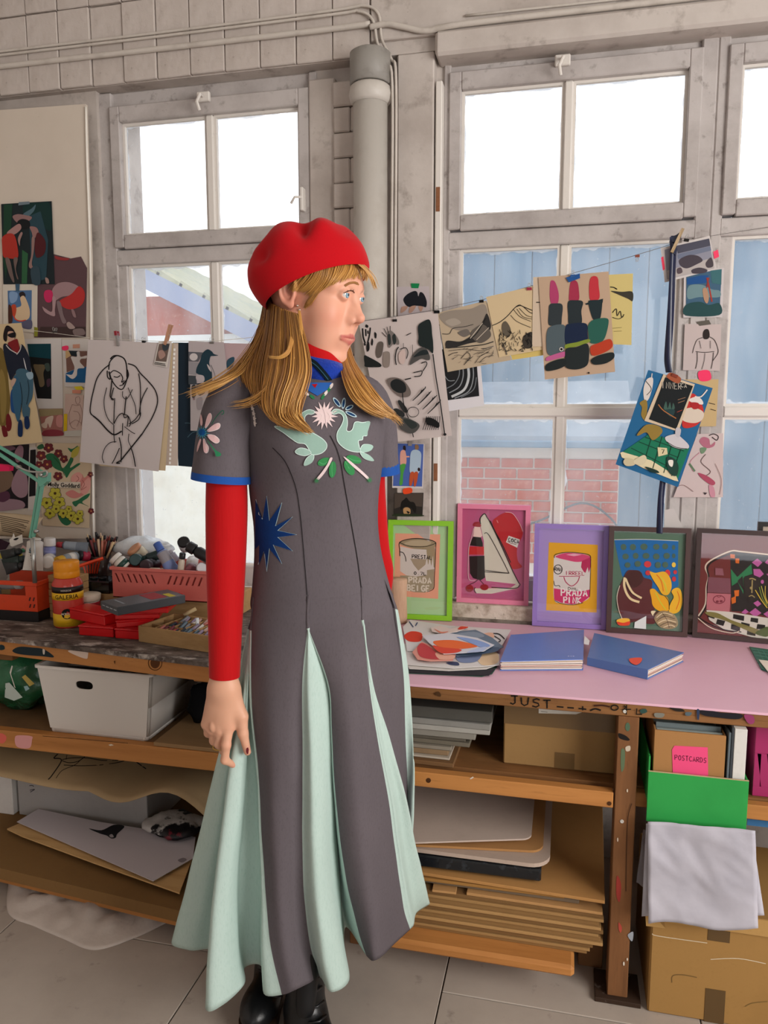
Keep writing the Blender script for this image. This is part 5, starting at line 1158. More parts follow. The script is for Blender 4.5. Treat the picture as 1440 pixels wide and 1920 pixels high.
# red plastic boxes
REDP = mat('red_plastic', '#d01c20', 0.2, 0.5)
def redbox(label, pa, pb, z0, dep, h, lid=0.006, rz=None):
    M_, w_ = face_frame(pa, pb, z0); r = thing('red_box', label, 'plastic box', M_ @ Vector((w_/2, dep/2, 0)), 'stacked red plastic boxes')
    if rz: M_ = M_ @ Matrix.Rotation(rz, 4, 'Z')
    m = MB(); m.M = M_; m.box(0.002, w_-0.002, 0.002, dep-0.002, 0, h-lid, 0.002); m.build('tray', REDP, r)
    m = MB(); m.M = M_; m.box(0, w_, 0, dep, h-lid+0.0003, h, 0.002); m.box(0.008, w_-0.008, 0.008, dep-0.008, h+0.0002, h+0.0012, 0.0005); m.build('lid', REDP, r); return M_
zr = LZ+0.0008
redbox('bottom left red plastic box beside the paint bottle', (146, 1191), (213, 1196), zr, 0.13, 0.03)
redbox('bottom right red plastic box against the wooden tray', (214, 1197), (275, 1201), zr, 0.13, 0.03)
redbox('upper left red plastic box with a glossy lid', (129, 1160), (196, 1174), zr+0.0315, 0.07, 0.034)
redbox('second layer red box in front of the wooden tray', (217, 1178), (290, 1172), zr+0.0315, 0.15, 0.022)
redbox('third layer red box under the large red lid', (214, 1162), (300, 1160), zr+0.055, 0.15, 0.02)
Mr = redbox('large flat red box on top of the red stack', (236, 1150), (318, 1148), zr+0.0765, 0.17, 0.022, rz=-0.10)
# graphite pencil tin
M_, w_ = face_frame((189, 1142), (246, 1148), zr+0.0995); M_ = M_ @ Matrix.Rotation(-0.45, 4, 'Z')
r = thing('pencil_box', 'dark grey printed pencil box lying across the red boxes', 'box', M_ @ Vector((0.06, 0.09, 0)))
m = MB(); m.M = M_; m.color('#4a4d52'); m.box(0, 0.105, 0, 0.21, 0, 0.024, 0.0015); m.build('box_body', SATIN, r)
m = MB(); m.M = M_; m.color('#a23a3e'); m.box(0.012, 0.09, 0.11, 0.16, 0.0242, 0.0246); m.build('red_print', PRINT, r)
m = MB(); m.M = M_; m.color('#c9b53a'); m.box(0.05, 0.095, 0.165, 0.185, 0.0242, 0.0246); m.build('yellow_print', PRINT, r)
m = MB(); m.M = M_; m.color('#a9adb2')
for i in range(4): m.box(0.012+0.024*i, 0.028+0.024*i, -0.0005, -0.0001, 0.013, 0.0155)
m.build('white_print', PRINT, r, kind='stuff')
m = MB(); m.M = M_; m.color('#8f949a'); m.box(0.02, 0.08, 0.03, 0.036, 0.0242, 0.0246); m.build('white_print', PRINT, r)
# wooden tray of pastels
M_, w_ = face_frame((260, 1203), (392, 1224), zr); dep = 0.155; hh = 0.047
r = thing('pastel_tray', 'open wooden compartment tray of pastels at the front of the bench', 'tray', M_ @ Vector((w_/2, dep/2, 0)))
def tp(nm, *b):
    m = MB(); m.M = M_; m.box(*b, 0.001); m.build(nm, RAW, r)
tp('tray_side', 0, w_, 0, 0.006, 0, hh); tp('tray_side', 0, w_, dep-0.006, dep, 0, hh); tp('tray_side', 0, 0.006, 0.0062, dep-0.0062, 0, hh); tp('tray_side', w_-0.006, w_, 0.0062, dep-0.0062, 0, hh); tp('tray_floor', 0.0062, w_-0.0062, 0.0062, dep-0.0062, 0, 0.012)
for i in range(1, 6): tp('divider', w_*i/6-0.0015, w_*i/6+0.0015, 0.0063, dep-0.0063, 0.0122, hh-0.006)
for i in (1, 2): tp('divider', 0.0063, w_-0.0063, dep*i/3-0.0015, dep*i/3+0.0015, 0.0122, hh-0.0065)
PCOL = ['#8a8f96', '#c9a59a', '#b04a4e', '#6d7f8c', '#d9d2c8', '#7a4048', '#4f5a62', '#9a8aa0', '#c27a70', '#37414a']
k = 0
for i in range(1, 6):
    for j in range(3):
        for t in range(3):
            x = w_*i/6+0.009+t*0.009; y = dep*j/3+0.010+random.uniform(0, .004); col = PCOL[(k*7+i) % 10]; k += 1
            a = M_ @ Vector((x, y, 0.030+0.005*(t % 2))); b = M_ @ Vector((x+random.uniform(-.004, .008), y+0.032, 0.036+random.uniform(0, .010)))
            m = MB(); m.smooth = True; m.color(col); m.tube([a, b], 0.0042, 8); m.build('pastel_stick', PRINT, None, '%s pastel stick, %s in the %s row of the %s tray column' % (['grey', 'pale pink', 'red', 'slate blue', 'off white', 'maroon', 'dark slate', 'mauve', 'salmon', 'blue black'][((k-1)*7+i) % 10], ['left', 'centre', 'right'][t], ['front', 'middle', 'back'][j], ['', 'second', 'third', 'fourth', 'fifth', 'last'][i]), 'pastel', 'pastel sticks in the wooden tray')
a = PY(*crop('i', 945, 985), -0.36); b = PY(*crop('i', 945, 895), -0.36); m = MB(); m.smooth = True; m.color('#dfe3e6'); m.tube([a, b], 0.005, 10); m.build('chalk_stick', PRINT, None, 'white chalk stick standing up in the pastel tray', 'pastel', 'pastel sticks in the wooden tray')
a = PY(*crop('i', 830, 870), -0.30); b = PY(*crop('i', 935, 815), -0.28); m = MB(); m.smooth = True; m.color('#b9a27a'); m.tube([a, b], 0.006, 10); m.build('wooden_stick', PRINT, None, 'stub of tan stick lying across the back of the pastel tray', 'stick')
# pink crate with its heap of bottles
CY = -0.235; PZ0 = LZ+0.0738
M_, w_ = face_frame((212, 1112), (395, 1112), PZ0+0.0004, Y=CY)
slots = []
crh = 0.098
xs_ = [w_*0.06+i*w_*0.062 for i in range(7)]; slots = [(x, x+0.007, 0.05, 0.078, -0.012) for x in xs_]+[(w_*0.56+i*w_*0.062, w_*0.56+i*w_*0.062+0.007, 0.05, 0.078, 0.012) for i in range(6)]
crate('dusty pink slatted plastic crate full of paint bottles', M_, w_, 0.17, crh, '#c4655c', '#cc6c62', slots)
Y0 = -0.17
G = 'paint tubes and bottles heaped on the left bench'
bt = [
 ('white tub with dark green band lying on the left of the pink crate', (345, 470), (240, 375), -0.20, -0.21, 0.022, '#d6cfc4', '#d8d2ca', 'wide', '#24453c'),
 ('round dark teal bottle cap facing out of the pink crate', (470, 400), (420, 405), -0.09, -0.20, 0.020, '#17302f', '#1c3a39', 'wide', None),
 ('dark purple brown bottle lying in the pink crate', (600, 430), (500, 455), -0.13, -0.205, 0.020, '#2a2028', '#382a30', 'wide', None),
 ('blue paint pouch leaning in the pink crate', (740, 500), (600, 260), -0.20, -0.19, 0.018, '#6f7fae', '#3f5ea6', 'tube', '#8f8a90'),
 ('small clear bottle with a black screw cap in the pink crate', (800, 520), (822, 345), -0.215, -0.215, 0.010, '#c6b8a6', '#17181a', 'wide', None),
 ('clear jar of mauve paint lying in the pink crate', (905, 410), (890, 500), -0.11, -0.205, 0.019, '#c6bcb4', '#7d4a50', 'wide', None),
 ('black tube with a white symbol at the right of the pink crate', (1075, 410), (865, 285), -0.20, -0.21, 0.018, '#19181a', '#1c1b1d', 'wide', None),
 ('black and white tub lid tilted up at the back of the crate', (850, 300), (825, 245), -0.13, -0.16, 0.020, '#d5d3d2', '#1a1a1c', 'wide', None),
 ('white plastic lid lying right in the pink crate', (985, 500), (985, 470), -0.16, -0.215, 0.018, '#d9d7d8', '#cfccd0', 'wide', None),
 ('cream bag clipped bottle behind the dark bottles', (480, 380), (400, 300), -0.12, -0.14, 0.026, '#d9cdb2', '#c98f6a', 'wide', None),
 ('greenish dark tube lying across the crate middle', (620, 360), (480, 395), -0.15, -0.16, 0.013, '#1f3434', '#26413f', 'tube', None),
 ('pale lilac tube under the blue pouch', (760, 420), (705, 320), -0.14, -0.15, 0.014, '#c9c6d4', '#dedce4', 'tube', None),
 ('tan paper roll lying low in the pink crate', (540, 500), (680, 505), -0.20, -0.20, 0.012, '#c2b196', '#b09e82', 'wide', None),
]
for lb, a, b, Ya, Yb, r0, c1, c2, kd, bd in bt:
    bpx(lb, crop('i', *a), crop('i', *b), Ya, Yb, r0, c1, c2, kd, band=bd, name='paint_tube' if kd == 'tube' else 'paint_bottle', capf=0.28)
blob((0.10, 0.05, 0.035), tuple(PY(*crop('i', 480, 300), -0.06)), 22, None, 4).build('plastic_bag', mat('clear_bag', '#dfe5ea', 0.2, 0.5, noise=[(8, '#b9c6d2', 0.45, 0.7, 0.6)], bump=(18, 0.7, 0.01)), None, 'milky plastic bag behind the bottles at the window', 'plastic bag')
# second orange crate with tubes, behind
M_, w_ = face_frame((148, 1078), (186, 1072), LZ+0.116, Y=-0.17)
m = MB(); m.box(-1.74, -1.61, -0.13, -0.04, LZ+0.0006, LZ+0.112, 0.002); m.build('wooden_box', RAW, None, 'plain wooden box under the heap of tubes at the back left', 'box')
r = thing('plastic_crate', 'small bright orange slatted crate tilted behind the wooden boards', 'crate', M_ @ Vector((0.05, 0.03, 0)), 'folding plastic crates on the left bench')
a, b = PY(*crop('h', 870, 615), -0.19), PY(*crop('h', 1160, 520), -0.13); c, d = PY(*crop('h', 1090, 690), -0.13), PY(*crop('h', 960, 690), -0.18)
m = MB(); m.color('#ee4a22'); m.tube([a, b], 0.006, 6); m.build('rim', SATIN, r)
for i in range(6):
    t0 = 0.22+i*0.13; m = MB(); m.color('#d8401c'); p0 = a.lerp(b, t0); p1 = d.lerp(c, i/5); m.tube([p0, p1], 0.003, 4); m.build('slat', SATIN, r)
hb_ = [
 ('white squeeze tube with round logo standing upside down by the lamp', (370, 655), (400, 290), -0.30, -0.29, 0.024, '#d9d3cb', '#ded9d2', 'tube', None, 0.06),
 ('lavender paint bottle with white cap behind the white tube', (560, 500), (558, 290), -0.19, -0.19, 0.019, '#8489c0', '#dedad8', 'wide', '#9298ca', 0.42),
 ('crumpled silver and red paint tube lying at the back', (990, 400), (640, 365), -0.14, -0.16, 0.014, '#6d7580', '#a8343c', 'tube', '#8d959e', 0.2),
 ('yellow and white bottle lying on the wooden boards', (860, 500), (640, 560), -0.16, -0.24, 0.017, '#8a9198', '#cf9f22', 'wide', '#d8d3cb', 0.3),
 ('white round lid beside the white tube', (560, 530), (530, 570), -0.20, -0.26, 0.021, '#d7d2ca', '#dcd7d0', 'wide', None, 0.5),
 ('dark red bottle with black neck at the back of the heap', (1000, 500), (880, 490), -0.13, -0.16, 0.017, '#a92c48', '#17171b', 'wide', None, 0.3),
 ('small white box lid at the front of the heap', (850, 590), (760, 590), -0.23, -0.24, 0.008, '#cfc9c1', '#d2ccc4', 'wide', None, 0.3),
 ('black tube lying left in the orange crate', (20, 500), (230, 440), -0.28, -0.27, 0.016, '#2a2c2c', '#1e2020', 'tube', None, 0.2),
 ('dark green tube lying lower in the orange crate', (40, 600), (280, 520), -0.29, -0.28, 0.016, '#22302c', '#1a2622', 'tube', None, 0.2),
 ('black pleated tube in front of the dark green tube', (60, 640), (260, 600), -0.30, -0.29, 0.016, '#2c2e30', '#222', 'tube', None, 0.2),
 ('grey bottle seen through the hole of the orange crate', (30, 820), (250, 820), -0.29, -0.29, 0.014, '#8d8d8c', '#a9a8a6', 'wide', None, 0.3),
 ('pale pink tube with a green cap beside the white tube', (290, 400), (250, 440), -0.24, -0.26, 0.010, '#d9b0a8', '#4a8a6a', 'tube', None, 0.3),
]
for lb, a, b, Ya, Yb, r0, c1, c2, kd, bd, cf in hb_:
    bpx(lb, crop('h', *a), crop('h', *b), Ya, Yb, r0, c1, c2, kd, band=bd, name='paint_tube' if kd == 'tube' else 'paint_bottle', capf=cf)
tb = [o for o in bpy.data.objects if o.get('label', '').startswith('white squeeze tube')][0]
A = Art(PY(*crop('h', 380, 480), -0.32), Vector((0, -1, 0)), 0.004)
A.run('@ h\ne #5f7f96 348 430 20 30\ne #b56a3c 372 400 16 22\ne #e9e4dc 352 425 10 16'); A.put(tb, 'logo')
q0 = PY(*crop('h', 368, 545), -0.325); stroke_text('system 3', 0.020, frameM(q0, Vector((0.08, 0, -1)).normalized(), Vector((1, 0, 0.08)).normalized(), Vector((0, -1, 0))), '#26231f', tb)
m = MB(); m.color('#e3ddd2'); P = [PY(*crop('h', *p), -0.25) for p in [(105, 310), (135, 290), (150, 240), (165, 285), (245, 255), (255, 345), (140, 390), (115, 380)]]; m.prism(P, (0, 0.002, 0)); r = thing('card_tag', 'white torn card with a black dash in the tube heap', 'card', P[6]); m.build('card', PRINT, r); A = Art((0, -0.25, 0), (0, -1, 0)); A.run('@ h\nb #1a1a1a 150 310 185 290 210 295 180 318'); A.put(r)
m = MB(); m.color('#c2b54a'); m.box(-1.80, -1.73, -0.25, -0.22, 0.93, 0.945); m.build('sponge', SATIN, None, 'small yellow sponge under the torn white card', 'sponge')
# jar of brushes at the window
jq = PY(*crop('i', 120, 400), -0.09); r = thing('brush_jar', 'dark jar standing at the window packed with brushes and markers', 'jar', (jq.x, jq.y, jq.z-0.06)); m = MB(); m.smooth = True; m.color('#3a2e2c'); m.lathe([(0.036, 0), (0.038, 0.004), (0.038, 0.075), (0.036, 0.075), (0.034, 0.01)], 20, (jq.x, jq.y, jq.z-0.06)); m.build('jar_body', GLOSS, r)
bc = ['#1a1718', '#5a2b2a', '#8c4438', '#b8735e', '#c9a98c', '#2c2428', '#7a3034', '#d2b48a', '#171515', '#a85a48']
for i in range(22):
    u = i/21; xa = 60+150*(0.15+0.7*u); xb = 5+270*u+random.uniform(-8, 8); yb = 170+70*abs(u-0.35)+random.uniform(-10, 45)
    a = PY(*crop('i', xa, 395), -0.09+0.012*math.sin(i*2.2)); b = PY(*crop('i', xb, yb), -0.09+0.03*math.sin(i*2.2))
    rr = thing('paint_brush', '%s slim %s handle counted from the left of the brush jar' % (['first', 'second', 'third', 'fourth', 'fifth', 'sixth', 'seventh', 'eighth', 'ninth', 'tenth', 'eleventh', 'twelfth', 'thirteenth', 'fourteenth', 'fifteenth', 'sixteenth', 'seventeenth', 'eighteenth', 'nineteenth', 'twentieth', 'twenty-first', 'last'][i], 'brush' if i % 3 else 'marker'), 'brush', a, 'brushes and markers in the jar')
    m = MB(); m.smooth = True; m.color(bc[(i*3) % 10]); k = a.lerp(b, 0.8); m.tube([a, k], [0.0035, 0.004], 8); m.build('handle', SATIN, rr)
    m = MB(); m.smooth = True; m.color('#141214' if i % 3 == 0 else bc[(i*3+4) % 10]); m.tube([k, b], [0.0042, 0.0036 if i % 3 == 0 else 0.0012], 8); m.build('tip', SATIN, rr)
# green anglepoise lamp
LG = mat('mint_lamp_enamel', '#6fb39c', 0.35, 0.4); STEEL = mat('lamp_steel', '#b9bab6', 0.3, 0.5, 0.8)
LYp = -0.33
def L_(x, y, d=0.0): return PY(*crop('d', x, y), LYp+d)
r = thing('desk_lamp', 'mint green sprung desk lamp arm reaching in from the left edge', 'lamp', (L_(190, 560).x, LYp, L_(190, 560).z))
for nm, a, b, d in (('lower_arm', (248, 215), (188, 560), 0.0), ('lower_arm', (228, 225), (172, 565), 0.012), ('upper_arm', (-60, 55), (240, 262), 0.0), ('upper_arm', (-60, 20), (255, 205), 0.012)):
    m = MB(); p, q = L_(*a, d), L_(*b, d); m.M = frameM((p+q)/2, (q-p).normalized(), Vector((0, -1, 0)), (q-p).normalized().cross(Vector((0, -1, 0)))); l2 = (q-p).length/2; m.box(-l2, l2, -0.0045, 0.0045, -0.0045, 0.0045, 0.001); m.build(nm, LG, r)
m = MB(); p = [L_(*c, -0.006) for c in [(215, 205), (262, 200), (262, 250), (225, 280), (210, 250)]]; m.prism(p, (0, 0.022, 0)); m.build('elbow_plate', LG, r)
m = MB(); m.smooth = True; m.tube(catmull([L_(*c, -0.012) for c in [(90, 160), (160, 190), (230, 195), (262, 190), (262, 215), (240, 222)]], 5), 0.003, 8); m.build('steel_link', STEEL, r)
for c in ((98, 168), (225, 212), (197, 530)):
    m = MB(); m.smooth = True; p = L_(*c, -0.014); m.tube([p, p+Vector((0, 0.012, 0))], 0.006, 12); m.build('pivot_screw', STEEL, r)
m = MB(); m.smooth = True; p = L_(182, 570); m.tube([p, Vector((p.x, LYp, LZ+0.13))], 0.007, 10); m.build('stem', STEEL, r)
m = MB(); m.color('#e8285f'); P = [PY(*crop('d', *c), -0.30) for c in [(-30, 150), (20, 155), (52, 165), (50, 190), (-30, 192)]]; m.prism(P, (0, 0.02, 0)); m.build('pink_note', PRINT, None, 'fluorescent pink paper strip at the left edge by the lamp', 'paper')
# ================================================================== pinboard and prints, left
NY = Vector((0, -1, 0))
m = MB(); m.color('#d8cdc0'); P = [PY(*p, -0.03) for p in [(-110, 214), (160, 195), (163, 300), (170, 480), (171, 640), (173, 800), (175, 1010), (-110, 1010)]]; m.prism(P[::-1], (0, 0.012, 0))
r = thing('pinboard', 'tall off white board leaning on the wall covered with pinned prints', 'pinboard', (-1.75, -0.02, 0.76)); m.build('board', mat('board_paint', '#cfc3b5', 0.6, 0.3, noise=[(3, '#bfb2a3', 0.45, 0.75, 0.5), (60, '#6a5d50', 0.72, 0.78, 0.7)]), r)
m = MB(); m.color('#e9e3d9'); m.smooth = True; m.tube(catmull([PY(*p, -0.034) for p in [(161, 200), (163, 300), (169, 480), (171, 640), (173, 800), (175, 1010)]], 4), 0.0035, 6); m.build('edge_strip', PRINT, r)
m = MB(); m.box(-1.99, -1.60, -0.018, 0.01, 0.7485, 0.765); m.build('ledge_batten', RAW, None, 'narrow wooden batten the white pinboard stands on', 'batten')
GP = 'prints pinned to the white board'
def PL(k): return ((0, -0.0312-0.0011*k, 0), NY)
sheet('art_print', 'dark green print of wrestling figures at the top left of the board', 'print', [(12, 125), (535, 95), (567, 957), (35, 957)], PL(3), '#1d2629', '''
b #15312f 250 130 420 110 520 130 530 400 400 330 260 260
p #1d3d2c 40 130 130 125 100 600 60 900 30 700
p #28424c 300 250 420 200 500 500 480 900 330 950 320 700
p #2e5b3c 230 600 290 640 280 950 225 950
b #4d6670 240 230 330 170 370 130 350 200 270 270
b #8a6a68 130 260 180 230 260 240 330 260 300 300 200 330
b #15181b 180 310 230 280 300 300 310 360 250 390 190 370
b #a07a76 70 430 130 370 200 330 220 380 150 440
b #a63228 25 470 90 430 150 450 180 560 185 680 100 690 35 670 22 560
b #8f6a66 310 360 380 370 400 430 350 480 330 420
b #4c1c20 390 420 470 510 460 640 380 680 360 560
b #967670 185 490 215 420 235 430 210 500 205 560
b #8d6e68 330 480 360 470 350 620 330 740 345 790 310 790 300 750 325 650
b #6b5a55 55 690 100 700 130 830 150 930 130 930 90 840
b #6b5a55 140 700 185 690 165 800 190 900 170 880
b #32454f 320 800 400 780 420 950 340 950
b #9d8078 470 890 500 900 510 945 480 945
p #6d7c84 195 105 305 98 308 125 190 140
''', 'f', GP)
sheet('art_print', 'mauve print of a bending swimmer in red shorts on the board', 'print', [(540, 640), (735, 690), (840, 670), (903, 790), (890, 1510), (355, 1510), (390, 950)], PL(1), '#5a4246', '''
p #40302f 420 1400 890 1400 890 1510 400 1510
b #9b7d80 545 1010 600 950 700 935 800 970 815 1010 740 1070 640 1090 570 1130 540 1100
b #c02d5c 455 1080 470 1025 530 1020 550 1070 530 1140 480 1140
b #b03230 620 1130 740 1060 815 980 870 1020 880 1100 840 1180 740 1220 650 1190
b #a88a8c 545 1090 580 1110 570 1220 565 1290 470 1250 440 1190 470 1210 540 1240
b #7d6a6c 590 1140 630 1150 660 1280 690 1350 650 1360 610 1250
b #8d7072 740 1220 770 1230 790 1300 760 1290
b #a58f8a 690 1370 720 1350 780 1410 720 1420
b #8f3434 570 665 640 680 720 690 690 710 590 700
p #8a8a30 355 1400 395 1410 390 1500 355 1500
b #7b6a68 760 1430 860 1420 880 1480 780 1490
''', 'f', GP)
sheet('art_print', 'small white sheet with a colourful seated figure print', 'print', [(28, 962), (388, 952), (385, 1465), (35, 1425)], PL(2), '#cfc6b8', '''
p #4f6f96 80 1025 330 1020 325 1420 88 1385
b #7f9cc0 100 1040 180 1050 170 1130 110 1150
b #2a2226 200 1050 240 1035 265 1070 250 1110 210 1090
b #d2b795 210 1100 250 1080 290 1160 310 1240 300 1310 240 1340 180 1330 140 1280 160 1210 220 1180
b #b8482f 120 1180 160 1170 170 1230 150 1300 125 1260
s #c8452e 12 140 1270 160 1320 210 1340 270 1330
b #4a2b22 88 1180 120 1200 130 1340 90 1370
b #5a5a72 230 1350 325 1330 325 1420 240 1410
p #3d5a70 160 955 205 955 200 1035 165 1030
''', 'f', GP)
sheet('art_print', 'dark teal stage print with a wide white border', 'print', [(170, 172), (553, 166), (567, 795), (345, 797)], PL(1), '#d0cac6', '''
p #0e3c46 245 215 458 213 460 350 300 400 262 330
p #16181a 262 330 460 350 463 710 335 705
b #6b5c44 300 410 340 400 410 410 390 480 400 580 360 600 340 520
b #3d4a44 400 400 440 390 450 450 420 460
b #4a3440 420 540 455 530 450 590 425 600
''', 'g', GP)
sheet('art_print', 'small sheet with white cut paper shape on brown and blue', 'print', [(555, 178), (797, 170), (772, 602), (582, 600)], PL(2), '#cfc9c4', '''
p #7a5a50 592 275 785 280 778 420 680 440 600 470
p #1d5a8c 592 480 680 440 778 420 766 565 590 560
p #1f2a30 620 275 700 278 690 330 640 320
p #c9a878 590 275 615 275 640 320 590 350
b #d8d2ce 690 290 715 285 725 330 780 320 775 345 730 350 720 380 760 430 700 440 690 500 650 530 595 490 610 490 650 490 670 430 650 370 640 330 690 330
p #c9937c 655 220 718 216 718 252 655 255
b #ee3a68 560 240 610 232 612 268 566 272
p #d6c42e 665 600 735 595 755 625 690 635
p #d08a72 650 630 728 628 728 662 650 660
''', 'g', GP)
sheet('art_print', 'faint pink pencil figure drawing below the cut paper print', 'print', [(586, 664), (752, 676), (738, 1048), (582, 1050)], PL(2), '#cbb0a4', '''
s #86635a 3 680 700 710 690 720 730 700 760 680 730 680 700
s #86635a 3 650 760 620 860 640 960 680 980
s #86635a 3 720 760 740 840 730 950
s #86635a 3 650 760 690 770 720 760
s #86635a 3 620 940 680 900 730 930
s #86635a 3 660 820 700 830 720 880 690 960
p #d9b71e 575 845 606 845 602 1000 572 1005
p #c6c2b8 582 1000 735 990 735 1046 582 1048
''', 'g', GP)
sheet('art_print', 'small photo print of pale legs on pink cloth', 'print', [(350, 802), (566, 797), (562, 1042), (388, 1046)], PL(2), '#a86f66', '''
p #9a8a66 352 804 565 799 564 850 360 870
b #d6bfae 370 940 400 920 410 890 440 870 480 865 470 920 450 970 430 930 420 970 390 970
b #8c3a44 390 1000 470 985 558 1000 558 1040 392 1042
b #c58a84 510 870 560 860 560 960 510 950
''', 'g', GP)
FL = ''
def flower(A, x, y, s_, c1, c2, c3, ck='g'):
    for k in range(5):
        a = 2*PI*k/5+0.4; A.k += 0.3; A.run('e %s %f %f %f %f' % (c3, x+s_*0.62*math.cos(a), y+s_*0.62*math.sin(a), s_*0.5, s_*0.46), ck)
    for k in range(5):
        a = 2*PI*k/5+0.4; A.run('e %s %f %f %f %f' % (c1, x+s_*0.62*math.cos(a), y+s_*0.62*math.sin(a), s_*0.44, s_*0.40), ck)
    A.run('e %s %f %f %f %f' % (c2, x, y, s_*0.24, s_*0.24), ck)
def floral(A):
    A.step = 0.00002
    A.run('''
b #2c6a46 410 1220 470 1200 530 1250 560 1330 600 1300 640 1230 660 1260 630 1330 700 1290 720 1300 640 1360 600 1420 570 1370 500 1340 440 1280
b #2c6a46 610 1150 650 1160 700 1130 680 1170 640 1190
b #b9ad4a 640 1230 650 1180 700 1140 715 1150 700 1210 660 1240
b #c98078 590 1560 640 1600 700 1600 770 1560 800 1500 820 1420 810 1380 760 1420 740 1390 700 1370 650 1400 640 1450 680 1490 740 1500 720 1560 650 1530
b #d79a90 640 1440 660 1390 710 1370 740 1400 720 1450 680 1480
b #d79a90 720 1540 740 1480 800 1420 815 1500 770 1570
b #2f6a48 650 1640 700 1620 760 1580 810 1560 790 1600 740 1640 800 1680 720 1650 680 1680
b #2f6a48 520 1750 560 1700 600 1760 640 1820 600 1850 550 1820
b #2c5a3c 335 1140 380 1115 395 1150 350 1165
s #8c4a46 4 690 1400 710 1430 680 1460
s #8c4a46 4 740 1440 760 1480 730 1530 780 1500
s #2a3a20 4 480 1230 540 1300 580 1400
''', 'g')
    for x, y, s_ in ((438, 1150, 42), (370, 1220, 42), (425, 1300, 44), (525, 1200, 36), (575, 1250, 34), (522, 1405, 38), (350, 1300, 30), (815, 1390, 24), (820, 1720, 26)): flower(A, x, y, s_, '#6b2a30', '#c98a50', '#3a1418')
    for x, y, s_ in ((495, 1560, 52), (535, 1640, 50), (420, 1645, 50), (450, 1740, 46), (505, 1700, 40), (570, 1740, 42), (640, 1760, 44), (700, 1790, 48), (620, 1700, 30), (720, 1740, 30)): flower(A, x, y, s_, '#b9b040', '#4a3418', '#4a4a1c')
    A.run('p #cfc4b4 425 1455 725 1458 720 1515 420 1505', 'g')
fp_ = sheet('floral_poster', 'cream floral poster with bold black lettering low on the board', 'poster', [(330, 1105), (832, 1112), (802, 1872), (385, 1850)], PL(3), '#cdb99c', None, 'g', GP, post=floral)
q0 = PY(*crop('g', 572, 1487), -0.0312-0.0011*3-0.0058); q1 = PY(*crop('g', 722, 1495), -0.0312-0.0011*3-0.0058)
ex_ = (q1-q0).normalized(); stroke_text('Molly Goddard', 0.0205, frameM(q0, ex_, Vector((0, 1, 0)).cross(ex_)*-1 if (Vector((0, 1, 0)).cross(ex_)).z < 0 else Vector((0, 1, 0)).cross(ex_), Vector((0, -1, 0))), '#16120f', fp_, bold=0.0004)
sheet('art_print', 'dark photograph with big mauve rounded shapes at the left edge', 'print', [(-80, 1140), (262, 1118), (250, 1692), (-80, 1720)], PL(2), '#201a1f', '''
b #8f6d78 130 1200 170 1130 210 1150 200 1250 150 1280
b #6d4e5c -20 1140 100 1130 140 1160 60 1180
b #7a6250 -60 1360 60 1330 120 1400 100 1500 0 1560 -60 1540
b #9a7c86 110 1450 170 1340 240 1400 248 1560 180 1600 110 1540
b #9a7c86 -60 1650 60 1610 200 1630 215 1690 60 1715 -60 1715
b #5a3548 -60 1590 60 1540 90 1600 20 1640
''', 'g', GP)
sheet('art_print', 'narrow dark photograph strip with white border beside the floral poster', 'print', [(258, 1150), (332, 1145), (330, 1700), (252, 1715)], PL(1), '#cbc3bd', 'p #1b181a 272 1170 322 1165 320 1580 262 1590', 'g', GP)
m = MB(); m.smooth = True                                      # curled page of typed text
def cpg(u, v):
    a = PY(*crop('h', -90+690*u, 0+40*u), -0.16); b = PY(*crop('h', -90+560*u, 260+40*u), -0.16); p = a.lerp(b, v); p.y -= 0.05*math.sin(PI*v)*0.6+0.05*u*u*(1-v); return p
r = thing('typed_page', 'curling cream page of typed text at the left below the poster', 'paper', tuple(PY(*crop('h', 200, 290), -0.16))); m.color('#c8b394'); m.grid(cpg, 16, 10); o = m.build('page', PRINT, r); o.modifiers.new('t', 'SOLIDIFY').thickness = 0.0008
bv = BVHTree.FromPolygons([Vector(v) for v in m.v], m.f)
sp = '@ h\n'+'\n'.join('s #5b4c3c 9 %d %d %d %d %d %d' % (-10+4*i, 40+21*i, 150, 70+21*i, 330-10*i-(40 if i % 3 == 2 else 0), 105+20*i) for i in range(9))
surf_lines(sp, bv, r, 'typed_lines', PRINT, 0.002)
m = MB(); m.color('#3a2430'); P = [PY(*crop('h', *p), -0.14) for p in [(-60, 280), (105, 350), (60, 420), (-60, 440)]]; m.prism(P, (0, 0.003, 0)); m.build('dark_folder', PRINT, None, 'dark plum folder corner under the curling page', 'folder')
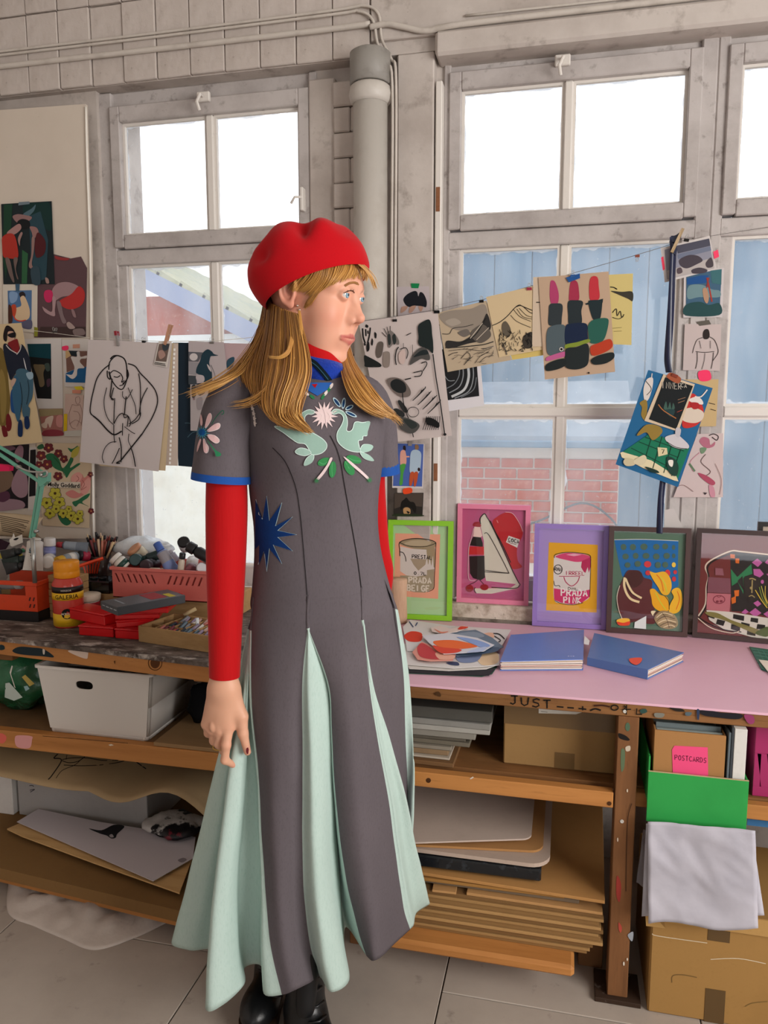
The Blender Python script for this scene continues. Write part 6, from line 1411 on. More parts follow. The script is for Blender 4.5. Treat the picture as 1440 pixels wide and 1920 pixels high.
# ================================================================== left string of drawings
LY = -0.115
def line_thing(label, pts, Y, r0=0.0009, col='#cfc8bd', name='string_line'):
    m = MB(); m.smooth = True; m.color(col); m.tube([PY(*p, y) for p, y in zip(pts, Y)], r0, 6); return m.build(name, PRINT, None, label, 'string')
line_thing('pale string strung across the left window carrying drawings', [(-40, 610), (44, 618), (97, 624), (173, 634), (300, 640), (407, 639), (460, 634), (560, 620), (655, 604)], [-0.06, -0.09, -0.10, LY, LY, LY, LY, -0.10, -0.075])
GS = 'drawings pegged on the left string'
sheet('fashion_drawing', 'cream sheet painted with two figures in blue and ochre trousers', 'drawing', [(-110, 45), (191, 25), (384, 1100), (-40, 1142)], ((0, -0.095, 0), NY), '#cdb68f', '''
b #74602f -60 280 20 260 60 420 80 600 90 760 60 930 10 960 -40 800 -60 560
b #8d7740 0 470 40 500 60 700 40 900 10 880
b #6c1c20 55 870 80 845 105 920 95 990 60 990
b #6c1c20 15 960 50 960 70 1030 60 1050 30 1045
b #20181a 30 130 50 60 80 52 125 90 140 140 130 170 110 110 70 110 60 190 35 180
b #c39a86 70 110 120 105 135 150 110 200 80 190
b #161417 70 130 135 110 140 150 110 160 80 150
b #7d1f22 70 210 100 190 150 170 165 200 175 270 140 300 90 250
b #1b2130 28 240 60 215 150 300 190 220 230 260 270 360 280 480 240 480 160 460 100 540 75 480 50 380
s #d0c6c0 8 55 225 90 265 150 300
s #d0c6c0 8 190 225 180 270 150 310
b #cfd0d2 210 340 225 380 240 450 225 420
b #3f6072 145 460 220 440 290 500 300 600 290 700 255 770 270 800 260 880 210 870 195 780 180 720 170 700 150 600
b #1f4a80 100 640 150 600 180 720 180 840 110 830 95 760
b #345d78 130 500 180 560 190 700 180 880 150 900 110 680
b #8fa8b8 235 480 290 470 298 520 260 535
b #bfa08e 95 560 125 525 145 540 110 605
b #122a52 165 920 190 900 205 960 200 1040 180 1052 160 1030
b #122a52 220 880 255 870 268 950 245 985 222 960
s #101820 4 180 560 200 700 185 830
s #101820 4 250 540 260 640 240 760
''', 'g', GS)
sheet('paper_sheet', 'cream backing sheets behind the large line drawing', 'paper', [(520, 478), (975, 490), (930, 1208), (560, 1180)], ((0, LY+0.004, 0), NY), '#cbb694', None, 'a', GS)
sheet('perforated_sheet', 'pale sheet with a row of punched holes behind the drawing', 'paper', [(700, 482), (1002, 490), (1000, 1180), (700, 1170)], ((0, LY+0.007, 0), NY), '#c9b9ad', '\n'.join('p #f4f2ee %f %f %f %f %f %f %f %f' % (x, y, x+11, y, x+11, y+14, x, y+14) for x, y in [(976-26*i/26, 520+24.5*i) for i in range(27)]), 'a', GS)
sheet('line_drawing', 'large white sheet with a black line drawing of a bald seated figure', 'drawing', [(497, 470), (968, 490), (892, 1212), (448, 1158)], ((0, LY, 0), NY), '#c9bfbd', '''
s #191517 7 620 580 640 562 670 562 700 580 712 620 714 680
s #191517 6 612 640 616 600 640 570 660 560
s #191517 6 614 650 630 700 660 740 690 748 712 700 716 660
s #191517 6 603 645 605 680 620 692 612 650
s #191517 7 716 640 722 670 710 700 690 720
s #191517 5 620 660 640 644 670 656 684 670 690 690 684 710 700 700
s #191517 5 640 678 660 682 676 672
s #191517 5 672 730 690 725 700 715
s #191517 6 618 610 580 640 545 690 525 760 510 830 508 880 525 900
s #191517 8 525 900 560 930 610 985 645 1005 685 985
s #191517 6 720 605 760 620 790 660 830 700 870 750 886 800 880 850 850 920 800 1000
s #191517 7 800 1000 760 1050 720 1100 680 1150
s #191517 5 830 740 800 800 785 870 790 900
s #191517 5 780 660 790 740 788 880
s #191517 5 640 740 625 800 640 810
s #191517 6 630 690 625 740 620 790 640 806
s #191517 4 600 740 585 810 590 870 610 920 640 950
s #191517 5 645 800 642 870 640 940
s #191517 6 710 790 704 840 700 890
s #191517 4 690 760 690 790 710 805 730 780 745 750
s #191517 4 720 740 740 790 760 840 765 890
s #191517 5 640 945 665 900 690 885 700 910 720 905 715 960
s #191517 5 690 890 720 900 735 940 725 960
s #191517 5 725 945 760 920 790 880 780 920 740 945
s #191517 5 640 950 640 1000 645 1050
s #191517 5 690 940 688 1010
s #191517 4 655 1045 620 1050 590 1080 575 1130 585 1165
s #191517 6 670 1020 682 1080 680 1160
s #191517 7 675 1165 655 1165 680 1150
s #191517 5 672 1080 650 1130 630 1168
s #191517 6 735 1075 750 1120 762 1185
s #191517 4 725 1000 722 1040 740 1080
s #191517 4 700 960 740 990 760 1000
''', 'a', GS)
sheet('polaroid_print', 'tiny instant photo with written caption under the wooden peg', 'photo', [(893, 480), (966, 478), (940, 628), (864, 612)], ((0, LY-0.004, 0), NY), '#d4cdc6', 'p #6b5a52 895 495 955 492 935 595 875 590\nb #a8877c 890 540 915 530 930 560 900 580\nb #3a4046 915 500 950 498 940 530 918 530\ns #26201e 4 870 598 890 602 930 608\ns #26201e 4 868 606 895 610 932 618', 'a', GS)
sheet('navy_board', 'tall navy blue board hanging behind the shoulder', 'board', [(972, 487), (1290, 490), (1280, 1205), (1003, 1180)], ((0, LY+0.010, 0), NY), '#152532', 's #3f5a66 4 1040 940 1060 940 1090 945\ns #3f5a66 4 1055 1020 1080 995 1110 985', 'a', GS)
sheet('bird_print', 'print of a dark long beaked bird beside the navy board', 'print', [(92, 135), (545, 148), (600, 640), (92, 690)], ((0, LY-0.001, 0), NY), '#b0a5a6', '''
p #5a5a60 92 270 280 280 220 400 92 395
e #c4bcbc 158 338 52 48
p #8e8a8e 92 400 225 410 190 570 92 560
p #3c4248 92 575 190 580 200 690 92 690
b #1c3440 290 270 340 240 390 265 420 300 475 318 420 325 380 330 365 370 360 430 390 520 395 600 390 650 300 665 230 570 190 540 200 470 240 390 260 320
b #b9aead 330 430 370 470 385 530 350 490
b #b0a6a8 195 570 285 580 290 650 200 640
s #3a4046 5 380 440 430 560 425 630
''', 'n', GS)
sheet('bird_print', 'narrow torn print below the bird print', 'print', [(115, 690), (360, 690), (270, 1290), (118, 1285)], ((0, LY-0.0005, 0), NY), '#a59c9c', 'b #2c3238 130 720 180 700 190 830 140 860\nb #4a4a50 190 700 330 700 300 800 220 830\nl #6d3038 6 155 865 155 890\nl #6d3038 6 170 865 170 890\nb #8d8486 200 880 270 860 260 1000 210 1010', 'n', GS)
sheet('art_print', 'pinkish print with dark scribble half hidden by the hair', 'print', [(550, 160), (900, 168), (860, 660), (470, 640)], ((0, LY+0.003, 0), NY), '#b39a9c', 'b #2c4858 590 380 680 340 660 460 590 500\ns #2a3034 5 470 420 560 410 540 520 480 430\ns #2a3034 5 520 520 500 600 560 560', 'n', GS)
def clip(label, x, y, Y, col='#17181a', w_=0.014, rot=0.0, up=1, cat='clip', grp='binder clips on the strings'):
    p = PY(x, y, Y); r = thing('binder_clip', label, cat, p, grp); R = Matrix.Translation(p) @ Matrix.Rotation(rot, 4, 'Y')
    m = MB(); m.M = R; m.color(col); h = w_*0.5; m.prism([(-w_/2, -0.005, h/2), (-w_/2, 0.005, h/2), (-w_/2, 0.0015, -h/2), (-w_/2, -0.0015, -h/2)], (w_, 0, 0)); m.build('clip_body', GLOSS, r)
    for s_ in (-1, 1):
        m = MB(); m.M = R; m.smooth = True; m.color('#a9a7a4'); g = w_*0.26
        m.tube(catmull([(-g*0.6, s_*0.004, h*0.5*up), (-g, s_*0.006, h*1.3*up), (-g*0.7, s_*0.008, h*2.1*up), (g*0.7, s_*0.008, h*2.1*up), (g, s_*0.006, h*1.3*up), (g*0.6, s_*0.004, h*0.5*up)], 4), 0.0006, 5); m.build('wire_handle', GLOSS, r)
    return r
def peg(label, pa, pb, Y, col, name='clothes_peg', w_=0.007, tip=None):
    a, b = PY(*pa, Y), PY(*pb, Y); r = thing(name, label, 'peg', b, 'pegs on the strings'); d = (b-a).normalized(); sd = d.cross(Vector((0, 1, 0))).normalized(); Lh = (b-a).length
    for s_ in (-1, 1):
        m = MB(); m.color(col); m.M = frameM(a, sd, Vector((0, 1, 0)), d); y0 = 0.001 if s_ > 0 else -0.006
        m.prism([(-w_/2, y0+(0.003*s_), 0), (w_/2, y0+0.003*s_, 0), (w_/2, y0, Lh*0.5), (w_/2, y0, Lh), (-w_/2, y0, Lh), (-w_/2, y0, Lh*0.5)], (0, 0.005, 0)); m.build('jaw', SATIN, r)
        if tip: m = MB(); m.color(tip); m.M = frameM(a, sd, Vector((0, 1, 0)), d); m.box(-w_/2-0.0005, w_/2+0.0005, y0+0.003*s_-0.0006, y0+0.003*s_+0.0056, -0.001, Lh*0.28); m.build('tip', SATIN, r)
    m = MB(); m.smooth = True; m.color('#9a9894'); m.M = frameM(a, sd, Vector((0, 1, 0)), d); m.tube([(-w_/2-0.001, 0, Lh*0.5), (w_/2+0.001, 0, Lh*0.5)], 0.0022, 8); m.build('spring', GLOSS, r)
peg('grey peg with red grips on the large line drawing', crop('a', 656, 425), crop('a', 667, 507), LY-0.001, '#8d8784', tip='#8c1a26')
peg('long wooden peg holding the instant photo', crop('a', 962, 386), crop('a', 930, 500), LY-0.003, '#b5866a', w_=0.008)
clip('small black clip at the top of the backing sheets', *crop('a', 810, 483), LY+0.001, w_=0.012)
clip('grey flat clip on the bird print', *crop('a', 1192, 488), LY-0.001, '#6d6864', 0.013)
clip('silver wire clip on the string over the board', *crop('f', 570, 1455), -0.10, '#3a3634', 0.013)
# ================================================================== right string of drawings
RY = -0.095
rs = [(655, 604), (680, 602), (745, 593), (820, 580), (905, 562), (1000, 535), (1075, 512), (1180, 482), (1240, 464), (1275, 452), (1360, 438), (1480, 420)]
line_thing('thin dark string rising to the right across the right window', rs, [-0.075]+[RY]*8+[RY+0.02, 0.02, 0.045], 0.0008, '#6f6a66')
GR = 'drawings clipped on the right string'
def inkblots(A):
    A.run('''
b #1c1c1d 90 440 105 448 100 462 85 455
s #1c1c1d 10 68 465 72 520 85 560
s #1c1c1d 9 88 470 90 515
s #1c1c1d 9 118 460 112 510 100 560
s #1c1c1d 8 102 480 104 500
b #1c1c1d 145 490 158 500 155 530 145 520
b #1c1c1d 128 530 136 545 132 575 122 565
b #1c1c1d 98 560 110 555 112 600 98 615 92 590
s #1c1c1d 12 80 560 85 575
b #5f5650 165 560 190 550 203 570 190 640 165 655 152 620
b #1c201f 78 640 110 650 180 690 185 712 140 715 85 712 80 690
b #8a7e76 205 620 235 615 245 640 238 710 205 712 198 670
s #1c1c1d 4 192 490 220 520
s #1c1c1d 4 205 465 225 505
s #1c1c1d 4 225 455 235 505
s #1c1c1d 4 245 450 245 500
b #77706c 240 480 275 500 300 540 300 570 270 560 240 590 230 550
b #2c3231 228 510 245 505 250 560 235 570
b #2c3231 258 520 275 500 285 545 270 570
s #1c1c1d 7 300 585 285 610 278 660 285 700
b #c7b2ab 305 620 335 600 345 640 335 690 310 690 300 660
s #1c1c1d 5 310 600 345 590 360 620 350 660
s #1c1c1d 5 350 510 380 495
b #1a2424 425 450 460 420 495 408 510 440 515 500 522 560 520 625 490 600 430 570 428 520
b #4d4b49 370 700 390 640 430 595 470 590 500 640 495 670 450 660 410 680
b #20282a 395 650 440 610 480 605 490 630 440 640
s #1c1c1d 6 445 690 475 680 480 700 455 740
s #1c1c1d 6 395 750 420 745 450 740 440 770 400 775
s #1c1c1d 7 340 795 380 785
s #1c1c1d 7 520 630 540 780 570 960 595 1140
e #1c1c1d 597 1147 10 9
s #1c1c1d 3 330 590 330 560
s #1c1c1d 3 388 570 390 640
b #6e645f 225 800 270 780 330 800 375 860 370 900 320 905 270 870
b #1e2223 250 810 290 790 340 820 345 870 300 880 255 850
b #2a2c2c 295 940 310 928 350 975 358 1005 330 1000
b #2a2c2c 262 990 290 980 335 1010 330 1035 280 1020
s #1c1c1d 6 325 880 330 940 350 1010 375 1080 395 1165
o #2a2828 4 393 1003 36 32
b #4b4a48 265 1045 330 1035 400 1060 435 1090 410 1130 370 1140 310 1110 300 1080
b #2c3332 330 1050 390 1060 420 1090 380 1110
b #1a1c1b 475 1040 520 1045 560 1075 555 1105 510 1090 480 1080
''', 'b')
    for i in range(16):
        x = 420+i*8; y = 930-(i % 4)*14+i*7; A.run('s #1c1c1d 5 %d %d %d %d %d %d' % (x-30, y, x+15, y-45, x+30+4*(i % 3), y-70), 'b')
    for i in range(8): A.run('s #1c1c1d 4 %d %d %d %d %d %d' % (455+i*14, 1118, 470+i*13, 1070, 480+i*12, 1030), 'b')
sheet('ink_study', 'long white sheet crowded with black ink blots and leaf studies', 'drawing', [(42, 420), (550, 352), (642, 1155), (200, 1205)], ((0, RY, 0), NY), '#c6bab6', None, 'b', GR, post=inkblots)
sheet('swirl_print', 'black and white brush swirl print with white border behind the ink sheets', 'print', [(540, 372), (795, 322), (850, 962), (612, 1000)], ((0, RY+0.005, 0), NY), '#d5d2d6', '''
p #1b1c1e 555 440 780 400 818 900 612 928
s #b9bcbe 16 640 905 720 860 750 780 745 700
s #84888c 7 625 880 690 840 715 770 710 690
s #84888c 7 660 915 750 870 780 780 775 690
s #6a6e72 6 700 910 780 860 800 780
s #70757a 6 610 850 660 820 690 760 685 690
s #d5d8da 6 565 450 575 520 580 600
s #84888c 5 590 760 620 800 660 800
''', 'b', GR)
def wash(A):
    A.run('''
b #8f8478 560 380 640 350 760 340 850 310 870 400 800 470 690 480 600 440
b #a2978a 600 420 660 400 700 430 640 450
s #2a2826 4 580 500 625 500 650 465 720 455 780 440
b #6c655e 700 480 740 470 760 500 720 520 680 495
b #2c2a29 610 545 690 550 740 530 790 490 840 420 865 370 885 410 890 470 830 540 740 565 650 590 605 590
b #5d564f 760 500 830 440 880 470 890 520 820 560
s #1c1b1b 6 700 560 790 510 860 400
s #c0b4a4 5 760 530 840 430
s #c0b4a4 4 800 540 880 460
s #2a2826 6 600 590 700 585 840 570 910 550
s #2a2826 4 620 640 650 625 680 620
s #2a2826 3 690 600 760 600 840 610 900 590
s #2a2826 4 700 660 740 620 760 650 720 700
s #2a2826 3 790 690 830 640 880 620
s #2a2826 3 820 685 860 650 910 640
s #2a2826 3 620 610 700 600
s #6c655e 6 840 600 910 580
''', 'b')
    A.rnd(26, (620, 590, 910, 690), ['#38332f', '#5f564d'], (2, 4), (20, 60), (-0.7, 0.4), 'b')
sheet('landscape_drawing', 'tan sheet with a grey wash mountain landscape', 'drawing', [(550, 366), (862, 286), (1028, 668), (614, 746)], ((0, RY+0.001, 0), NY), '#b6a48b', None, 'b', GR, post=wash)
sheet('paper_sheet', 'yellow edged sheet behind the line drawn mountain', 'paper', [(900, 262), (1172, 205), (1242, 636), (1030, 668)], ((0, RY+0.003, 0), NY), '#cdb56a', None, 'b', GR)
def mtn(A):
    A.run('''
s #1c1a18 5 902 447 950 425 1000 385 1045 335 1075 315 1100 325 1160 350
s #1c1a18 4 1050 330 1090 320 1140 360 1160 368
s #1c1a18 3 1040 345 1080 390 1150 420
s #1c1a18 3 1060 340 1100 390 1158 405
s #1c1a18 3 1075 335 1120 380 1158 392
s #1c1a18 3 1020 380 1060 420 1150 460
b #5d5548 965 440 990 420 1020 470 1010 520 970 500
b #38332c 1100 520 1160 490 1160 580 1110 590
s #6a6156 9 965 570 985 600 995 635
''', 'b')
    A.rnd(70, (945, 470, 1160, 610), ['#1c1a18', '#2b2722'], (3, 5.5), (15, 45), (0.6, 2.6), 'b')
sheet('landscape_drawing', 'cream sheet with a scribbled black line mountain', 'drawing', [(862, 264), (1168, 192), (1238, 600), (946, 652)], ((0, RY-0.001, 0), NY), '#cbb590', None, 'b', GR, post=mtn)
sheet('paper_sheet', 'plain cream sheet left of the lipstick painting', 'paper', [(1165, 136), (1330, 128), (1330, 580), (1158, 582)], ((0, RY-0.003, 0), NY), '#c9b6a0', 'l #1c1a18 6 1184 298 1208 298', 'b', GR)
sheet('lipstick_painting', 'tan card painted with three coloured lipsticks', 'painting', [(-36, 345), (415, 305), (457, 950), (5, 1000)], ((0, RY-0.006, 0), NY), '#b79c84', '''
b #a83e66 40 380 55 362 75 380 95 450 88 510 55 520 38 480
b #9c2f48 170 380 190 360 215 375 225 430 222 490 165 495 162 440
b #b8323c 295 360 315 335 345 345 352 400 355 480 300 490 290 430
b #2d3438 35 520 70 510 118 520 115 600 105 660 50 655 28 640 30 570
b #232c30 155 500 200 490 250 500 240 560 240 640 165 655 155 580
b #1c2a2e 285 505 300 490 370 490 375 510 360 610 320 615 300 570
p #1c2a2e 266 510 380 480 378 505 272 520
b #4d5a60 20 690 50 655 130 650 140 720 130 800 115 840 30 840 15 770
b #12213c 138 660 180 640 270 640 280 700 275 760 210 780 140 775
b #24584c 285 650 320 615 400 605 415 640 380 750 300 765 285 700
b #7a8a30 140 775 210 760 285 740 290 760 200 790 140 800
b #b85a8a 15 860 60 840 135 820 145 845 90 865 20 880
b #b03a20 300 790 350 765 425 740 440 790 380 830 310 845
b #1e2526 145 800 210 790 280 770 290 850 275 910 210 935 140 920 135 850
b #1b2223 10 910 60 880 130 865 145 900 100 930 20 945
b #1b2223 305 870 350 845 440 825 450 860 400 895 330 905 305 890
e #17130f 288 957 6 6
e #17130f 112 805 9 9
o #e6ded4 4 112 805 11 11
p #1f4f8c 140 345 230 318 232 348 160 375
''', 'c', GR)
sheet('yellow_drawing', 'pale yellow sheet with black pen marks behind the lipstick painting', 'drawing', [(250, 335), (572, 318), (562, 778), (250, 765)], ((0, RY-0.002, 0), NY), '#c9b777', '''
s #1c1a18 6 425 405 450 408 470 420 455 412
b #38352c 430 430 500 436 568 436 570 495 540 480 470 450
s #1c1a18 5 440 570 465 545 470 590 490 560 500 600 515 580
s #1c1a18 4 440 600 480 610 510 595
s #8c8050 3 440 670 500 665
s #8c8050 3 450 690 500 688
''', 'c', GR)
sheet('beach_photo', 'beach and rocks photo with white border at the top right of the string', 'photo', [(750, 155), (1065, 75), (1110, 290), (776, 376)], ((0, RY+0.002, 0), NY), '#c9c2c0', '''
p #8a8a98 775 165 1060 95 1095 285 792 355
p #4a4a58 850 140 1062 93 1070 140 860 190
p #6d7488 858 195 1070 142 1075 170 862 225
p #b0a8a6 790 300 1090 215 1095 285 795 352
b #463f48 870 230 930 200 990 205 1020 235 980 260 920 285 880 270
b #4a4248 1040 250 1075 215 1088 270 1050 280
b #463f48 950 295 1000 280 1050 295 1030 315 960 318
b #55484e 855 290 880 280 890 310 860 320
p #e0405a 752 215 768 208 778 290 764 300
p #f04468 1088 178 1118 165 1126 210 1095 225
''', 'c', GR)
peg('bare wooden peg tied into the navy ribbon', crop('c', 892, 32), crop('c', 820, 185), RY-0.012, '#a58c68', w_=0.008)
clip('black clip beside the navy ribbon knot', *crop('c', 915, 105), RY, w_=0.013, rot=0.15)
clip('red clip hanging upside down on the bare string', *crop('c', 600, 207), RY, '#8c4a3c', 0.012, up=-1)
clip('black clip on the left end of the ink study sheet', *crop('b', 275, 415), RY-0.001, w_=0.013)
clip('black clip at the top right corner of the ink study', *crop('b', 545, 360), RY-0.001, w_=0.016)
clip('black clip on the grey wash landscape', *crop('b', 832, 292), RY-0.001, w_=0.013)
clip('silver clip with red tape on the mountain drawing', *crop('b', 1140, 212), RY-0.002, '#9c3048', 0.014)
clip('silver clip over blue tape on the lipstick painting', *crop('c', 185, 335), RY-0.008, '#2a5a94', 0.013)
RIB = mat('navy_ribbon', '#10193a', 0.3, 0.5, sheen=0.3)
def ribbon(label, pts, w_, Y, name='navy_ribbon', tw=0.5):
    m = MB(); m.smooth = True; P = catmull([tuple(PY(*crop('c', *p), Y)) for p in pts], 8); n = len(P)
    vs = []
    for i, p in enumerate(P):
        a = tw*math.sin(5*i/n); vs += [(p[0]-w_/2*math.cos(a), p[1]-w_/2*math.sin(a), p[2]), (p[0]+w_/2*math.cos(a), p[1]+w_/2*math.sin(a), p[2])]
    m.add(vs, [(2*i, 2*i+1, 2*i+3, 2*i+2) for i in range(n-1)]); o = m.build(name, RIB, None, label, 'ribbon', 'navy ribbon lengths'); o.modifiers.new('t', 'SOLIDIFY').thickness = 0.0008; return o
ribbon('navy ribbon hanging from the string down to the blue painting', [(840, 75), (832, 140), (828, 250), (822, 400), (812, 600), (800, 780), (795, 880), (805, 955)], 0.0185, RY-0.008)
ribbon('lower end of navy ribbon hanging below the blue painting', [(775, 1500), (765, 1640), (752, 1760), (745, 1900), (742, 1990)], 0.017, RY-0.004, tw=0.25)
r = thing('ribbon_knot', 'knotted loop of navy ribbon at the peg', 'ribbon', tuple(PY(*crop('c', 840, 120), RY-0.01)), 'navy ribbon lengths')
for pts in ([(808, 85), (850, 70), (890, 40), (880, 95), (840, 130), (808, 110)], [(806, 110), (840, 120), (858, 160), (850, 200), (815, 180)]):
    m = MB(); P = [PY(*crop('c', *p), RY-0.010) for p in pts]; m.prism(P, (0, 0.004, 0)); m.build('loop', RIB, r)
BP = ((0, RY-0.016, 0), NY)
sheet('still_life_painting', 'tilted blue still life painting with a green tiled table on the ribbon', 'painting', [(670, 938), (1085, 1055), (862, 1692), (460, 1545)], BP, '#1f5f8c', '''
b #d0c8c2 640 1060 660 1000 700 990 695 1060 670 1130 645 1130
l #d0c8c2 6 695 960 690 1000
s #2a241e 4 655 1010 690 1060 660 1100
b #8d7434 615 1150 655 1130 665 1180 650 1260 625 1230 630 1180
b #b8302c 890 1260 930 1120 960 1090 1000 1130 1025 1190 1020 1250 970 1300 900 1310
b #cfc0b0 890 1200 960 1180 1025 1210 1015 1260 960 1280 890 1260
b #d8d0ca 930 1130 980 1110 1015 1130 1020 1160 960 1150
s #d8d0ca 8 970 1110 1010 1110 1050 1065
b #a32428 940 1150 990 1150 1000 1180 960 1190
p #177052 500 1470 690 1340 935 1440 860 1640
p #d8cca8 490 1470 505 1465 690 1520 850 1620 865 1655 840 1650 640 1570 500 1500
l #0c3a2c 5 560 1440 800 1560
l #0c3a2c 5 610 1400 860 1500
l #0c3a2c 5 650 1370 900 1460
l #0c3a2c 5 700 1345 640 1540
l #0c3a2c 5 760 1365 700 1570
l #0c3a2c 5 830 1390 770 1600
l #0c3a2c 5 890 1420 820 1620
b #c4c0c4 780 1370 850 1350 880 1370 930 1420 920 1445 850 1440 800 1410
b #b9b5ba 850 1310 880 1320 870 1370 845 1360
s #2a2626 4 790 1400 850 1435 920 1445
b #8d7434 600 1350 660 1290 740 1300 760 1340 700 1390 660 1340 610 1360
p #d0c49c 730 1435 790 1440 795 1480 735 1495
T #17130f 5 755 1450 26 26 1 7
b #c4b896 510 1530 530 1505 590 1520 580 1550 530 1555
b #cfc4a4 580 1520 640 1485 660 1510 640 1545 590 1545
b #1c3c34 790 1500 840 1510 865 1560 850 1620 800 1590
b #e3dcd2 800 1520 830 1520 825 1560 805 1550
b #16302a 650 1560 720 1580 740 1600 690 1595
''', 'c', GR)
sheet('black_print', 'small black print clipped over the tilted blue painting', 'print', [(768, 965), (970, 1030), (865, 1335), (645, 1265)], ((0, RY-0.0185, 0), NY), '#cbb79c', '''
p #14191b 780 985 958 1042 850 1318 675 1255
b #3c5a50 770 1180 785 1140 795 1185 810 1145 820 1190 830 1150 838 1190 780 1195
b #1f3a3c 780 1195 840 1195 825 1240 800 1230
s #a86a3c 6 735 1160 770 1200 850 1250
s #8d6a50 4 860 1130 910 1115
s #8d6a50 4 862 1150 905 1135
s #8d3c30 4 855 1210 890 1195
T #b9b2a6 4 760 1015 40 26 2 INNER
T #b9b2a6 4 880 1025 24 22 4 CA
b #9c5236 790 985 815 955 880 990 860 1025
''', 'c', GR)
clip('wire clip at the top of the tilted blue painting', *crop('c', 840, 975), RY-0.021, '#8c4030', 0.016, rot=0.4)
# prints on the window post and the pier panel
PO = ((0, 0.043, 0), NY); GC = 'prints taped to the window post'
sheet('sea_print', 'print of a swimmer in green sea on the window post', 'print', [(900, 290), (1158, 282), (1146, 600), (895, 602)], PO, '#c9c2c2', '''
p #3f5f78 915 330 1143 290 1128 585 912 588
p #20508c 918 350 1010 330 1060 330 1040 380 920 390
p #3c6a70 1070 300 1142 290 1140 390 1080 380
b #6d8a90 930 400 1010 390 1080 420 1130 430 1125 470 1000 470 925 480
b #24484a 912 520 1000 500 1060 520 1128 510 1128 585 912 588
s #a03a30 10 1048 345 1060 400 1080 500
s #8c3a38 8 1060 345 1045 410
b #b08a70 1020 420 1045 415 1060 470 1050 510 1030 490
''', 'c', GC)
sheet('figure_sketch', 'sheet with a line sketch of a standing man on the post', 'drawing', [(905, 642), (1140, 645), (1130, 945), (893, 940)], PO, '#c2b3b0', '''
p #5d5850 980 628 1060 617 1075 645 1000 655
b #2a2220 1022 700 1035 678 1058 680 1065 720 1050 740 1025 735
s #3a3230 4 1020 730 985 745 965 790 955 830
s #3a3230 4 1065 725 1095 745 1115 790 1118 830 1085 880
s #3a3230 4 975 820 1030 825 1095 820
s #3a3230 4 985 825 985 880 975 930
s #3a3230 4 1090 825 1085 880 1075 930
s #3a3230 3 1035 830 1030 880 1015 935
s #3a3230 3 1000 750 1010 800
s #3a3230 3 1070 750 1070 800
''', 'c', GC)
sheet('yellow_print', 'yellow print under pink tape half hidden by the tilted painting', 'print', [(880, 1000), (1122, 998), (1106, 1300), (880, 1305)], PO, '#c4a878', 'b #f23a66 993 950 1060 942 1072 1000 1005 1008\ns #3a2c20 4 1060 1150 1100 1160\ns #3a2c20 4 1070 1190 1105 1200', 'c', GC)
sheet('figure_sketch', 'pale sheet with a pink and green figure drawing low on the post', 'drawing', [(985, 1350), (1152, 1345), (1150, 1757), (832, 1757)], ((0, 0.0415, 0), NY), '#c9b7b4', '''
s #3c3030 6 1060 1360 1090 1350 1120 1365 1110 1390 1080 1370
b #b06a7c 1000 1400 1020 1370 1060 1380 1070 1420 1100 1400 1090 1430 1040 1440
b #6f8a6c 1005 1440 1045 1440 1030 1470 1010 1475
s #c08a94 5 1000 1470 940 1530 960 1590
s #5f7a5c 12 935 1540 970 1590
s #6a5250 4 1040 1480 1010 1530 1070 1590 1040 1620
b #a84a60 990 1600 1050 1620 1100 1660 1080 1680 1020 1640
b #c48a98 1060 1680 1090 1690 1100 1750 1070 1750
p #3a3034 1025 1725 1050 1728 1035 1742
s #8c6a68 3 850 1690 900 1680 960 1720
s #8c6a68 3 1100 1540 1140 1640 1130 1740
''', 'c', GC)
m = MB(); m.color('#c6bfbc'); P = [PY(*crop('l', *p), 0.02) for p in [(30, 300), (125, 285), (230, 500), (30, 490)]]; m.prism(P, (0, 0.001, 0)); m.build('folded_paper', PRINT, None, 'folded white paper leaning at the foot of the window post', 'paper', GC)
PP = ((0, 0.0005, 0), NY); GQ = 'prints taped to the pier beside the pipe'
sheet('tree_print', 'small print of a dark rounded shape under green tape', 'print', [(18, 440), (290, 435), (300, 700), (28, 700)], PP, '#b9aeb0', '''
b #14161e 75 540 110 500 165 475 190 485 200 520 215 485 245 500 270 560 265 610 235 605 180 600 120 610 85 580
b #b08a78 60 610 110 605 90 640 50 660
b #b08a78 130 610 180 600 150 650 120 660
b #b08a78 200 605 240 610 220 650
p #0f7a46 138 410 210 412 200 452 142 450
''', 'm', GQ)
sheet('couple_print', 'bright print of two figures in coats on a blue ground', 'print', [(262, 1202), (466, 1208), (456, 1495), (258, 1490)], PP, '#cfc9c8', '''
p #4a63a8 275 1205 460 1210 450 1482 264 1478
b #2a1c1c 328 1225 342 1220 346 1245 332 1255
b #dba08e 312 1260 340 1250 350 1300 345 1340 312 1345
b #4a9a40 310 1345 345 1340 330 1400 325 1465 305 1468 312 1400
s #dba08e 9 340 1290 370 1290
b #8a6a4c 405 1215 425 1215 428 1240 408 1245
b #aabfd0 380 1260 410 1245 440 1260 445 1300 430 1395 375 1395 372 1330
b #b8502c 375 1395 400 1395 385 1470 368 1470
b #b8502c 400 1395 425 1395 412 1472 398 1475
e #2a1c1c 430 1372 8 12
p #8f8884 362 1188 388 1190 384 1222 360 1220
b #e24a20 330 1498 380 1490 385 1520 335 1530
''', 'b', GQ)
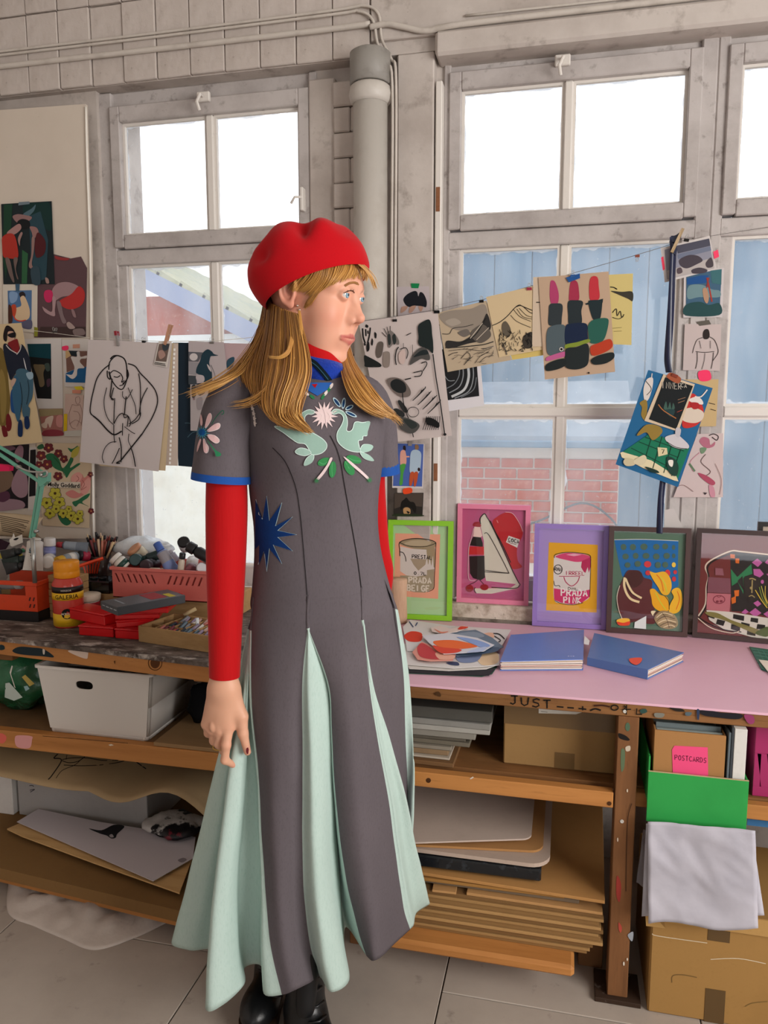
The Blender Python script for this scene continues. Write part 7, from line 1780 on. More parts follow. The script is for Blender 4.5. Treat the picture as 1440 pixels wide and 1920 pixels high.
sheet('portrait_print', 'dark portrait print of a person in a tall black hat', 'print', [(92, -30), (368, -30), (358, 190), (88, 185)], ((0, 0.001, 0), NY), '#2a2622', '''
p #4a4038 98 -25 362 -25 355 100 250 90 150 100 96 120
b #15130f 155 130 160 60 190 30 210 15 240 50 280 60 300 110 290 160 250 110 190 100
b #b08a5c 180 120 215 105 245 125 240 170 190 175
b #17140f 210 140 240 150 225 165
b #26321c 95 170 180 165 350 175 350 190 95 188
''', 'j', GQ)
# ================================================================== the person
DP = 1.55
FC = -FWH; ZZ = Vector((0, 0, 1))
def PP(x, y, b=0.0):
    d = ray(x, y); return CAM+d*((DP-b)/d.dot(FWH))
SX = DP/FPX                                    # metres per pixel near the horizon at the person
foot = PP(575, 1900, 0.0); person = thing('person', 'woman in a red beret and grey and mint panelled dress looking to the right', 'person', (foot.x, foot.y, 0.0))
# ---- signed distance modelling
def smin(a, b, k):
    h = np.maximum(k-np.abs(a-b), 0)/k; return np.minimum(a, b)-h*h*k*0.25
def smax(a, b, k): return -smin(-a, -b, k)
def capsule(P, a, b, ra, rb):
    a = np.array(a, np.float32); b = np.array(b, np.float32); ab = b-a; t = np.clip(((P-a)@ab)/max(ab@ab, 1e-9), 0, 1)
    return np.sqrt((((P-a)-t[..., None]*ab)**2).sum(-1))-(ra+(rb-ra)*t)
def ellip(P, c, r):
    c = np.array(c, np.float32); r = np.array(r, np.float32); q = (P-c); k0 = np.sqrt(((q/r)**2).sum(-1)); k1 = np.sqrt(((q/(r*r))**2).sum(-1))+1e-9; return k0*(k0-1)/k1
def gridpts(lo, hi, h):
    ax = [np.arange(lo[i], hi[i]+h, h, dtype=np.float32) for i in range(3)]; return np.stack(np.meshgrid(*ax, indexing='ij'), -1)
def surface_nets(f, lo, h):
    s = f < 0; c = [(i, j, k) for i in (0, 1) for j in (0, 1) for k in (0, 1)]; nx, ny, nz = f.shape
    sl = lambda o: (slice(o[0], nx-1+o[0]), slice(o[1], ny-1+o[1]), slice(o[2], nz-1+o[2]))
    cnt = sum(s[sl(o)].astype(np.int8) for o in c); act = (cnt > 0) & (cnt < 8); ids = np.argwhere(act); N = len(ids)
    vals = np.stack([f[ids[:, 0]+o[0], ids[:, 1]+o[1], ids[:, 2]+o[2]] for o in c], 1); pos = np.zeros((N, 3)); num = np.zeros(N)
    for i in range(8):
        for j in range(i+1, 8):
            d = np.array(c[j])-np.array(c[i])
            if np.abs(d).sum() != 1: continue
            m = (vals[:, i] < 0) != (vals[:, j] < 0); t = np.where(m, vals[:, i]/(vals[:, i]-vals[:, j]+1e-12), 0)
            pos += np.where(m[:, None], np.array(c[i])+t[:, None]*d, 0); num += m
    V = (ids+pos/num[:, None])*h+np.array(lo); mp = -np.ones(act.shape, np.int64); mp[tuple(ids.T)] = np.arange(N); F = []
    for ax in range(3):
        u, v = (ax+1) % 3, (ax+2) % 3; a = [slice(None)]*3; b = [slice(None)]*3; a[ax] = slice(0, -1); b[ax] = slice(1, None)
        e = s[tuple(a)] != s[tuple(b)]; st = s[tuple(a)]; E = np.argwhere(e); E = E[(E[:, u] > 0) & (E[:, v] > 0) & (E[:, u] < f.shape[u]-1) & (E[:, v] < f.shape[v]-1)]
        def cell(du, dv): q = E.copy(); q[:, u] += du; q[:, v] += dv; return mp[tuple(q.T)]
        q = np.stack([cell(-1, -1), cell(0, -1), cell(0, 0), cell(-1, 0)], 1); fl = ~st[tuple(E.T)]; q[fl] = q[fl][:, ::-1]; F.append(q)
    return V, np.concatenate(F)
def np_mesh(name, V, F, m, parent, cols=None, smooth=True):
    me = bpy.data.meshes.new(name); V = np.asarray(V)-np.array(WL[parent]); me.vertices.add(len(V)); me.vertices.foreach_set('co', V.ravel().astype(np.float32))
    F = np.asarray(F); n, k = F.shape; me.loops.add(n*k); me.loops.foreach_set('vertex_index', F.ravel().astype(np.int32)); me.polygons.add(n); me.polygons.foreach_set('loop_start', np.arange(0, n*k, k, dtype=np.int32))
    me.update(calc_edges=True); me.polygons.foreach_set('use_smooth', np.ones(n, bool) if smooth else np.zeros(n, bool))
    for mm in (m if isinstance(m, list) else [m]): me.materials.append(mm)
    if cols is not None:
        ca = me.color_attributes.new('Col', 'FLOAT_COLOR', 'POINT'); cc = np.ones((len(V), 4), np.float32); cc[:, :3] = cols; ca.data.foreach_set('color', cc.ravel())
    me.validate(); me.update(); o = bpy.data.objects.new(name, me); COL.objects.link(o); o.parent = parent; WL[o] = WL[parent]; return o
SKIN = mat('skin', '#d9a184', 0.48, 0.35, vcol=True, sss=0.12, bump=(600, 0.08, 0.0006))
# ---- head
PSI = math.radians(63); HPI = math.radians(13)
Fd = RT*math.sin(PSI)+FC*math.cos(PSI); Rd = FC*math.sin(PSI)-RT*math.cos(PSI)
hf = (Fd*math.cos(HPI)-ZZ*math.sin(HPI)).normalized(); hz = (ZZ*math.cos(HPI)+Fd*math.sin(HPI)).normalized(); hr = Rd
OH = PP(585, 557, 0.0)
def HW(f, r, z): return OH+hf*f+hr*r+hz*z
lo = (-0.125, -0.094, -0.205); hi = (0.140, 0.094, 0.142); hh_ = 0.0017
P = gridpts(lo, hi, hh_); Pa = P.copy(); Pa[..., 1] = np.abs(Pa[..., 1])
d = ellip(P, (-0.010, 0, 0.032), (0.093, 0.073, 0.080))
d = smin(d, ellip(P, (0.038, 0, 0.036), (0.054, 0.058, 0.048)), 0.03)
d = smin(d, ellip(P, (0.034, 0, -0.040), (0.058, 0.054, 0.074)), 0.035)
d = smin(d, capsule(Pa, (0.004, 0.047, -0.050), (0.066, 0.016, -0.102), 0.020, 0.016), 0.030)
d = smin(d, ellip(P, (0.078, 0, -0.103), (0.018, 0.019, 0.016)), 0.022)
d = smin(d, ellip(Pa, (0.060, 0.041, -0.026), (0.026, 0.021, 0.026)), 0.028)
d = smin(d, capsule(Pa, (0.086, 0.016, 0.031), (0.072, 0.046, 0.029), 0.009, 0.008), 0.020)
d = smax(d, -ellip(Pa, (0.103, 0.0305, 0.014), (0.017, 0.017, 0.012)), 0.014)
ey = (0.0850, 0.0292, 0.0155)
lid = np.sqrt(((Pa-np.array(ey, np.float32))**2).sum(-1))-0.0134
lid = smax(lid, -ellip(Pa, (0.1015, 0.0305, 0.0143), (0.020, 0.0114, 0.0042)), 0.0015)
d = smin(d, lid, 0.005)
nose = capsule(P, (0.090, 0, 0.020), (0.112, 0, -0.020), 0.0068, 0.0088)
nose = smin(nose, ellip(P, (0.1135, 0, -0.0215), (0.0098, 0.0095, 0.0088)), 0.006)
nose = smin(nose, ellip(Pa, (0.1005, 0.0115, -0.0285), (0.0105, 0.0062, 0.0075)), 0.006)
nose = smin(nose, ellip(Pa, (0.0985, 0.0075, -0.0175), (0.0100, 0.0075, 0.0120)), 0.008)
d = smin(d, nose, 0.014)
d = smax(d, -capsule(Pa, (0.1065, 0.0050, -0.0405), (0.1035, 0.0056, -0.0345), 0.0022, 0.0018), 0.0015)
d = smin(d, ellip(P, (0.087, 0, -0.060), (0.0145, 0.025, 0.023)), 0.018); d = smin(d, ellip(Pa, (0.058, 0.033, -0.060), (0.022, 0.018, 0.030)), 0.025)
def lip_sd(P_):
    A_ = P_.copy(); A_[..., 1] = np.abs(A_[..., 1])
    u = smin(capsule(A_, (0.0960, 0.0242, -0.0610), (0.1002, 0.004, -0.0576), 0.0026, 0.0040), capsule(P_, (0.1002, -0.004, -0.0576), (0.1002, 0.004, -0.0576), 0.0040, 0.0040), 0.003)
    return u, capsule(A_, (0.0956, 0.0228, -0.0642), (0.0984, 0.0, -0.0692), 0.0028, 0.0054)
lipU, lipL = lip_sd(P); d = smin(d, lipU, 0.004); d = smin(d, lipL, 0.004)
d = smax(d, -capsule(Pa, (0.0995, 0.0245, -0.0618), (0.1062, 0.0, -0.0634), 0.0012, 0.0020), 0.0030)
d = smin(d, capsule(P, (-0.022, 0, -0.06), (-0.012, 0, -0.22), 0.050, 0.052), 0.03)
# ears
E0 = P-np.array((-0.006, 0, 0.004), np.float32); E0[..., 1] = np.abs(P[..., 1]); ca_, sa_ = math.cos(0.20), math.sin(0.20)
Q = np.stack([E0[..., 0]*ca_+E0[..., 2]*sa_, E0[..., 1]-0.0735-0.20*np.maximum(-E0[..., 0], -0.01), -E0[..., 0]*sa_+E0[..., 2]*ca_], -1)
rr2 = np.sqrt((Q[..., 0]/0.0165)**2+(Q[..., 2]/0.0285)**2)+1e-6
disc = ellip(Q, (0, 0, 0), (0.0165, 0.0055, 0.0285)); rim = np.sqrt(((rr2-0.90)*0.0195)**2+(Q[..., 1]-0.0045)**2)-0.0034
ear = smin(disc, rim, 0.003); ear = smax(ear, -ellip(Q, (0.003, 0.008, 0.001), (0.0095, 0.0105, 0.0150)), 0.002)
ear = smin(ear, ellip(Q, (0.0035, 0.001, -0.0275), (0.0078, 0.0042, 0.0085)), 0.004); ear = smin(ear, ellip(Q, (0.012, 0.003, -0.002), (0.0045, 0.004, 0.006)), 0.003)
d = smin(d, ear, 0.005)
V, Fq = surface_nets(d, lo, hh_)
def samp(field): 
    q = np.clip(((V-np.array(lo))/hh_).round().astype(int), 0, np.array(field.shape)-1); return field[tuple(q.T)]
skin0 = np.array(C('#dca288')); cols = np.tile(skin0, (len(V), 1))
def blend(cols, w_, c): return cols*(1-w_[:, None])+np.array(C(c))*w_[:, None]
va = np.abs(V[:, 1])
cols = blend(cols, 0.45*np.exp(-(((V[:, 0]-0.07)/0.03)**2+((va-0.045)/0.022)**2+((V[:, 2]+0.03)/0.022)**2)), '#d07a68')
cols = blend(cols, 0.35*np.exp(-(((V[:, 0]-0.115)/0.012)**2+(va/0.012)**2+((V[:, 2]+0.022)/0.014)**2)), '#cf7a68')
cols = blend(cols, 0.5*np.exp(-(((V[:, 0])/0.03)**2+((va-0.078)/0.012)**2)), '#cf7c6a')
cols = blend(cols, 0.85*np.clip((0.0016-np.minimum(*lip_sd(V.astype(np.float32))))/0.0014, 0, 1), '#b0524e')
cols = blend(cols, 0.45*np.exp(-(((V[:, 0]-0.088)/0.008)**2+((va-0.0315)/0.014)**2+((V[:, 2]-0.0195)/0.0035)**2)), '#8d5a46')  # upper eyelid crease shading, put into the skin colour
HM = np.array([list(hf), list(hr), list(hz)]); Wv = V@HM+np.array(OH)
PVs = [Wv]; PFs = [Fq[:, ::-1]]; PCs = [cols]
HB = BVHTree.FromPolygons([Vector(v) for v in Wv], [list(f) for f in Fq])
# ---- right hand (image left), back of the hand to the camera
CROPS['H'] = (340, 1180, 6.857)
HBV = 0.062
def HP(x, y, db=0.0): p = PP(*crop('H', x, y), HBV+db); return np.array(p, np.float32)
o_ = HP(560, 1100); 
bx0 = o_-np.array((0.085, 0.085, 0.125)); bx1 = o_+np.array((0.085, 0.085, 0.115)); hs = 0.0015
P = gridpts(bx0, bx1, hs)
def chain(pts, rs, k=0.006):
    dd = None
    for i in range(len(pts)-1):
        c = capsule(P, pts[i], pts[i+1], rs[i], rs[i+1]); dd = c if dd is None else smin(dd, c, k)
    return dd
wr = [HP(650, 760, .004), HP(585, 740, .006), HP(510, 740, .004), HP(440, 770, 0)]; kn = [HP(610, 1235, .006), HP(500, 1290, .004), HP(400, 1285, -.003), HP(320, 1215, -.010)]
palm = None
for i in range(4):
    c = capsule(P, wr[i], kn[i], 0.0140, [0.0125, 0.0120, 0.0112, 0.0102][i]); palm = c if palm is None else smin(palm, c, 0.016)
palm = smin(palm, ellip(P, HP(550, 1020, -.004), (0.024, 0.016, 0.036)), 0.02)
arm_ = capsule(P, HP(500, 420, 0), HP(500, 760, .002), 0.0185, 0.0185); arm_ = smin(arm_, capsule(P, HP(580, 420, 0), HP(590, 760, .004), 0.0185, 0.0185), 0.02)
hd = smin(palm, arm_, 0.02)
fing = [chain([kn[0], HP(575, 1490, .014), HP(560, 1680, .010), HP(668, 1742, -.004)], [0.0108, 0.0090, 0.0078, 0.0066]),
        chain([kn[1], HP(485, 1470, -.004), HP(545, 1560, -.032), HP(610, 1480, -.044)], [0.0108, 0.0092, 0.0080, 0.0066]),
        chain([kn[2], HP(420, 1430, -.016), HP(500, 1500, -.042), HP(570, 1430, -.046)], [0.0100, 0.0086, 0.0076, 0.0064]),
        chain([kn[3], HP(345, 1335, -.024), HP(430, 1400, -.044), HP(500, 1350, -.046)], [0.0090, 0.0076, 0.0066, 0.0058])]
for f in fing: hd = smin(hd, f, 0.005)
thb = chain([HP(660, 820, -.002), HP(775, 1120, .004), HP(795, 1340, .006), HP(850, 1575, .006)], [0.0150, 0.0125, 0.0098, 0.0072]); hd = smin(hd, thb, 0.012)
# knuckle creases and tendons
for i, (x, y) in enumerate(((575, 1300), (480, 1350), (395, 1330))): hd = smin(hd, ellip(P, HP(x, y-70, .012), (0.005, 0.004, 0.008)), 0.006)
V, Fq = surface_nets(hd, bx0, hs)
cols = np.tile(np.array(C('#d8a488')), (len(V), 1))
for q, c_ in ((kn[0], '#c98672'), (kn[1], '#c98672'), (kn[2], '#c98672'), (HP(668, 1742, -.004), '#c87868'), (HP(575, 1490, .014), '#cc8a76'), (HP(850, 1540, .006), '#cc8070')):
    cols = blend(cols, 0.5*np.exp(-((V-q)**2).sum(1)/(0.011**2)), c_)
PVs.append(V); PFs.append(Fq[:, ::-1]+len(PVs[0])); PCs.append(cols)
NAILB = BVHTree.FromPolygons([Vector(v) for v in V], [list(f) for f in Fq])
# ---- hidden core of the body (torso, arms, legs) so that the clothes hang on a figure
def B_(x, y, b=0.0): return np.array(PP(x, y, b), np.float32)
c0 = B_(600, 1300); lo = c0-np.array((0.36, 0.36, 0.92)); hi = c0+np.array((0.36, 0.36, 0.62)); h6 = 0.009
P = gridpts(lo, hi, h6)
bd = capsule(P, B_(600, 700), B_(600, 820), 0.055, 0.075); bd = smin(bd, capsule(P, B_(560, 830), B_(640, 830), 0.065, 0.065), 0.04); bd = smin(bd, capsule(P, B_(595, 900), B_(600, 1000), 0.07, 0.07), 0.05); bd = smin(bd, capsule(P, B_(560, 1120), B_(650, 1120), 0.065, 0.065), 0.06)
for x0, x1, b1, zf in ((575, 520, -0.04, 0.12), (625, 572, 0.02, 0.12)):
    a = B_(x0, 1150); k_ = B_((x0+x1)/2, 1500, -0.06); e = B_(x1, 1850, b1); e[2] = zf; bd = smin(bd, smin(capsule(P, a, k_, 0.055, 0.036), capsule(P, k_, e, 0.036, 0.022), 0.02), 0.03)
bd = smin(bd, capsule(P, B_(452, 745, .03), B_(424, 960, .05), 0.030, 0.026), 0.03); bd = smin(bd, capsule(P, B_(424, 960, .05), B_(420, 1230, .06), 0.026, 0.020), 0.02)
bd = smin(bd, capsule(P, B_(686, 765, -.06), B_(696, 960, -.09), 0.022, 0.018), 0.03)
bd = smin(bd, capsule(P, B_(560, 730), B_(455, 745, .03), 0.035, 0.030), 0.03); bd = smin(bd, capsule(P, B_(640, 730), B_(690, 760, -.06), 0.035, 0.028), 0.03)
V, Fq = surface_nets(bd, lo, h6); n0 = sum(len(v) for v in PVs)
PVs.append(V); PFs.append(Fq[:, ::-1]+n0); cc_ = np.tile(np.array(C('#d8a488')), (len(V), 1)); cc_[V[:, 2] < 0.95] = np.array(C('#141416')); PCs.append(cc_)
np_mesh('body', np.concatenate(PVs), np.concatenate(PFs), SKIN, person, np.concatenate(PCs))
# ---- eyes, lashes, brows, nails, earrings
GZ = (hf*0.98+hz*0.04+hr*(-0.02)).normalized()
for s_ in (1, -1):
    c = HW(ey[0], ey[1]*s_, ey[2]); ex = GZ.orthogonal().normalized(); M_ = frameM(c, ex, GZ.cross(ex), GZ); m = MB(); m.smooth = True; m.M = M_
    pr = [(0.0124*math.sin(t), 0.0124*math.cos(t)) for t in [0.001, 0.10, 0.21, 0.23, 0.42, 0.54, 0.58, 0.8, 1.2, 1.7]]
    m.lathe(pr, 24, cols=['#0a0a0c', '#0a0a0c', '#18242c', '#8fb0c0', '#5f86a0', '#2c4658', '#d6cec8', '#d2c8c2', '#c9b8b0']); m.build('eye', mat('eye_surface', '#fff', 0.08, 0.6, vcol=True), person)
def drawn(bvh, spec, name, off=0.0012, m=PRINT, parent=None): return surf_lines(spec, bvh, parent or person, name, m, off)
drawn(HB, '@ q\ns #4a2c1c 9 945 778 975 758 1010 746 1040 752 1052 768\ns #3a2218 4 1030 750 1050 738\ns #3a2218 4 1010 748 1022 734\ns #3a2218 4 985 754 990 740', 'eyelashes', 0.0015)
drawn(HB, '@ q\ns #8a5c34 24 960 700 1000 676 1050 668 1085 680\ns #94683a 14 1000 668 1060 664 1095 690', 'eyebrow', 0.0012)
# thumb nail
def nail(pts):
    q = [NAILB.ray_cast(CAM, ray(*crop('H', *p)).normalized()) for p in pts]
    m = MB(); m.color('#5c0f1c'); m.smooth = True; V3 = [h[0]-ray(*crop('H', *p)).normalized()*0.0009 for p, h in zip(pts, q) if h[0] is not None]
    if len(V3) > 2: m.add(V3, [list(range(len(V3)))]); m.build('fingernail', GLOSS, person)
nail([(836, 1530), (858, 1516), (868, 1545), (862, 1598), (844, 1606), (832, 1570)])
m = MB(); m.smooth = True; m.color('#c9a24a'); q = Vector(HP(470, 1520, -.012)); m.tube([q+Vector((0.011*math.cos(a), 0.004*math.sin(a), 0.010*math.sin(a)*0.4)) for a in [2*PI*i/16 for i in range(17)]], 0.0012, 6, cap=False); m.build('ring', GLOSS, person)
def rc(bvh, x, y): 
    dd = ray(x, y).normalized(); h = bvh.ray_cast(CAM, dd); return h[0], h[1], dd
for (x, y) in ((561.5, 581), (557.5, 573)):
    p, n, dd = rc(HB, x, y)
    if p is not None:
        m = MB(); m.smooth = True; m.color('#d8c8b0'); c = p-dd*0.002; m.M = Matrix.Translation(c); m.lathe([(0.0008, -0.0026), (0.0024, -0.0012), (0.0028, 0), (0.0024, 0.0014), (0.0006, 0.0026)], 10); m.build('earring', mat('silver', '#e0d8cc', 0.15, 0.6, 0.9), person)
# ---- beret
ex = (RT*math.cos(math.radians(20))+ZZ*math.sin(math.radians(20))).normalized(); ey_ = (FC*math.cos(math.radians(9))+ZZ*math.sin(math.radians(9))); ey_ = (ey_-ex*ey_.dot(ex)).normalized(); ez = ey_.cross(ex).normalized()
if ez.z < 0: ez = -ez
bo = PP(594, 540, 0.004); prof = [(0.955, 0.006), (0.985, -0.003), (1.0, 0.0), (1.05, 0.010), (1.085, 0.030), (1.075, 0.052), (1.0, 0.078), (0.87, 0.097), (0.68, 0.108), (0.45, 0.113), (0.22, 0.1145), (0.0, 0.115)]
prof = catmull(prof, 4); m = MB(); m.smooth = True; NB = 72
def bfn(u, v):
    i = v*(len(prof)-1); k = min(int(i), len(prof)-2); t = i-k; r = prof[k][0]*(1-t)+prof[k+1][0]*t; h = prof[k][1]*(1-t)+prof[k+1][1]*t; a = 2*PI*u
    x = 0.108*r*math.cos(a); y = 0.097*r*math.sin(a); up = max(0.0, min(1.0, h/0.05))
    x -= 0.010*up*(1-r*0.4); fold = 0.0
    fold += -0.020*math.exp(-(((x-0.014-0.25*(h-0.08))/0.017)**2+((y-0.078)/0.032)**2+((h-0.085)/0.030)**2))*up
    fold += 0.006*math.exp(-(((x-0.048)/0.018)**2+((y-0.075)/0.03)**2+((h-0.075)/0.03)**2))*up
    fold += -0.012*math.exp(-(((x+0.075)/0.02)**2+((h-0.075)/0.02)**2))*up          # dent on the near side
    fold += 0.007*math.exp(-(((x+0.02)/0.025)**2+((y-0.04)/0.05)**2))*up
    fold += -0.006*math.exp(-(((x-0.075)/0.018)**2+((y-0.03)/0.03)**2))*up
    fold += 0.004*mnoise.noise(Vector((x*22, y*22, h*22+3)))*up
    p = bo+ex*x+ey_*y+ez*(h+fold)
    if up > 0: q = (ex*x+ey_*y); p += q.normalized()*0.8*fold*(1 if q.length > 0.03 else 0) if q.length > 1e-4 else Vector()
    return p
m.grid(bfn, NB, len(prof)-1); FELT = mat('red_felt', '#b8101a', 0.9, 0.1, sheen=0.12, noise=[(400, '#a50f18', 0.5, 0.75, 0.5)], bump=(700, 0.3, 0.0008))
o = m.build('beret', FELT, person, weld=True); o.modifiers.new('t', 'SOLIDIFY').thickness = 0.0018
# ---- clothes: lofts
LINEN = mat('charcoal_linen', '#5f585d', 0.85, 0.15, noise=[(6, '#6c6469', 0.45, 0.75, 0.6), (300, '#45403f', 0.5, 0.75, 0.35)], stretch=(1, 1, 0.4), bump=(420, 0.2, 0.0008))
MINT = mat('mint_linen', '#b6cbc4', 0.8, 0.15, noise=[(5, '#c2d6ce', 0.45, 0.75, 0.6), (300, '#93b1a8', 0.5, 0.75, 0.4)], stretch=(1, 1, 0.3), bump=(420, 0.3, 0.001))
REDK = mat('red_rib_knit', '#b50d12', 0.75, 0.15, noise=[(300, '#a30b10', 0.5, 0.75, 0.4)], stretch=(1, 1, 0.05), bump=(380, 0.5, 0.001), sheen=0.15)
BLUET = mat('blue_binding', '#1f4f9c', 0.7, 0.15, bump=(300, 0.3, 0.001))
def ring_at(yx, n=64, ex_=2.25):
    """one body cross-section: (y px, left px, right px, half depth m, b centre, tilt px)"""
    y, xl, xr, dp, b, ti = yx; out = []
    for k in range(n):
        a = 2*PI*k/n; ca, sa = math.cos(a), math.sin(a); ux = math.copysign(abs(ca)**(2/ex_), ca); uy = math.copysign(abs(sa)**(2/ex_), sa)
        out.append((y+ti*ux, (xl+xr)/2+(xr-xl)/2*ux, b+dp*uy))
    return out
def loft(m, rings, n=64, closed_end=True, fn=None, sub=4):
    R = catmull(rings, sub); vs = []
    for r in R:
        for (y, x, b) in ring_at(r, n):
            # keep the silhouette: half width measured on the plane through the ring centre
            p = PP(x, y, r[4]); p = p+FC*(b-r[4]); vs.append(p)
    if fn: vs = [fn(p) for p in vs]
    m.add(vs, [(i*n+k, (i+1)*n+k, (i+1)*n+(k+1) % n, i*n+(k+1) % n) for i in range(len(R)-1) for k in range(n)]); return R
bod = [(694, 572, 636, 0.045, 0.000, 0), (701, 545, 655, 0.056, 0.000, 2), (710, 500, 690, 0.070, 0.002, 6), (722, 470, 712, 0.084, 0.004, 10), (745, 462, 720, 0.097, 0.006, 10), (780, 462, 722, 0.108, 0.010, 6), (830, 464, 720, 0.112, 0.012, 2), (880, 466, 716, 0.106, 0.010, 0), (930, 470, 710, 0.098, 0.006, 0), (985, 477, 709, 0.094, 0.004, 0), (1040, 478, 716, 0.100, 0.002, 0), (1100, 474, 731, 0.110, 0.0, 0), (1140, 468, 742, 0.117, 0.0, -8), (1181, 464, 748, 0.1220, 0.0, -10), (1225, 458, 756, 0.127, 0.0, -10)]
BUST = [PP(556, 846, 0.108), PP(672, 842, 0.100)]
def bust(p):
    o = Vector(p)
    for c, am in zip(BUST, (0.020, 0.020)):
        q = (Vector(p)-c); w_ = math.exp(-(q.length/0.058)**2); o += (FC*0.9+RT*0.12)*am*w_
    nz_ = mnoise.noise(Vector(p)*16); o += FC*0.0022*nz_
    return o
m = MB(); m.smooth = True; loft(m, bod, 96, fn=bust, sub=6); BG = BVHTree.FromPolygons([Vector(v) for v in m.v], m.f)
bod = bod[:-3]+[(1122, 471, 736, 0.1135, 0.0, -6), (1136, 476, 731, 0.1080, 0.0, -8)]
m = MB(); m.smooth = True; R = loft(m, bod, 96, fn=bust, sub=6)
BB = BVHTree.FromPolygons([Vector(v) for v in m.v], m.f)
dress = m.build('dress_bodice', LINEN, person); 
# skirt: every line is a seam or a fold, from hip to hem: list of pixels, depth at hip and at hem
def hipb(x): u = min(1.0, abs((x-606)/142)); return 0.1215*(1-u**2.25)**(1/2.25)
D_, M__ = 0, 1
def hemb(x, y, z=0.19): p = PZ(x, y, z); return DP-(p-CAM).dot(FWH)
SK = [  # (pixels, hem height or None with explicit depth, material of the panel to its right)
 ([(466, 1180), (455, 1230), (440, 1300), (405, 1440), (373, 1570), (345, 1680), (321, 1768)], hemb(321, 1768, .22), M__),
 ([(467, 1180), (458, 1240), (446, 1320), (425, 1440), (400, 1580), (378, 1690), (356, 1782)], hemb(356, 1782, .215)+.01, M__),
 ([(468, 1180), (460, 1260), (452, 1330), (440, 1440), (420, 1600), (408, 1700), (398, 1788)], hemb(398, 1788, .215)-.02, M__),
 ([(468, 1181), (460, 1260), (450, 1340), (430, 1440), (408, 1600), (393, 1740), (384, 1888)], hemb(384, 1888, .175), M__),
 ([(469, 1181), (464, 1280), (458, 1380), (447, 1500), (430, 1640), (420, 1760), (418, 1884)], hemb(418, 1884, .175)+.005, M__),
 ([(470, 1181), (466, 1300), (463, 1420), (455, 1530), (444, 1655), (447, 1790), (457, 1846)], hemb(457, 1846, .18), M__),
 ([(470, 1182), (467, 1300), (464, 1420), (458, 1530), (452, 1655), (452, 1750), (458, 1814)], hemb(458, 1814, .20)-.03, M__),
 ([(471, 1182), (470, 1300), (476, 1420), (484, 1530), (487, 1655), (488, 1750), (490, 1812)], hemb(490, 1812, .20)-.02, M__),
 ([(471, 1182), (470, 1310), (481, 1441), (486, 1560), (489, 1680), (490, 1804), (495, 1864)], hemb(495, 1864, .18), M__),
 ([(471, 1181), (472, 1313), (484, 1441), (491, 1570), (498, 1680), (507, 1770), (528, 1866)], hemb(528, 1866, .18)+.01, D_),
 ([(505, 1181), (502, 1313), (508, 1441), (513, 1570), (522, 1680), (532, 1770), (552, 1857)], hemb(552, 1857, .18)+.03, D_),
 ([(545, 1179), (538, 1300), (540, 1430), (542, 1570), (548, 1690), (558, 1770), (580, 1843)], hemb(580, 1843, .18)+.02, D_),
 ([(577, 1177), (567, 1275), (567, 1399), (567, 1600), (573, 1700), (584, 1780), (601, 1832)], hemb(601, 1832, .18), M__),
 ([(577, 1178), (578, 1290), (583, 1420), (588, 1600), (598, 1720), (608, 1800), (620, 1860)], hemb(620, 1860, .175)+.015, M__),
 ([(577, 1178), (592, 1275), (600, 1380), (609, 1484), (614, 1600), (630, 1730), (655, 1836)], hemb(655, 1836, .18)+.01, M__),
 ([(578, 1178), (610, 1290), (621, 1400), (626, 1484), (632, 1600), (640, 1710), (646, 1775)], hemb(646, 1775, .21)-.03, M__),
 ([(578, 1178), (615, 1285), (622, 1380), (627, 1490), (634, 1600), (642, 1700), (650, 1738)], hemb(650, 1738, .23)-.03, M__),
 ([(578, 1178), (616, 1282), (622, 1370), (628, 1484), (643, 1612), (664, 1719), (686, 1792)], hemb(686, 1792, .20)+.01, D_),
 ([(625, 1173), (645, 1285), (655, 1390), (665, 1490), (680, 1612), (695, 1719), (706, 1800)], hemb(706, 1800, .20)+.03, D_),
 ([(655, 1168), (672, 1285), (686, 1390), (698, 1490), (712, 1605), (726, 1710), (738, 1772)], hemb(738, 1772, .20)+.02, D_),
 ([(680, 1162), (693, 1288), (710, 1399), (727, 1490), (741, 1595), (756, 1700), (768, 1743)], hemb(768, 1743, .20), M__),
 ([(680, 1162), (696, 1288), (716, 1399), (735, 1490), (750, 1595), (766, 1690), (775, 1733)], hemb(775, 1733, .20)+.005, M__),
 ([(681, 1162), (699, 1288), (722, 1399), (745, 1490), (760, 1595), (774, 1680), (781, 1712)], hemb(781, 1712, .21)-.03, M__),
 ([(681, 1162), (701, 1288), (730, 1380), (760, 1490), (779, 1580), (796, 1650), (806, 1694)], hemb(806, 1694, .21)-.01, D_),
 ([(715, 1152), (735, 1270), (748, 1370), (760, 1490), (768, 1580), (775, 1640), (780, 1690)], hemb(780, 1690, .22)-.06, D_),
 ([(741, 1142), (756, 1260), (760, 1360), (764, 1480), (766, 1570), (764, 1640), (762, 1688)], hemb(762, 1688, .22)-.10, M__),
 ([(745, 1150), (764, 1250), (773, 1350), (775, 1440), (773, 1530), (768, 1620), (760, 1680)], -0.16, M__),
 ([(720, 1170), (740, 1280), (745, 1380), (740, 1480), (732, 1570), (725, 1640), (718, 1672)], -0.24, D_),
 ([(606, 1175), (606, 1280), (604, 1380), (602, 1480), (600, 1560), (598, 1620), (596, 1665)], -0.28, D_),
 ([(500, 1175), (488, 1280), (478, 1380), (465, 1480), (455, 1570), (445, 1640), (436, 1685)], -0.24, M__),
 ([(467, 1178), (456, 1240), (442, 1320), (412, 1440), (390, 1560), (370, 1660), (352, 1725)], -0.12, M__),
]
NVs = 44
lines = []
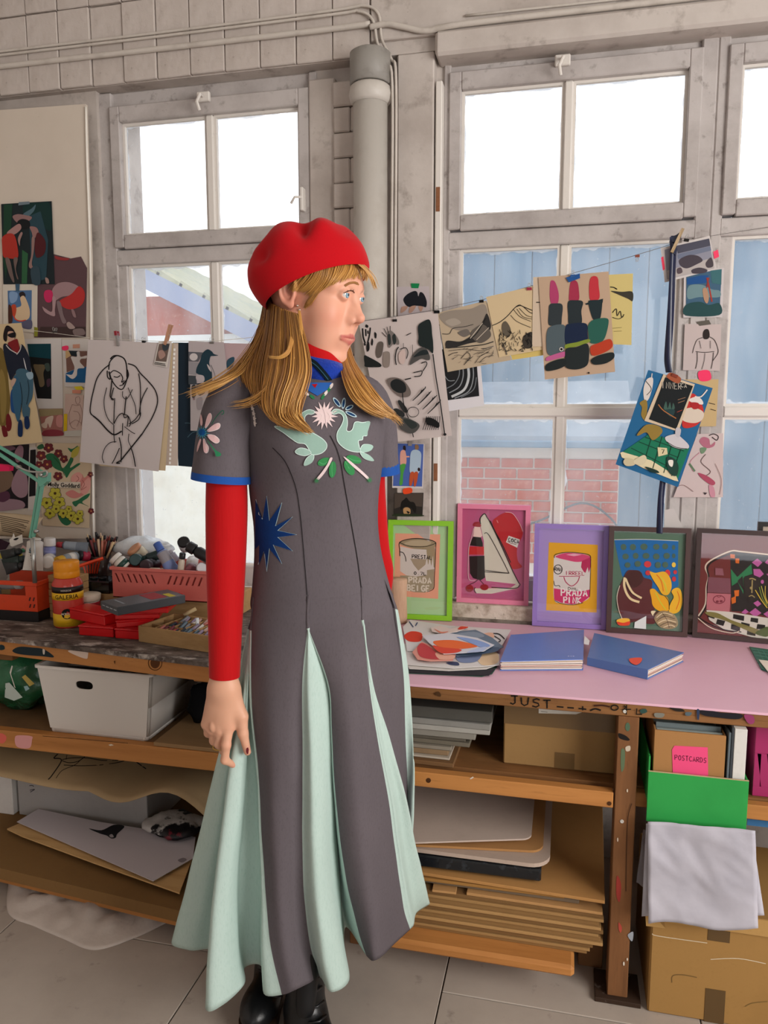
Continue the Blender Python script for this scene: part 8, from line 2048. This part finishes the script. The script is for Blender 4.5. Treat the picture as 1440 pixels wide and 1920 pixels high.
for i, (px, bh, mt) in enumerate(SK):
    c = catmull(px, 12); tot = len(c)-1; L0 = []
    back = i >= 26; x0 = px[0][0]; b0 = -hipb(x0)*0.985 if back else hipb(x0)*0.985
    for j in range(NVs+1):
        v = j/NVs; t = v*tot; k = min(int(t), tot-1); q = (c[k][0]*(1-(t-k))+c[k+1][0]*(t-k), c[k][1]*(1-(t-k))+c[k+1][1]*(t-k))
        w_ = v**1.05; L0.append(PP(q[0], q[1], b0*(1-w_)+bh*w_))
    lines.append(L0)
NSUB = 6; nl = len(lines); m = MB(); m.smooth = True; colsK = []
cols_ = []
for i in range(nl):
    a, b, c, d_ = lines[(i-1) % nl], lines[i], lines[(i+1) % nl], lines[(i+2) % nl]
    for s_ in range(NSUB):
        t = s_/NSUB; col = []
        for j in range(NVs+1):
            q = catmull([a[j], b[j], c[j], d_[j]], NSUB); p = Vector(q[NSUB+s_]); col.append(p)
        cols_.append((col, SK[i][2]))
nc = len(cols_); NUP = 4
for ci in range(nc):
    col = cols_[ci][0]; p0 = col[0]; x0, y0 = proj(p0); up = []; fr_ = ci//NSUB < 25 and 469 < x0 < 741
    axis_ = PP(606, y0, 0.0)
    if fr_:
        dd = ray(x0, y0).normalized(); h = BG.ray_cast(CAM, dd)
        if h[0] is not None: dl = h[0]-dd*0.0008-p0; col = [p+dl*min(1.0, max(0.0, 1.15-3.0*j/NVs))**2 for j, p in enumerate(col)]
    for k_, dy in enumerate((62, 45, 28, 12)):
        q = None
        if fr_:
            dd = ray(x0+(606-x0)*dy*0.0006, y0-dy).normalized(); h = BG.ray_cast(CAM, dd)
            if h[0] is not None: q = h[0]-dd*(-0.0006, 0.0004, 0.0007, 0.0008)[k_]
        if q is None: q = col[0]+ZZ*dy*SX+(axis_-col[0])*(0.0024*dy+(0.02 if k_ == 0 else 0.0))
        up.append(q)
    cols_[ci] = (up+col, cols_[ci][1])
NVs += NUP
vs = [p for c, _ in cols_ for p in c]
for i in range(len(vs)):
    j = i % (NVs+1); w_ = max(0, j-NUP-2)/NVs; vs[i] = vs[i]+FC*(0.003*w_*mnoise.noise(Vector(vs[i])*14))+RT*(0.003*w_*mnoise.noise(Vector(vs[i])*11+Vector((5, 0, 0))))
for i in range(nc):
    m.mat = cols_[i][1]; i2 = (i+1) % nc; m.add([], [])
    base = 0
m.v = [tuple(p) for p in vs]
for i in range(nc):
    i2 = (i+1) % nc
    for j in range(NVs): m.f.append([i*(NVs+1)+j, i*(NVs+1)+j+1, i2*(NVs+1)+j+1, i2*(NVs+1)+j]); m.c.append((1, 1, 1)); m.mi.append(cols_[i][1] if j >= NUP else D_); m.sm.append(True)
SKB = BVHTree.FromPolygons([Vector(v) for v in m.v], m.f); o = m.build('dress_skirt', [LINEN, MINT], person); skirt = o; o.modifiers.new('t', 'SOLIDIFY').thickness = 0.0016
# sleeves and arms
def limb(pts, rs, mt, name, n=28, flat=1.0, cap=False, sub=5, wr_=0.0):
    m = MB(); m.smooth = True; c = catmull([tuple(PP(*p))+(r,) for p, r in zip(pts, rs)], sub); q = [Vector(a[:3]) for a in c]; rr = [a[3] for a in c]
    m.tube(q, rr, n, cap, flat)
    if wr_: m.v = [tuple(Vector(v)+FC*wr_*mnoise.noise(Vector(v)*22)+RT*wr_*mnoise.noise(Vector(v)*20+Vector((3, 3, 3)))) for v in m.v]
    return m, m.build(name, mt, person)
slv, o = limb([(505, 714, .018), (478, 722, .022), (452, 738, .028), (436, 765, .036), (426, 805, .042), (420, 850, .046), (416, 893, .050)], [0.020, 0.034, 0.046, 0.0535, 0.0565, 0.0575, 0.0580], LINEN, 'dress_sleeve', wr_=0.003)
SB = BVHTree.FromPolygons([Vector(v) for v in slv.v], slv.f)
m_, o = limb([(416.5, 888, .050), (416, 895, .050), (415.5, 902, .050)], [0.0582, 0.0586, 0.0588], BLUET, 'sleeve_binding')
limb([(424, 860, .046), (425, 905, .050), (425, 960, .052), (424, 1040, .054), (423, 1120, .057), (422, 1200, .060), (421, 1268, .062)], [0.038, 0.0395, 0.0405, 0.0390, 0.0360, 0.0325, 0.0305], REDK, 'jumper_sleeve')
limb([(660, 722, -.02), (684, 738, -.045), (700, 770, -.06), (708, 810, -.07), (712, 850, -.075), (714, 876, -.078)], [0.024, 0.036, 0.041, 0.0405, 0.039, 0.0380], LINEN, 'dress_sleeve', wr_=0.002)
limb([(714.5, 872, -.078), (715, 879, -.078), (715.5, 888, -.079)], [0.0383, 0.0386, 0.0388], BLUET, 'sleeve_binding')
limb([(698, 860, -.085), (697, 905, -.09), (700, 960, -.09), (707, 1030, -.09), (716, 1080, -.095), (700, 1150, -.11), (660, 1180, -.125)], [0.028, 0.0285, 0.0285, 0.027, 0.025, 0.024, 0.022], REDK, 'jumper_sleeve')
# collar of the jumper and the blue fleece neck warmer
m = MB(); m.smooth = True; loft(m, [(652, 553, 632, 0.051, 0.008, 12), (659, 549, 639, 0.054, 0.008, 13), (674, 549, 646, 0.057, 0.008, 13), (700, 552, 655, 0.058, 0.005, 10)], 72); o = m.build('jumper_collar', REDK, person); o.modifiers.new('t', 'SOLIDIFY').thickness = 0.002
m = MB(); m.smooth = True
def fleece(p): return Vector(p)+(Vector(p)-PP(603, 700, 0.0)).normalized()*(0.005*mnoise.noise(Vector(p)*28))
loft(m, [(674, 549, 648, 0.060, 0.008, 10), (680, 543, 654, 0.066, 0.008, 10), (692, 540, 661, 0.071, 0.008, 6), (708, 541, 659, 0.072, 0.007, 4), (722, 546, 655, 0.068, 0.006, 2), (732, 556, 648, 0.060, 0.004, 0)], 72, fn=fleece); o = m.build('fleece_collar', mat('blue_fleece', '#1d3a9c', 0.95, 0.1, sheen=0.5, noise=[(200, '#16307f', 0.45, 0.75, 0.7)], bump=(260, 0.8, 0.002)), person)
FB = BVHTree.FromPolygons([Vector(v) for v in m.v], m.f)
drawn(FB, '@ q\ns #0f1c22 52 575 1400 660 1440 720 1500 780 1570 830 1640', 'woven_band', 0.003, CLOTHC)
drawn(FB, '@ q\ns #31566a 8 600 1412 680 1465 740 1530 800 1605', 'band_stitching', 0.0042, CLOTHC)
# ---- appliques, embroidery and seams on the bodice
def patch(bvh, pts, col, ck, off, m, step=5.0):
    pts = [crop(ck, *p) for p in pts]; b = bmesh.new(); f = b.faces.new([b.verts.new((p[0], p[1], 0)) for p in pts]); b.normal_update(); bmesh.ops.triangulate(b, faces=[f])
    for _ in range(3):
        es = [e for e in b.edges if e.calc_length() > step]
        if not es: break
        bmesh.ops.subdivide_edges(b, edges=es, cuts=1); bmesh.ops.triangulate(b, faces=b.faces)
    b.verts.index_update(); vs = []; ok = True
    for v in b.verts:
        dd = ray(v.co.x, v.co.y).normalized(); h = bvh.ray_cast(CAM, dd)
        vs.append(None if h[0] is None else h[0]-dd*off*0.6+(h[1] if h[1].dot(dd) < 0 else -h[1])*off*0.5)
    fs = [[v.index for v in f.verts] for f in b.faces if all(vs[v.index] is not None for v in f.verts)]
    vs = [v if v is not None else Vector() for v in vs]; use = sorted({i for f in fs for i in f}); mp = {o_: n for n, o_ in enumerate(use)}
    if fs: m.add([vs[i] for i in use], [[mp[i] for i in f] for f in fs], col)
    b.free()
def applique(name, bvh, spec, ck, parent=None, mt=CLOTHC, label=None):
    """one embroidered motif: b/p = filled shape, s/l = stitched line"""
    m = MB(); k = 0
    for ln in spec.strip().split('\n'):
        t = ln.split(); k += 1; off = 0.0011+0.0004*k
        if t[0] in 'lsS':
            wd = float(t[2]); nums = [float(q) for q in t[3:]]; pts = [(nums[i], nums[i+1]) for i in range(0, len(nums)-1, 2)]
            pts = catmull(pts, 5, t[0] == 'S') if t[0] in 'sS' else pts; pts = [crop(ck, *p) for p in pts]
            if t[0] == 'S': pts.append(pts[0])
            L_2, R_2 = strip(pts, wd/CROPS[ck][2]); vv = [(on_surf(bvh, *a, off), on_surf(bvh, *b, off)) for a, b in zip(L_2, R_2)]
            for i in range(len(vv)-1):
                q = [vv[i][0], vv[i+1][0], vv[i+1][1], vv[i][1]]
                if all(p is not None for p in q): m.add(q, [(0, 1, 2, 3)], t[1])
        elif t[0] == 'e':
            cx, cy, rx, ry, ro = [float(q) for q in t[2:7]]; ro = math.radians(ro); patch(bvh, [(cx+rx*math.cos(a)*math.cos(ro)-ry*math.sin(a)*math.sin(ro), cy+rx*math.cos(a)*math.sin(ro)+ry*math.sin(a)*math.cos(ro)) for a in [2*PI*i/16 for i in range(16)]], t[1], ck, off, m)
        elif t[0] == '*':                     # star: col cx cy r_in r_out points squash
            cx, cy, ri, ro, n, sq, ph = [float(q) for q in t[2:9]]; n = int(n); pts = []
            for i in range(2*n):
                a = PI*i/n+ph; r = ri if i % 2 else ro*(1-0.08*((i//2) % 2)); pts.append((cx+r*math.cos(a)*sq, cy+r*math.sin(a)))
            patch(bvh, pts, t[1], ck, off, m)
        else:
            nums = [float(q) for q in t[2:]]; pts = [(nums[i], nums[i+1]) for i in range(0, len(nums)-1, 2)]; patch(bvh, catmull(pts, 4, True) if t[0] == 'b' else pts, t[1], ck, off, m)
    if m.f: return m.build(name, mt, parent or dress)
SW1 = '735 720 755 690 800 668 840 672 858 690 830 705 795 705 772 730 775 770 800 820 830 855 880 885 930 920 958 960 950 1000 910 1035 850 1048 825 1040 800 990 770 955 710 945 650 905 590 860 515 808 600 815 680 830 740 850 800 868 808 850 770 805 740 760'
applique('swan_applique', BB, 'b #94b3a7 '+SW1+'\nS #cfe2dc 6 '+SW1+'\nb #9dbbb0 690 1020 730 990 790 1000 825 1030 780 1055 720 1045\nS #cfe2dc 5 690 1020 730 990 790 1000 825 1030 780 1055 720 1045\nb #9dbbb0 765 1135 785 1080 830 1045 850 1060 835 1105 800 1130\nS #cfe2dc 5 765 1135 785 1080 830 1045 850 1060 835 1105 800 1130', 'o')
SW2 = '1000 690 1020 665 1060 665 1105 690 1128 740 1132 790 1125 840 1150 850 1175 830 1190 780 1215 768 1260 775 1318 768 1312 810 1300 850 1295 885 1265 890 1258 920 1225 930 1232 980 1240 1020 1190 1022 1120 1000 1060 950 1042 900 1050 850 1080 800 1098 750 1090 715 1060 695 1020 705'
applique('swan_applique', BB, 'b #94b3a7 '+SW2+'\nS #cfe2dc 6 '+SW2+'\nb #9dbbb0 1240 1010 1260 965 1310 960 1345 975 1325 1010 1270 1025\nS #cfe2dc 5 1240 1010 1260 965 1310 960 1345 975 1325 1010 1270 1025\nb #9dbbb0 1240 1025 1290 1040 1330 1065 1350 1097 1300 1090 1260 1065\nS #cfe2dc 5 1240 1025 1290 1040 1330 1065 1350 1097 1300 1090 1260 1065', 'o')
applique('star_applique', BB, '* #e6cfcf 936 715 62 124 15 0.95 0.1\ns #b09a9c 4 915 640 938 700 950 790\ns #f4e6e4 3 880 690 920 715 900 760\ns #f4e6e4 3 960 690 985 720 970 770', 'o')
def petals(name, spec): applique(name, BB, spec, 'o')
petals('petal_spray', '\n'.join('e #bcd4dc %s\ne #1f3f68 %s' % (a, b) for a, b in (('660 622 20 52 -38', '660 624 12 40 -38'), ('728 615 20 54 14', '728 617 12 42 14'), ('648 690 18 46 -72', '652 690 10 34 -72'), ('650 738 18 40 -118', '650 738 10 28 -118'))))
petals('petal_spray', '\n'.join('e #bcd4dc %s\ne #1f3f68 %s' % (a, b) for a, b in (('1042 606 18 50 -38', '1042 607 11 38 -38'), ('1098 615 17 48 8', '1098 616 10 36 8'), ('1146 652 17 38 62', '1146 652 10 27 62'), ('1160 708 16 52 -65', '1160 708 9 40 -65'))))
def leafs(spec): applique('leaf_sprig', BB, spec, 'o')
leafs('e #3c8a52 935 1105 58 32 -20\ns #5fae74 4 895 1110 935 1125 985 1085\ne #3c8a52 1006 1170 30 70 6\ns #5fae74 4 1005 1110 1000 1170 1005 1230\nb #e3cfd0 985 1072 1005 1076 975 1140 930 1210 880 1262 868 1250 915 1190 960 1125\n* #3f7a52 872 1262 10 34 14 1.0 0')
leafs('e #3c8a52 1185 1085 66 32 18\ns #5fae74 4 1130 1065 1185 1095 1245 1100\ne #3c8a52 1146 1155 36 68 -28\ns #5fae74 4 1110 1100 1145 1160 1175 1205\nb #e3cfd0 1100 1066 1115 1068 1170 1110 1250 1180 1310 1240 1300 1256 1240 1200 1160 1130\n* #3f7a52 1312 1258 10 34 14 1.0 0')
# neckline: blue facing and beaded edge
applique('neck_facing', BB, 'p #2f62b0 740 440 1000 440 960 500 878 552 790 500\np #b01822 830 455 880 452 858 486', 'o')
for i, (x, y, r_, c_) in enumerate(((690, 478, 36, '#e8dcd8'), (740, 504, 36, '#2f7a4c'), (786, 532, 36, '#e8dcd8'), (834, 560, 38, '#2f7a4c'), (926, 560, -60, '#2f7a4c'), (950, 528, -60, '#e8dcd8'), (976, 498, -60, '#2f7a4c'), (996, 468, -62, '#e8dcd8'))):
    applique('neckline_stitch', BB, 'e %s %d %d 26 12 %d' % (c_, x, y, r_), 'o')
STB = '527 878 545 1040 627 922 585 1075 698 1015 600 1105 725 1133 600 1150 698 1240 570 1200 627 1325 545 1225 527 1375 510 1240 478 1330 480 1200 452 1230 455 900 500 1030'
applique('blue_star', BB, 'p #12336b '+STB+'\nL #9cc0c8 5 0 0' if False else 'p #12336b '+STB+'\nl #a9c8d0 6 500 1030 527 878 545 1040 627 922 585 1075 698 1015 600 1105 725 1133 600 1150 698 1240 570 1200 627 1325 545 1225 527 1375 510 1240 470 1330\nl #a9c8d0 6 455 900 475 1000 500 1030', 'p')
applique('seam', BB, 's #211e20 5 945 480 985 560 1015 660 1035 780 1060 920 1090 1090 1120 1260 1140 1400 1150 1480', 'p'); applique('seam', BB, 's #211e20 5 565 560 640 640 690 740 725 850 745 980 758 1100 775 1300 788 1460 793 1530', 'p')
applique('seam', SKB, 's #211e20 5 1140 1400 1152 1470 1158 1560 1160 1680', 'p', parent=skirt); applique('seam', SKB, 's #211e20 5 788 1460 792 1540 797 1640 798 1740', 'p', parent=skirt)
applique('zigzag_trim', BB, 's #ded2cc 9 330 110 385 190 420 260 445 340 450 420\n'+'\n'.join('p #ded2cc %d %d %d %d %d %d' % (x, y, x+24, y+14, x+4, y+28) for x, y in ((372, 170), (388, 198), (402, 226), (416, 256), (428, 288), (436, 322), (442, 354), (446, 386))), 'p')
# flower on the sleeve
applique('sleeve_flower', SB, 'b #d9b3b4 305 1240 335 1110 365 1062 388 1090 380 1150 330 1235\nS #ece0de 6 305 1240 335 1110 365 1062 388 1090 380 1150 330 1235\nb #d9b3b4 330 1290 420 1210 480 1190 500 1215 480 1260 400 1290\nS #ece0de 6 330 1290 420 1210 480 1190 500 1215 480 1260 400 1290\nb #d9b3b4 340 1340 420 1345 480 1390 485 1430 440 1445 370 1400\nS #ece0de 6 340 1340 420 1345 480 1390 485 1430 440 1445 370 1400\nb #d9b3b4 290 1390 320 1450 350 1500 340 1560 310 1570 292 1520\nS #ece0de 6 290 1390 320 1450 350 1500 340 1560 310 1570 292 1520\nb #d9b3b4 262 1080 280 1120 286 1200 265 1230 255 1160\nb #d9b3b4 250 1400 265 1410 240 1510 215 1560 222 1480\n* #3f8a9c 280 1315 40 100 14 1.0 0.1\n* #174f8c 280 1310 34 56 12 1.0 0\ns #1f5a44 10 390 1200 440 1120 500 1050 535 1025 545 1060 515 1080\nb #2f7a54 340 1410 370 1440 440 1530 510 1580 500 1610 450 1615 430 1550', 'n', parent=dress)
# ---- boots
BOOT = mat('black_leather', '#131416', 0.35, 0.45, bump=(60, 0.3, 0.003)); SOLE = mat('brown_sole', '#3a2a1e', 0.6, 0.3)
def boot(cx, cy, ang, hgt):
    f = Vector((math.cos(ang), math.sin(ang), 0)); s_ = Vector((-f.y, f.x, 0)); o0 = Vector((cx, cy, 0)); lo = np.array((-0.10, -0.07, 0.0)); hi = np.array((0.22, 0.07, hgt+0.03)); P = gridpts(lo, hi, 0.004)
    d = capsule(P, (0, 0, 0.06), (-0.012, 0, hgt), 0.042, 0.050); d = smin(d, capsule(P, (-0.02, 0, 0.055), (0.11, 0, 0.038), 0.040, 0.036), 0.03); d = smin(d, ellip(P, (0.12, 0, 0.045), (0.065, 0.042, 0.036)), 0.02); d = smax(d, 0.022-P[..., 2], 0.006)
    V, F_ = surface_nets(d, lo, 0.004); W = np.array(o0)+V[:, :1]*np.array(f)+V[:, 1:2]*np.array(s_)+V[:, 2:]*np.array((0, 0, 1)); b = np_mesh('boot', W, F_[:, ::-1], BOOT, person)
    m = MB(); pts = [(-0.062, 0.0), (-0.05, 0.034), (0.0, 0.040), (0.07, 0.038), (0.13, 0.044), (0.175, 0.028), (0.188, 0.0)]; loop = pts+[(x, -y) for x, y in pts[-2:0:-1]]; loop = catmull(loop, 3, True)
    m.prism([o0+f*x+s_*y+ZZ*0.0006 for x, y in loop], (0, 0, 0.026)); m.build('boot_sole', SOLE, b)
    for k in range(5):
        m = MB(); m.smooth = True; m.color('#1c1c1e'); z = 0.085+k*0.028; xx = 0.038+max(0, 0.02-k*0.01); m.tube([o0+f*xx+s_*0.022+ZZ*z, o0+f*(xx+0.012)+ZZ*(z+0.004), o0+f*xx-s_*0.022+ZZ*z], 0.0028, 6); m.build('boot_lace', SATIN, b)
pA = PZ(560, 1935, 0.05); pB = PZ(505, 1840, 0.06)
boot(pA.x-FC.x*0.045+RT.x*0.012, pA.y-FC.y*0.045+RT.y*0.012, math.atan2(FC.y*0.85+RT.y*0.5, FC.x*0.85+RT.x*0.5), 0.25)
boot(pB.x-0.01, pB.y+0.06, math.atan2(FC.y*0.95-RT.y*0.15, FC.x*0.95-RT.x*0.15), 0.22)
# ---- hair
HAIR = mat('blonde_hair', '#fff', 0.38, 0.5, vcol=True)
rh = random.Random(11)
def hcol(t, dark=0.0):
    a = [C('#6b4423'), C('#9a6a34'), C('#c08a44'), C('#d6a863')]; q = min(max(t, 0), 0.999)*3; k = int(q); f = q-k; c = [a[k][i]*(1-f)+a[k+1][i]*f for i in range(3)]; return tuple(x*(1-dark) for x in c)
def strands(mb, guides, n, jit, rad, lightf=(0.2, 0.8), surf=None, seg=4, frizz=0.0):
    G = [catmull(g, seg) for g in guides]; ln = min(len(g) for g in G); G = [[g[int(i*(len(g)-1)/(ln-1)+0.5)] for i in range(ln)] for g in G]
    for _ in range(n):
        u = rh.random()*(len(G)-1); k = min(int(u), len(G)-2); f = u-k; ox, oy, ob = rh.gauss(0, jit), rh.gauss(0, jit), rh.gauss(0, jit*0.0009); sh = rh.uniform(0.86, 1.06); tone = rh.uniform(*lightf); ph = rh.uniform(0, 6.28); pts = []
        last = max(4, int(ln*min(1, sh)))
        for i in range(last):
            a, b = G[k][i], G[k+1][i]; w_ = i/(ln-1); x = a[0]*(1-f)+b[0]*f+ox*(0.35+w_)+frizz*w_*math.sin(4*w_+ph); y = a[1]*(1-f)+b[1]*f+oy*(0.2+0.5*w_); bb_ = a[2]*(1-f)+b[2]*f+ob*(0.4+w_)
            if surf is not None:
                dd = ray(x, y).normalized(); h = surf.ray_cast(CAM, dd)
                if h[0] is not None: bb_ = max(DP-(h[0]-CAM).dot(FWH)+0.0035+abs(ob), -9); 
            pts.append(PP(x, y, bb_))
        m_ = len(pts); rr = [rad*(0.75+0.35*math.sin(PI*min(1, (i+1)/m_*1.1)))*(1.0 if i < m_-3 else (m_-i)/4) for i in range(m_)]
        c0 = len(mb.f); mb.tube(pts, rr, 4, False); per = 4
        for i in range(c0, len(mb.f)):
            w_ = ((i-c0)//per)/max(1, m_-1); mb.c[i] = hcol(tone*0.75+0.30*w_)
def sheetg(mb, guides, db=-0.006, tone=0.25, seg=5):
    G = [catmull(g, seg) for g in guides]; ln = min(len(g) for g in G); G = [[g[int(i*(len(g)-1)/(ln-1)+0.5)] for i in range(ln)] for g in G]
    cr_ = [catmull([G[k][i] for k in range(len(G))], 4) for i in range(ln)]; nu = len(cr_[0]); base = [PP(p[0], p[1], p[2]+db) for r in cr_ for p in r]; mb.col = hcol(tone)
    mb.add(base, [(i*nu+k, i*nu+k+1, (i+1)*nu+k+1, (i+1)*nu+k) for i in range(ln-1) for k in range(nu-1)])
left = [[(498, 560, -.06), (488, 610, -.05), (472, 650, -.02), (458, 682, .02), (452, 702, .05), (456, 718, .065)],
        [(503, 565, -.02), (497, 620, 0), (484, 665, .04), (478, 696, .07), (480, 724, .095), (490, 748, .11)],
        [(512, 572, .02), (507, 630, .05), (498, 688, .085), (495, 730, .11), (500, 768, .13), (522, 795, .138)],
        [(525, 578, .05), (522, 635, .08), (515, 695, .11), (506, 742, .13), (514, 782, .14), (545, 800, .142)],
        [(540, 584, .07), (544, 640, .095), (540, 700, .125), (526, 748, .14), (528, 785, .148), (565, 806, .148)],
        [(552, 588, .082), (562, 645, .105), (564, 700, .128), (548, 745, .142), (545, 780, .15), (585, 812, .150)],
        [(558, 590, .088), (572, 650, .108), (576, 695, .125), (566, 735, .138), (556, 770, .145), (562, 795, .148)]]
right = [[(632, 640, -.03), (640, 682, .03), (648, 718, .095), (664, 750, .120), (694, 772, .122), (722, 782, .11)],
         [(642, 640, -.03), (650, 680, .03), (664, 712, .09), (684, 742, .112), (708, 766, .108), (730, 780, .10)],
         [(652, 640, -.04), (662, 676, .01), (682, 708, .06), (702, 736, .085), (722, 762, .085), (738, 776, .08)]]
m = MB(); m.smooth = True
sheetg(m, left, -0.010, 0.28); sheetg(m, right, -0.008, 0.38)
back_ = [[(500, 545, -.09), (492, 600, -.085), (482, 650, -.07), (475, 700, -.05), (470, 730, -.03)], [(530, 560, -.02), (530, 610, -.02), (528, 660, 0), (525, 700, .03), (520, 740, .06)], [(560, 570, .03), (560, 620, .03), (560, 670, .05), (560, 700, .06), (556, 740, .08)]]
sheetg(m, back_, 0.0, 0.1)
strands(m, left, 700, 3.6, 0.00105, (-0.1, 0.75), frizz=3.0); strands(m, left[2:], 240, 3.2, 0.0012, (0.5, 1.1), frizz=3.5); strands(m, right, 420, 3.0, 0.00105, (0.2, 1.0), frizz=2.5)
wind = [[(500, 590, -.03), (478, 640, -.02), (445, 685, 0), (410, 712, .04), (380, 728, .06), (352, 738, .06)], [(505, 600, 0), (485, 650, .02), (455, 695, .05), (425, 715, .08), (395, 728, .09), (362, 742, .09)]]
strands(m, wind, 110, 6, 0.0005, (0.5, 1.0), frizz=5)
strands(m, [[(520, 700, .11), (495, 730, .12), (470, 748, .11), (440, 755, .10)], [(515, 720, .12), (490, 748, .125), (462, 760, .115), (430, 762, .105)]], 30, 4, 0.0005, (0.5, 1.0), frizz=4)
strands(m, [[(690, 745, .10), (712, 765, .095), (735, 778, .08), (752, 790, .07)], [(690, 755, .105), (715, 778, .10), (738, 786, .085), (748, 800, .07)]], 40, 5, 0.0005, (0.5, 1.0), frizz=3)
# fringe and temple hair lie on the head
fr = [[(566, 512, 0), (557, 524, 0), (549, 534, 0), (543, 545, 0)], [(584, 503, 0), (572, 520, 0), (560, 534, 0), (551, 546, 0)], [(600, 498, 0), (590, 520, 0), (576, 536, 0), (562, 546, 0)], [(612, 496, 0), (606, 522, 0), (594, 542, 0), (580, 556, 0)], [(628, 494, 0), (622, 516, 0), (612, 534, 0), (598, 548, 0)], [(644, 492, 0), (639, 508, 0), (630, 522, 0), (618, 535, 0)], [(658, 492, 0), (656, 504, 0), (651, 515, 0), (644, 527, 0)], [(672, 493, 0), (674, 503, 0), (674, 512, 0), (670, 522, 0)], [(682, 496, 0), (686, 506, 0), (688, 516, 0), (688, 528, 0)]]
strands(m, fr, 640, 2.0, 0.0008, (0.3, 1.0), surf=HB)
strands(m, [[(672, 496, .06), (686, 508, .055), (696, 524, .05), (703, 545, .045)], [(682, 497, .05), (693, 510, .045), (700, 522, .04), (706, 540, .035)]], 60, 1.6, 0.0008, (0.5, 1.0))
strands(m, [[(556, 540, .06), (548, 556, .05), (546, 575, .05), (552, 592, .07)], [(590, 548, .07), (582, 562, .074), (577, 572, .076), (574, 580, .078)]], 0, 1, 0.0008)
strands(m, [[(588, 545, 0), (580, 558, 0), (574, 568, 0), (571, 580, 0)], [(600, 545, 0), (592, 556, 0), (584, 566, 0), (577, 574, 0)]], 120, 1.6, 0.0007, (0.1, 0.6), surf=HB)
strands(m, [[(560, 582, .090), (563, 610, .098), (566, 650, .108), (568, 690, .122)], [(562, 582, .090), (566, 612, .098), (569, 650, .108), (571, 690, .122)]], 14, 1.2, 0.0008, (0.6, 1.0))
strands(m, [[(545, 630, .108), (540, 655, .116), (525, 668, .12), (505, 668, .118)], [(550, 640, .108), (542, 662, .116), (528, 672, .12), (503, 671, .118)]], 26, 1.5, 0.0010, (0.7, 1.0))
m.build('hair', HAIR, person)
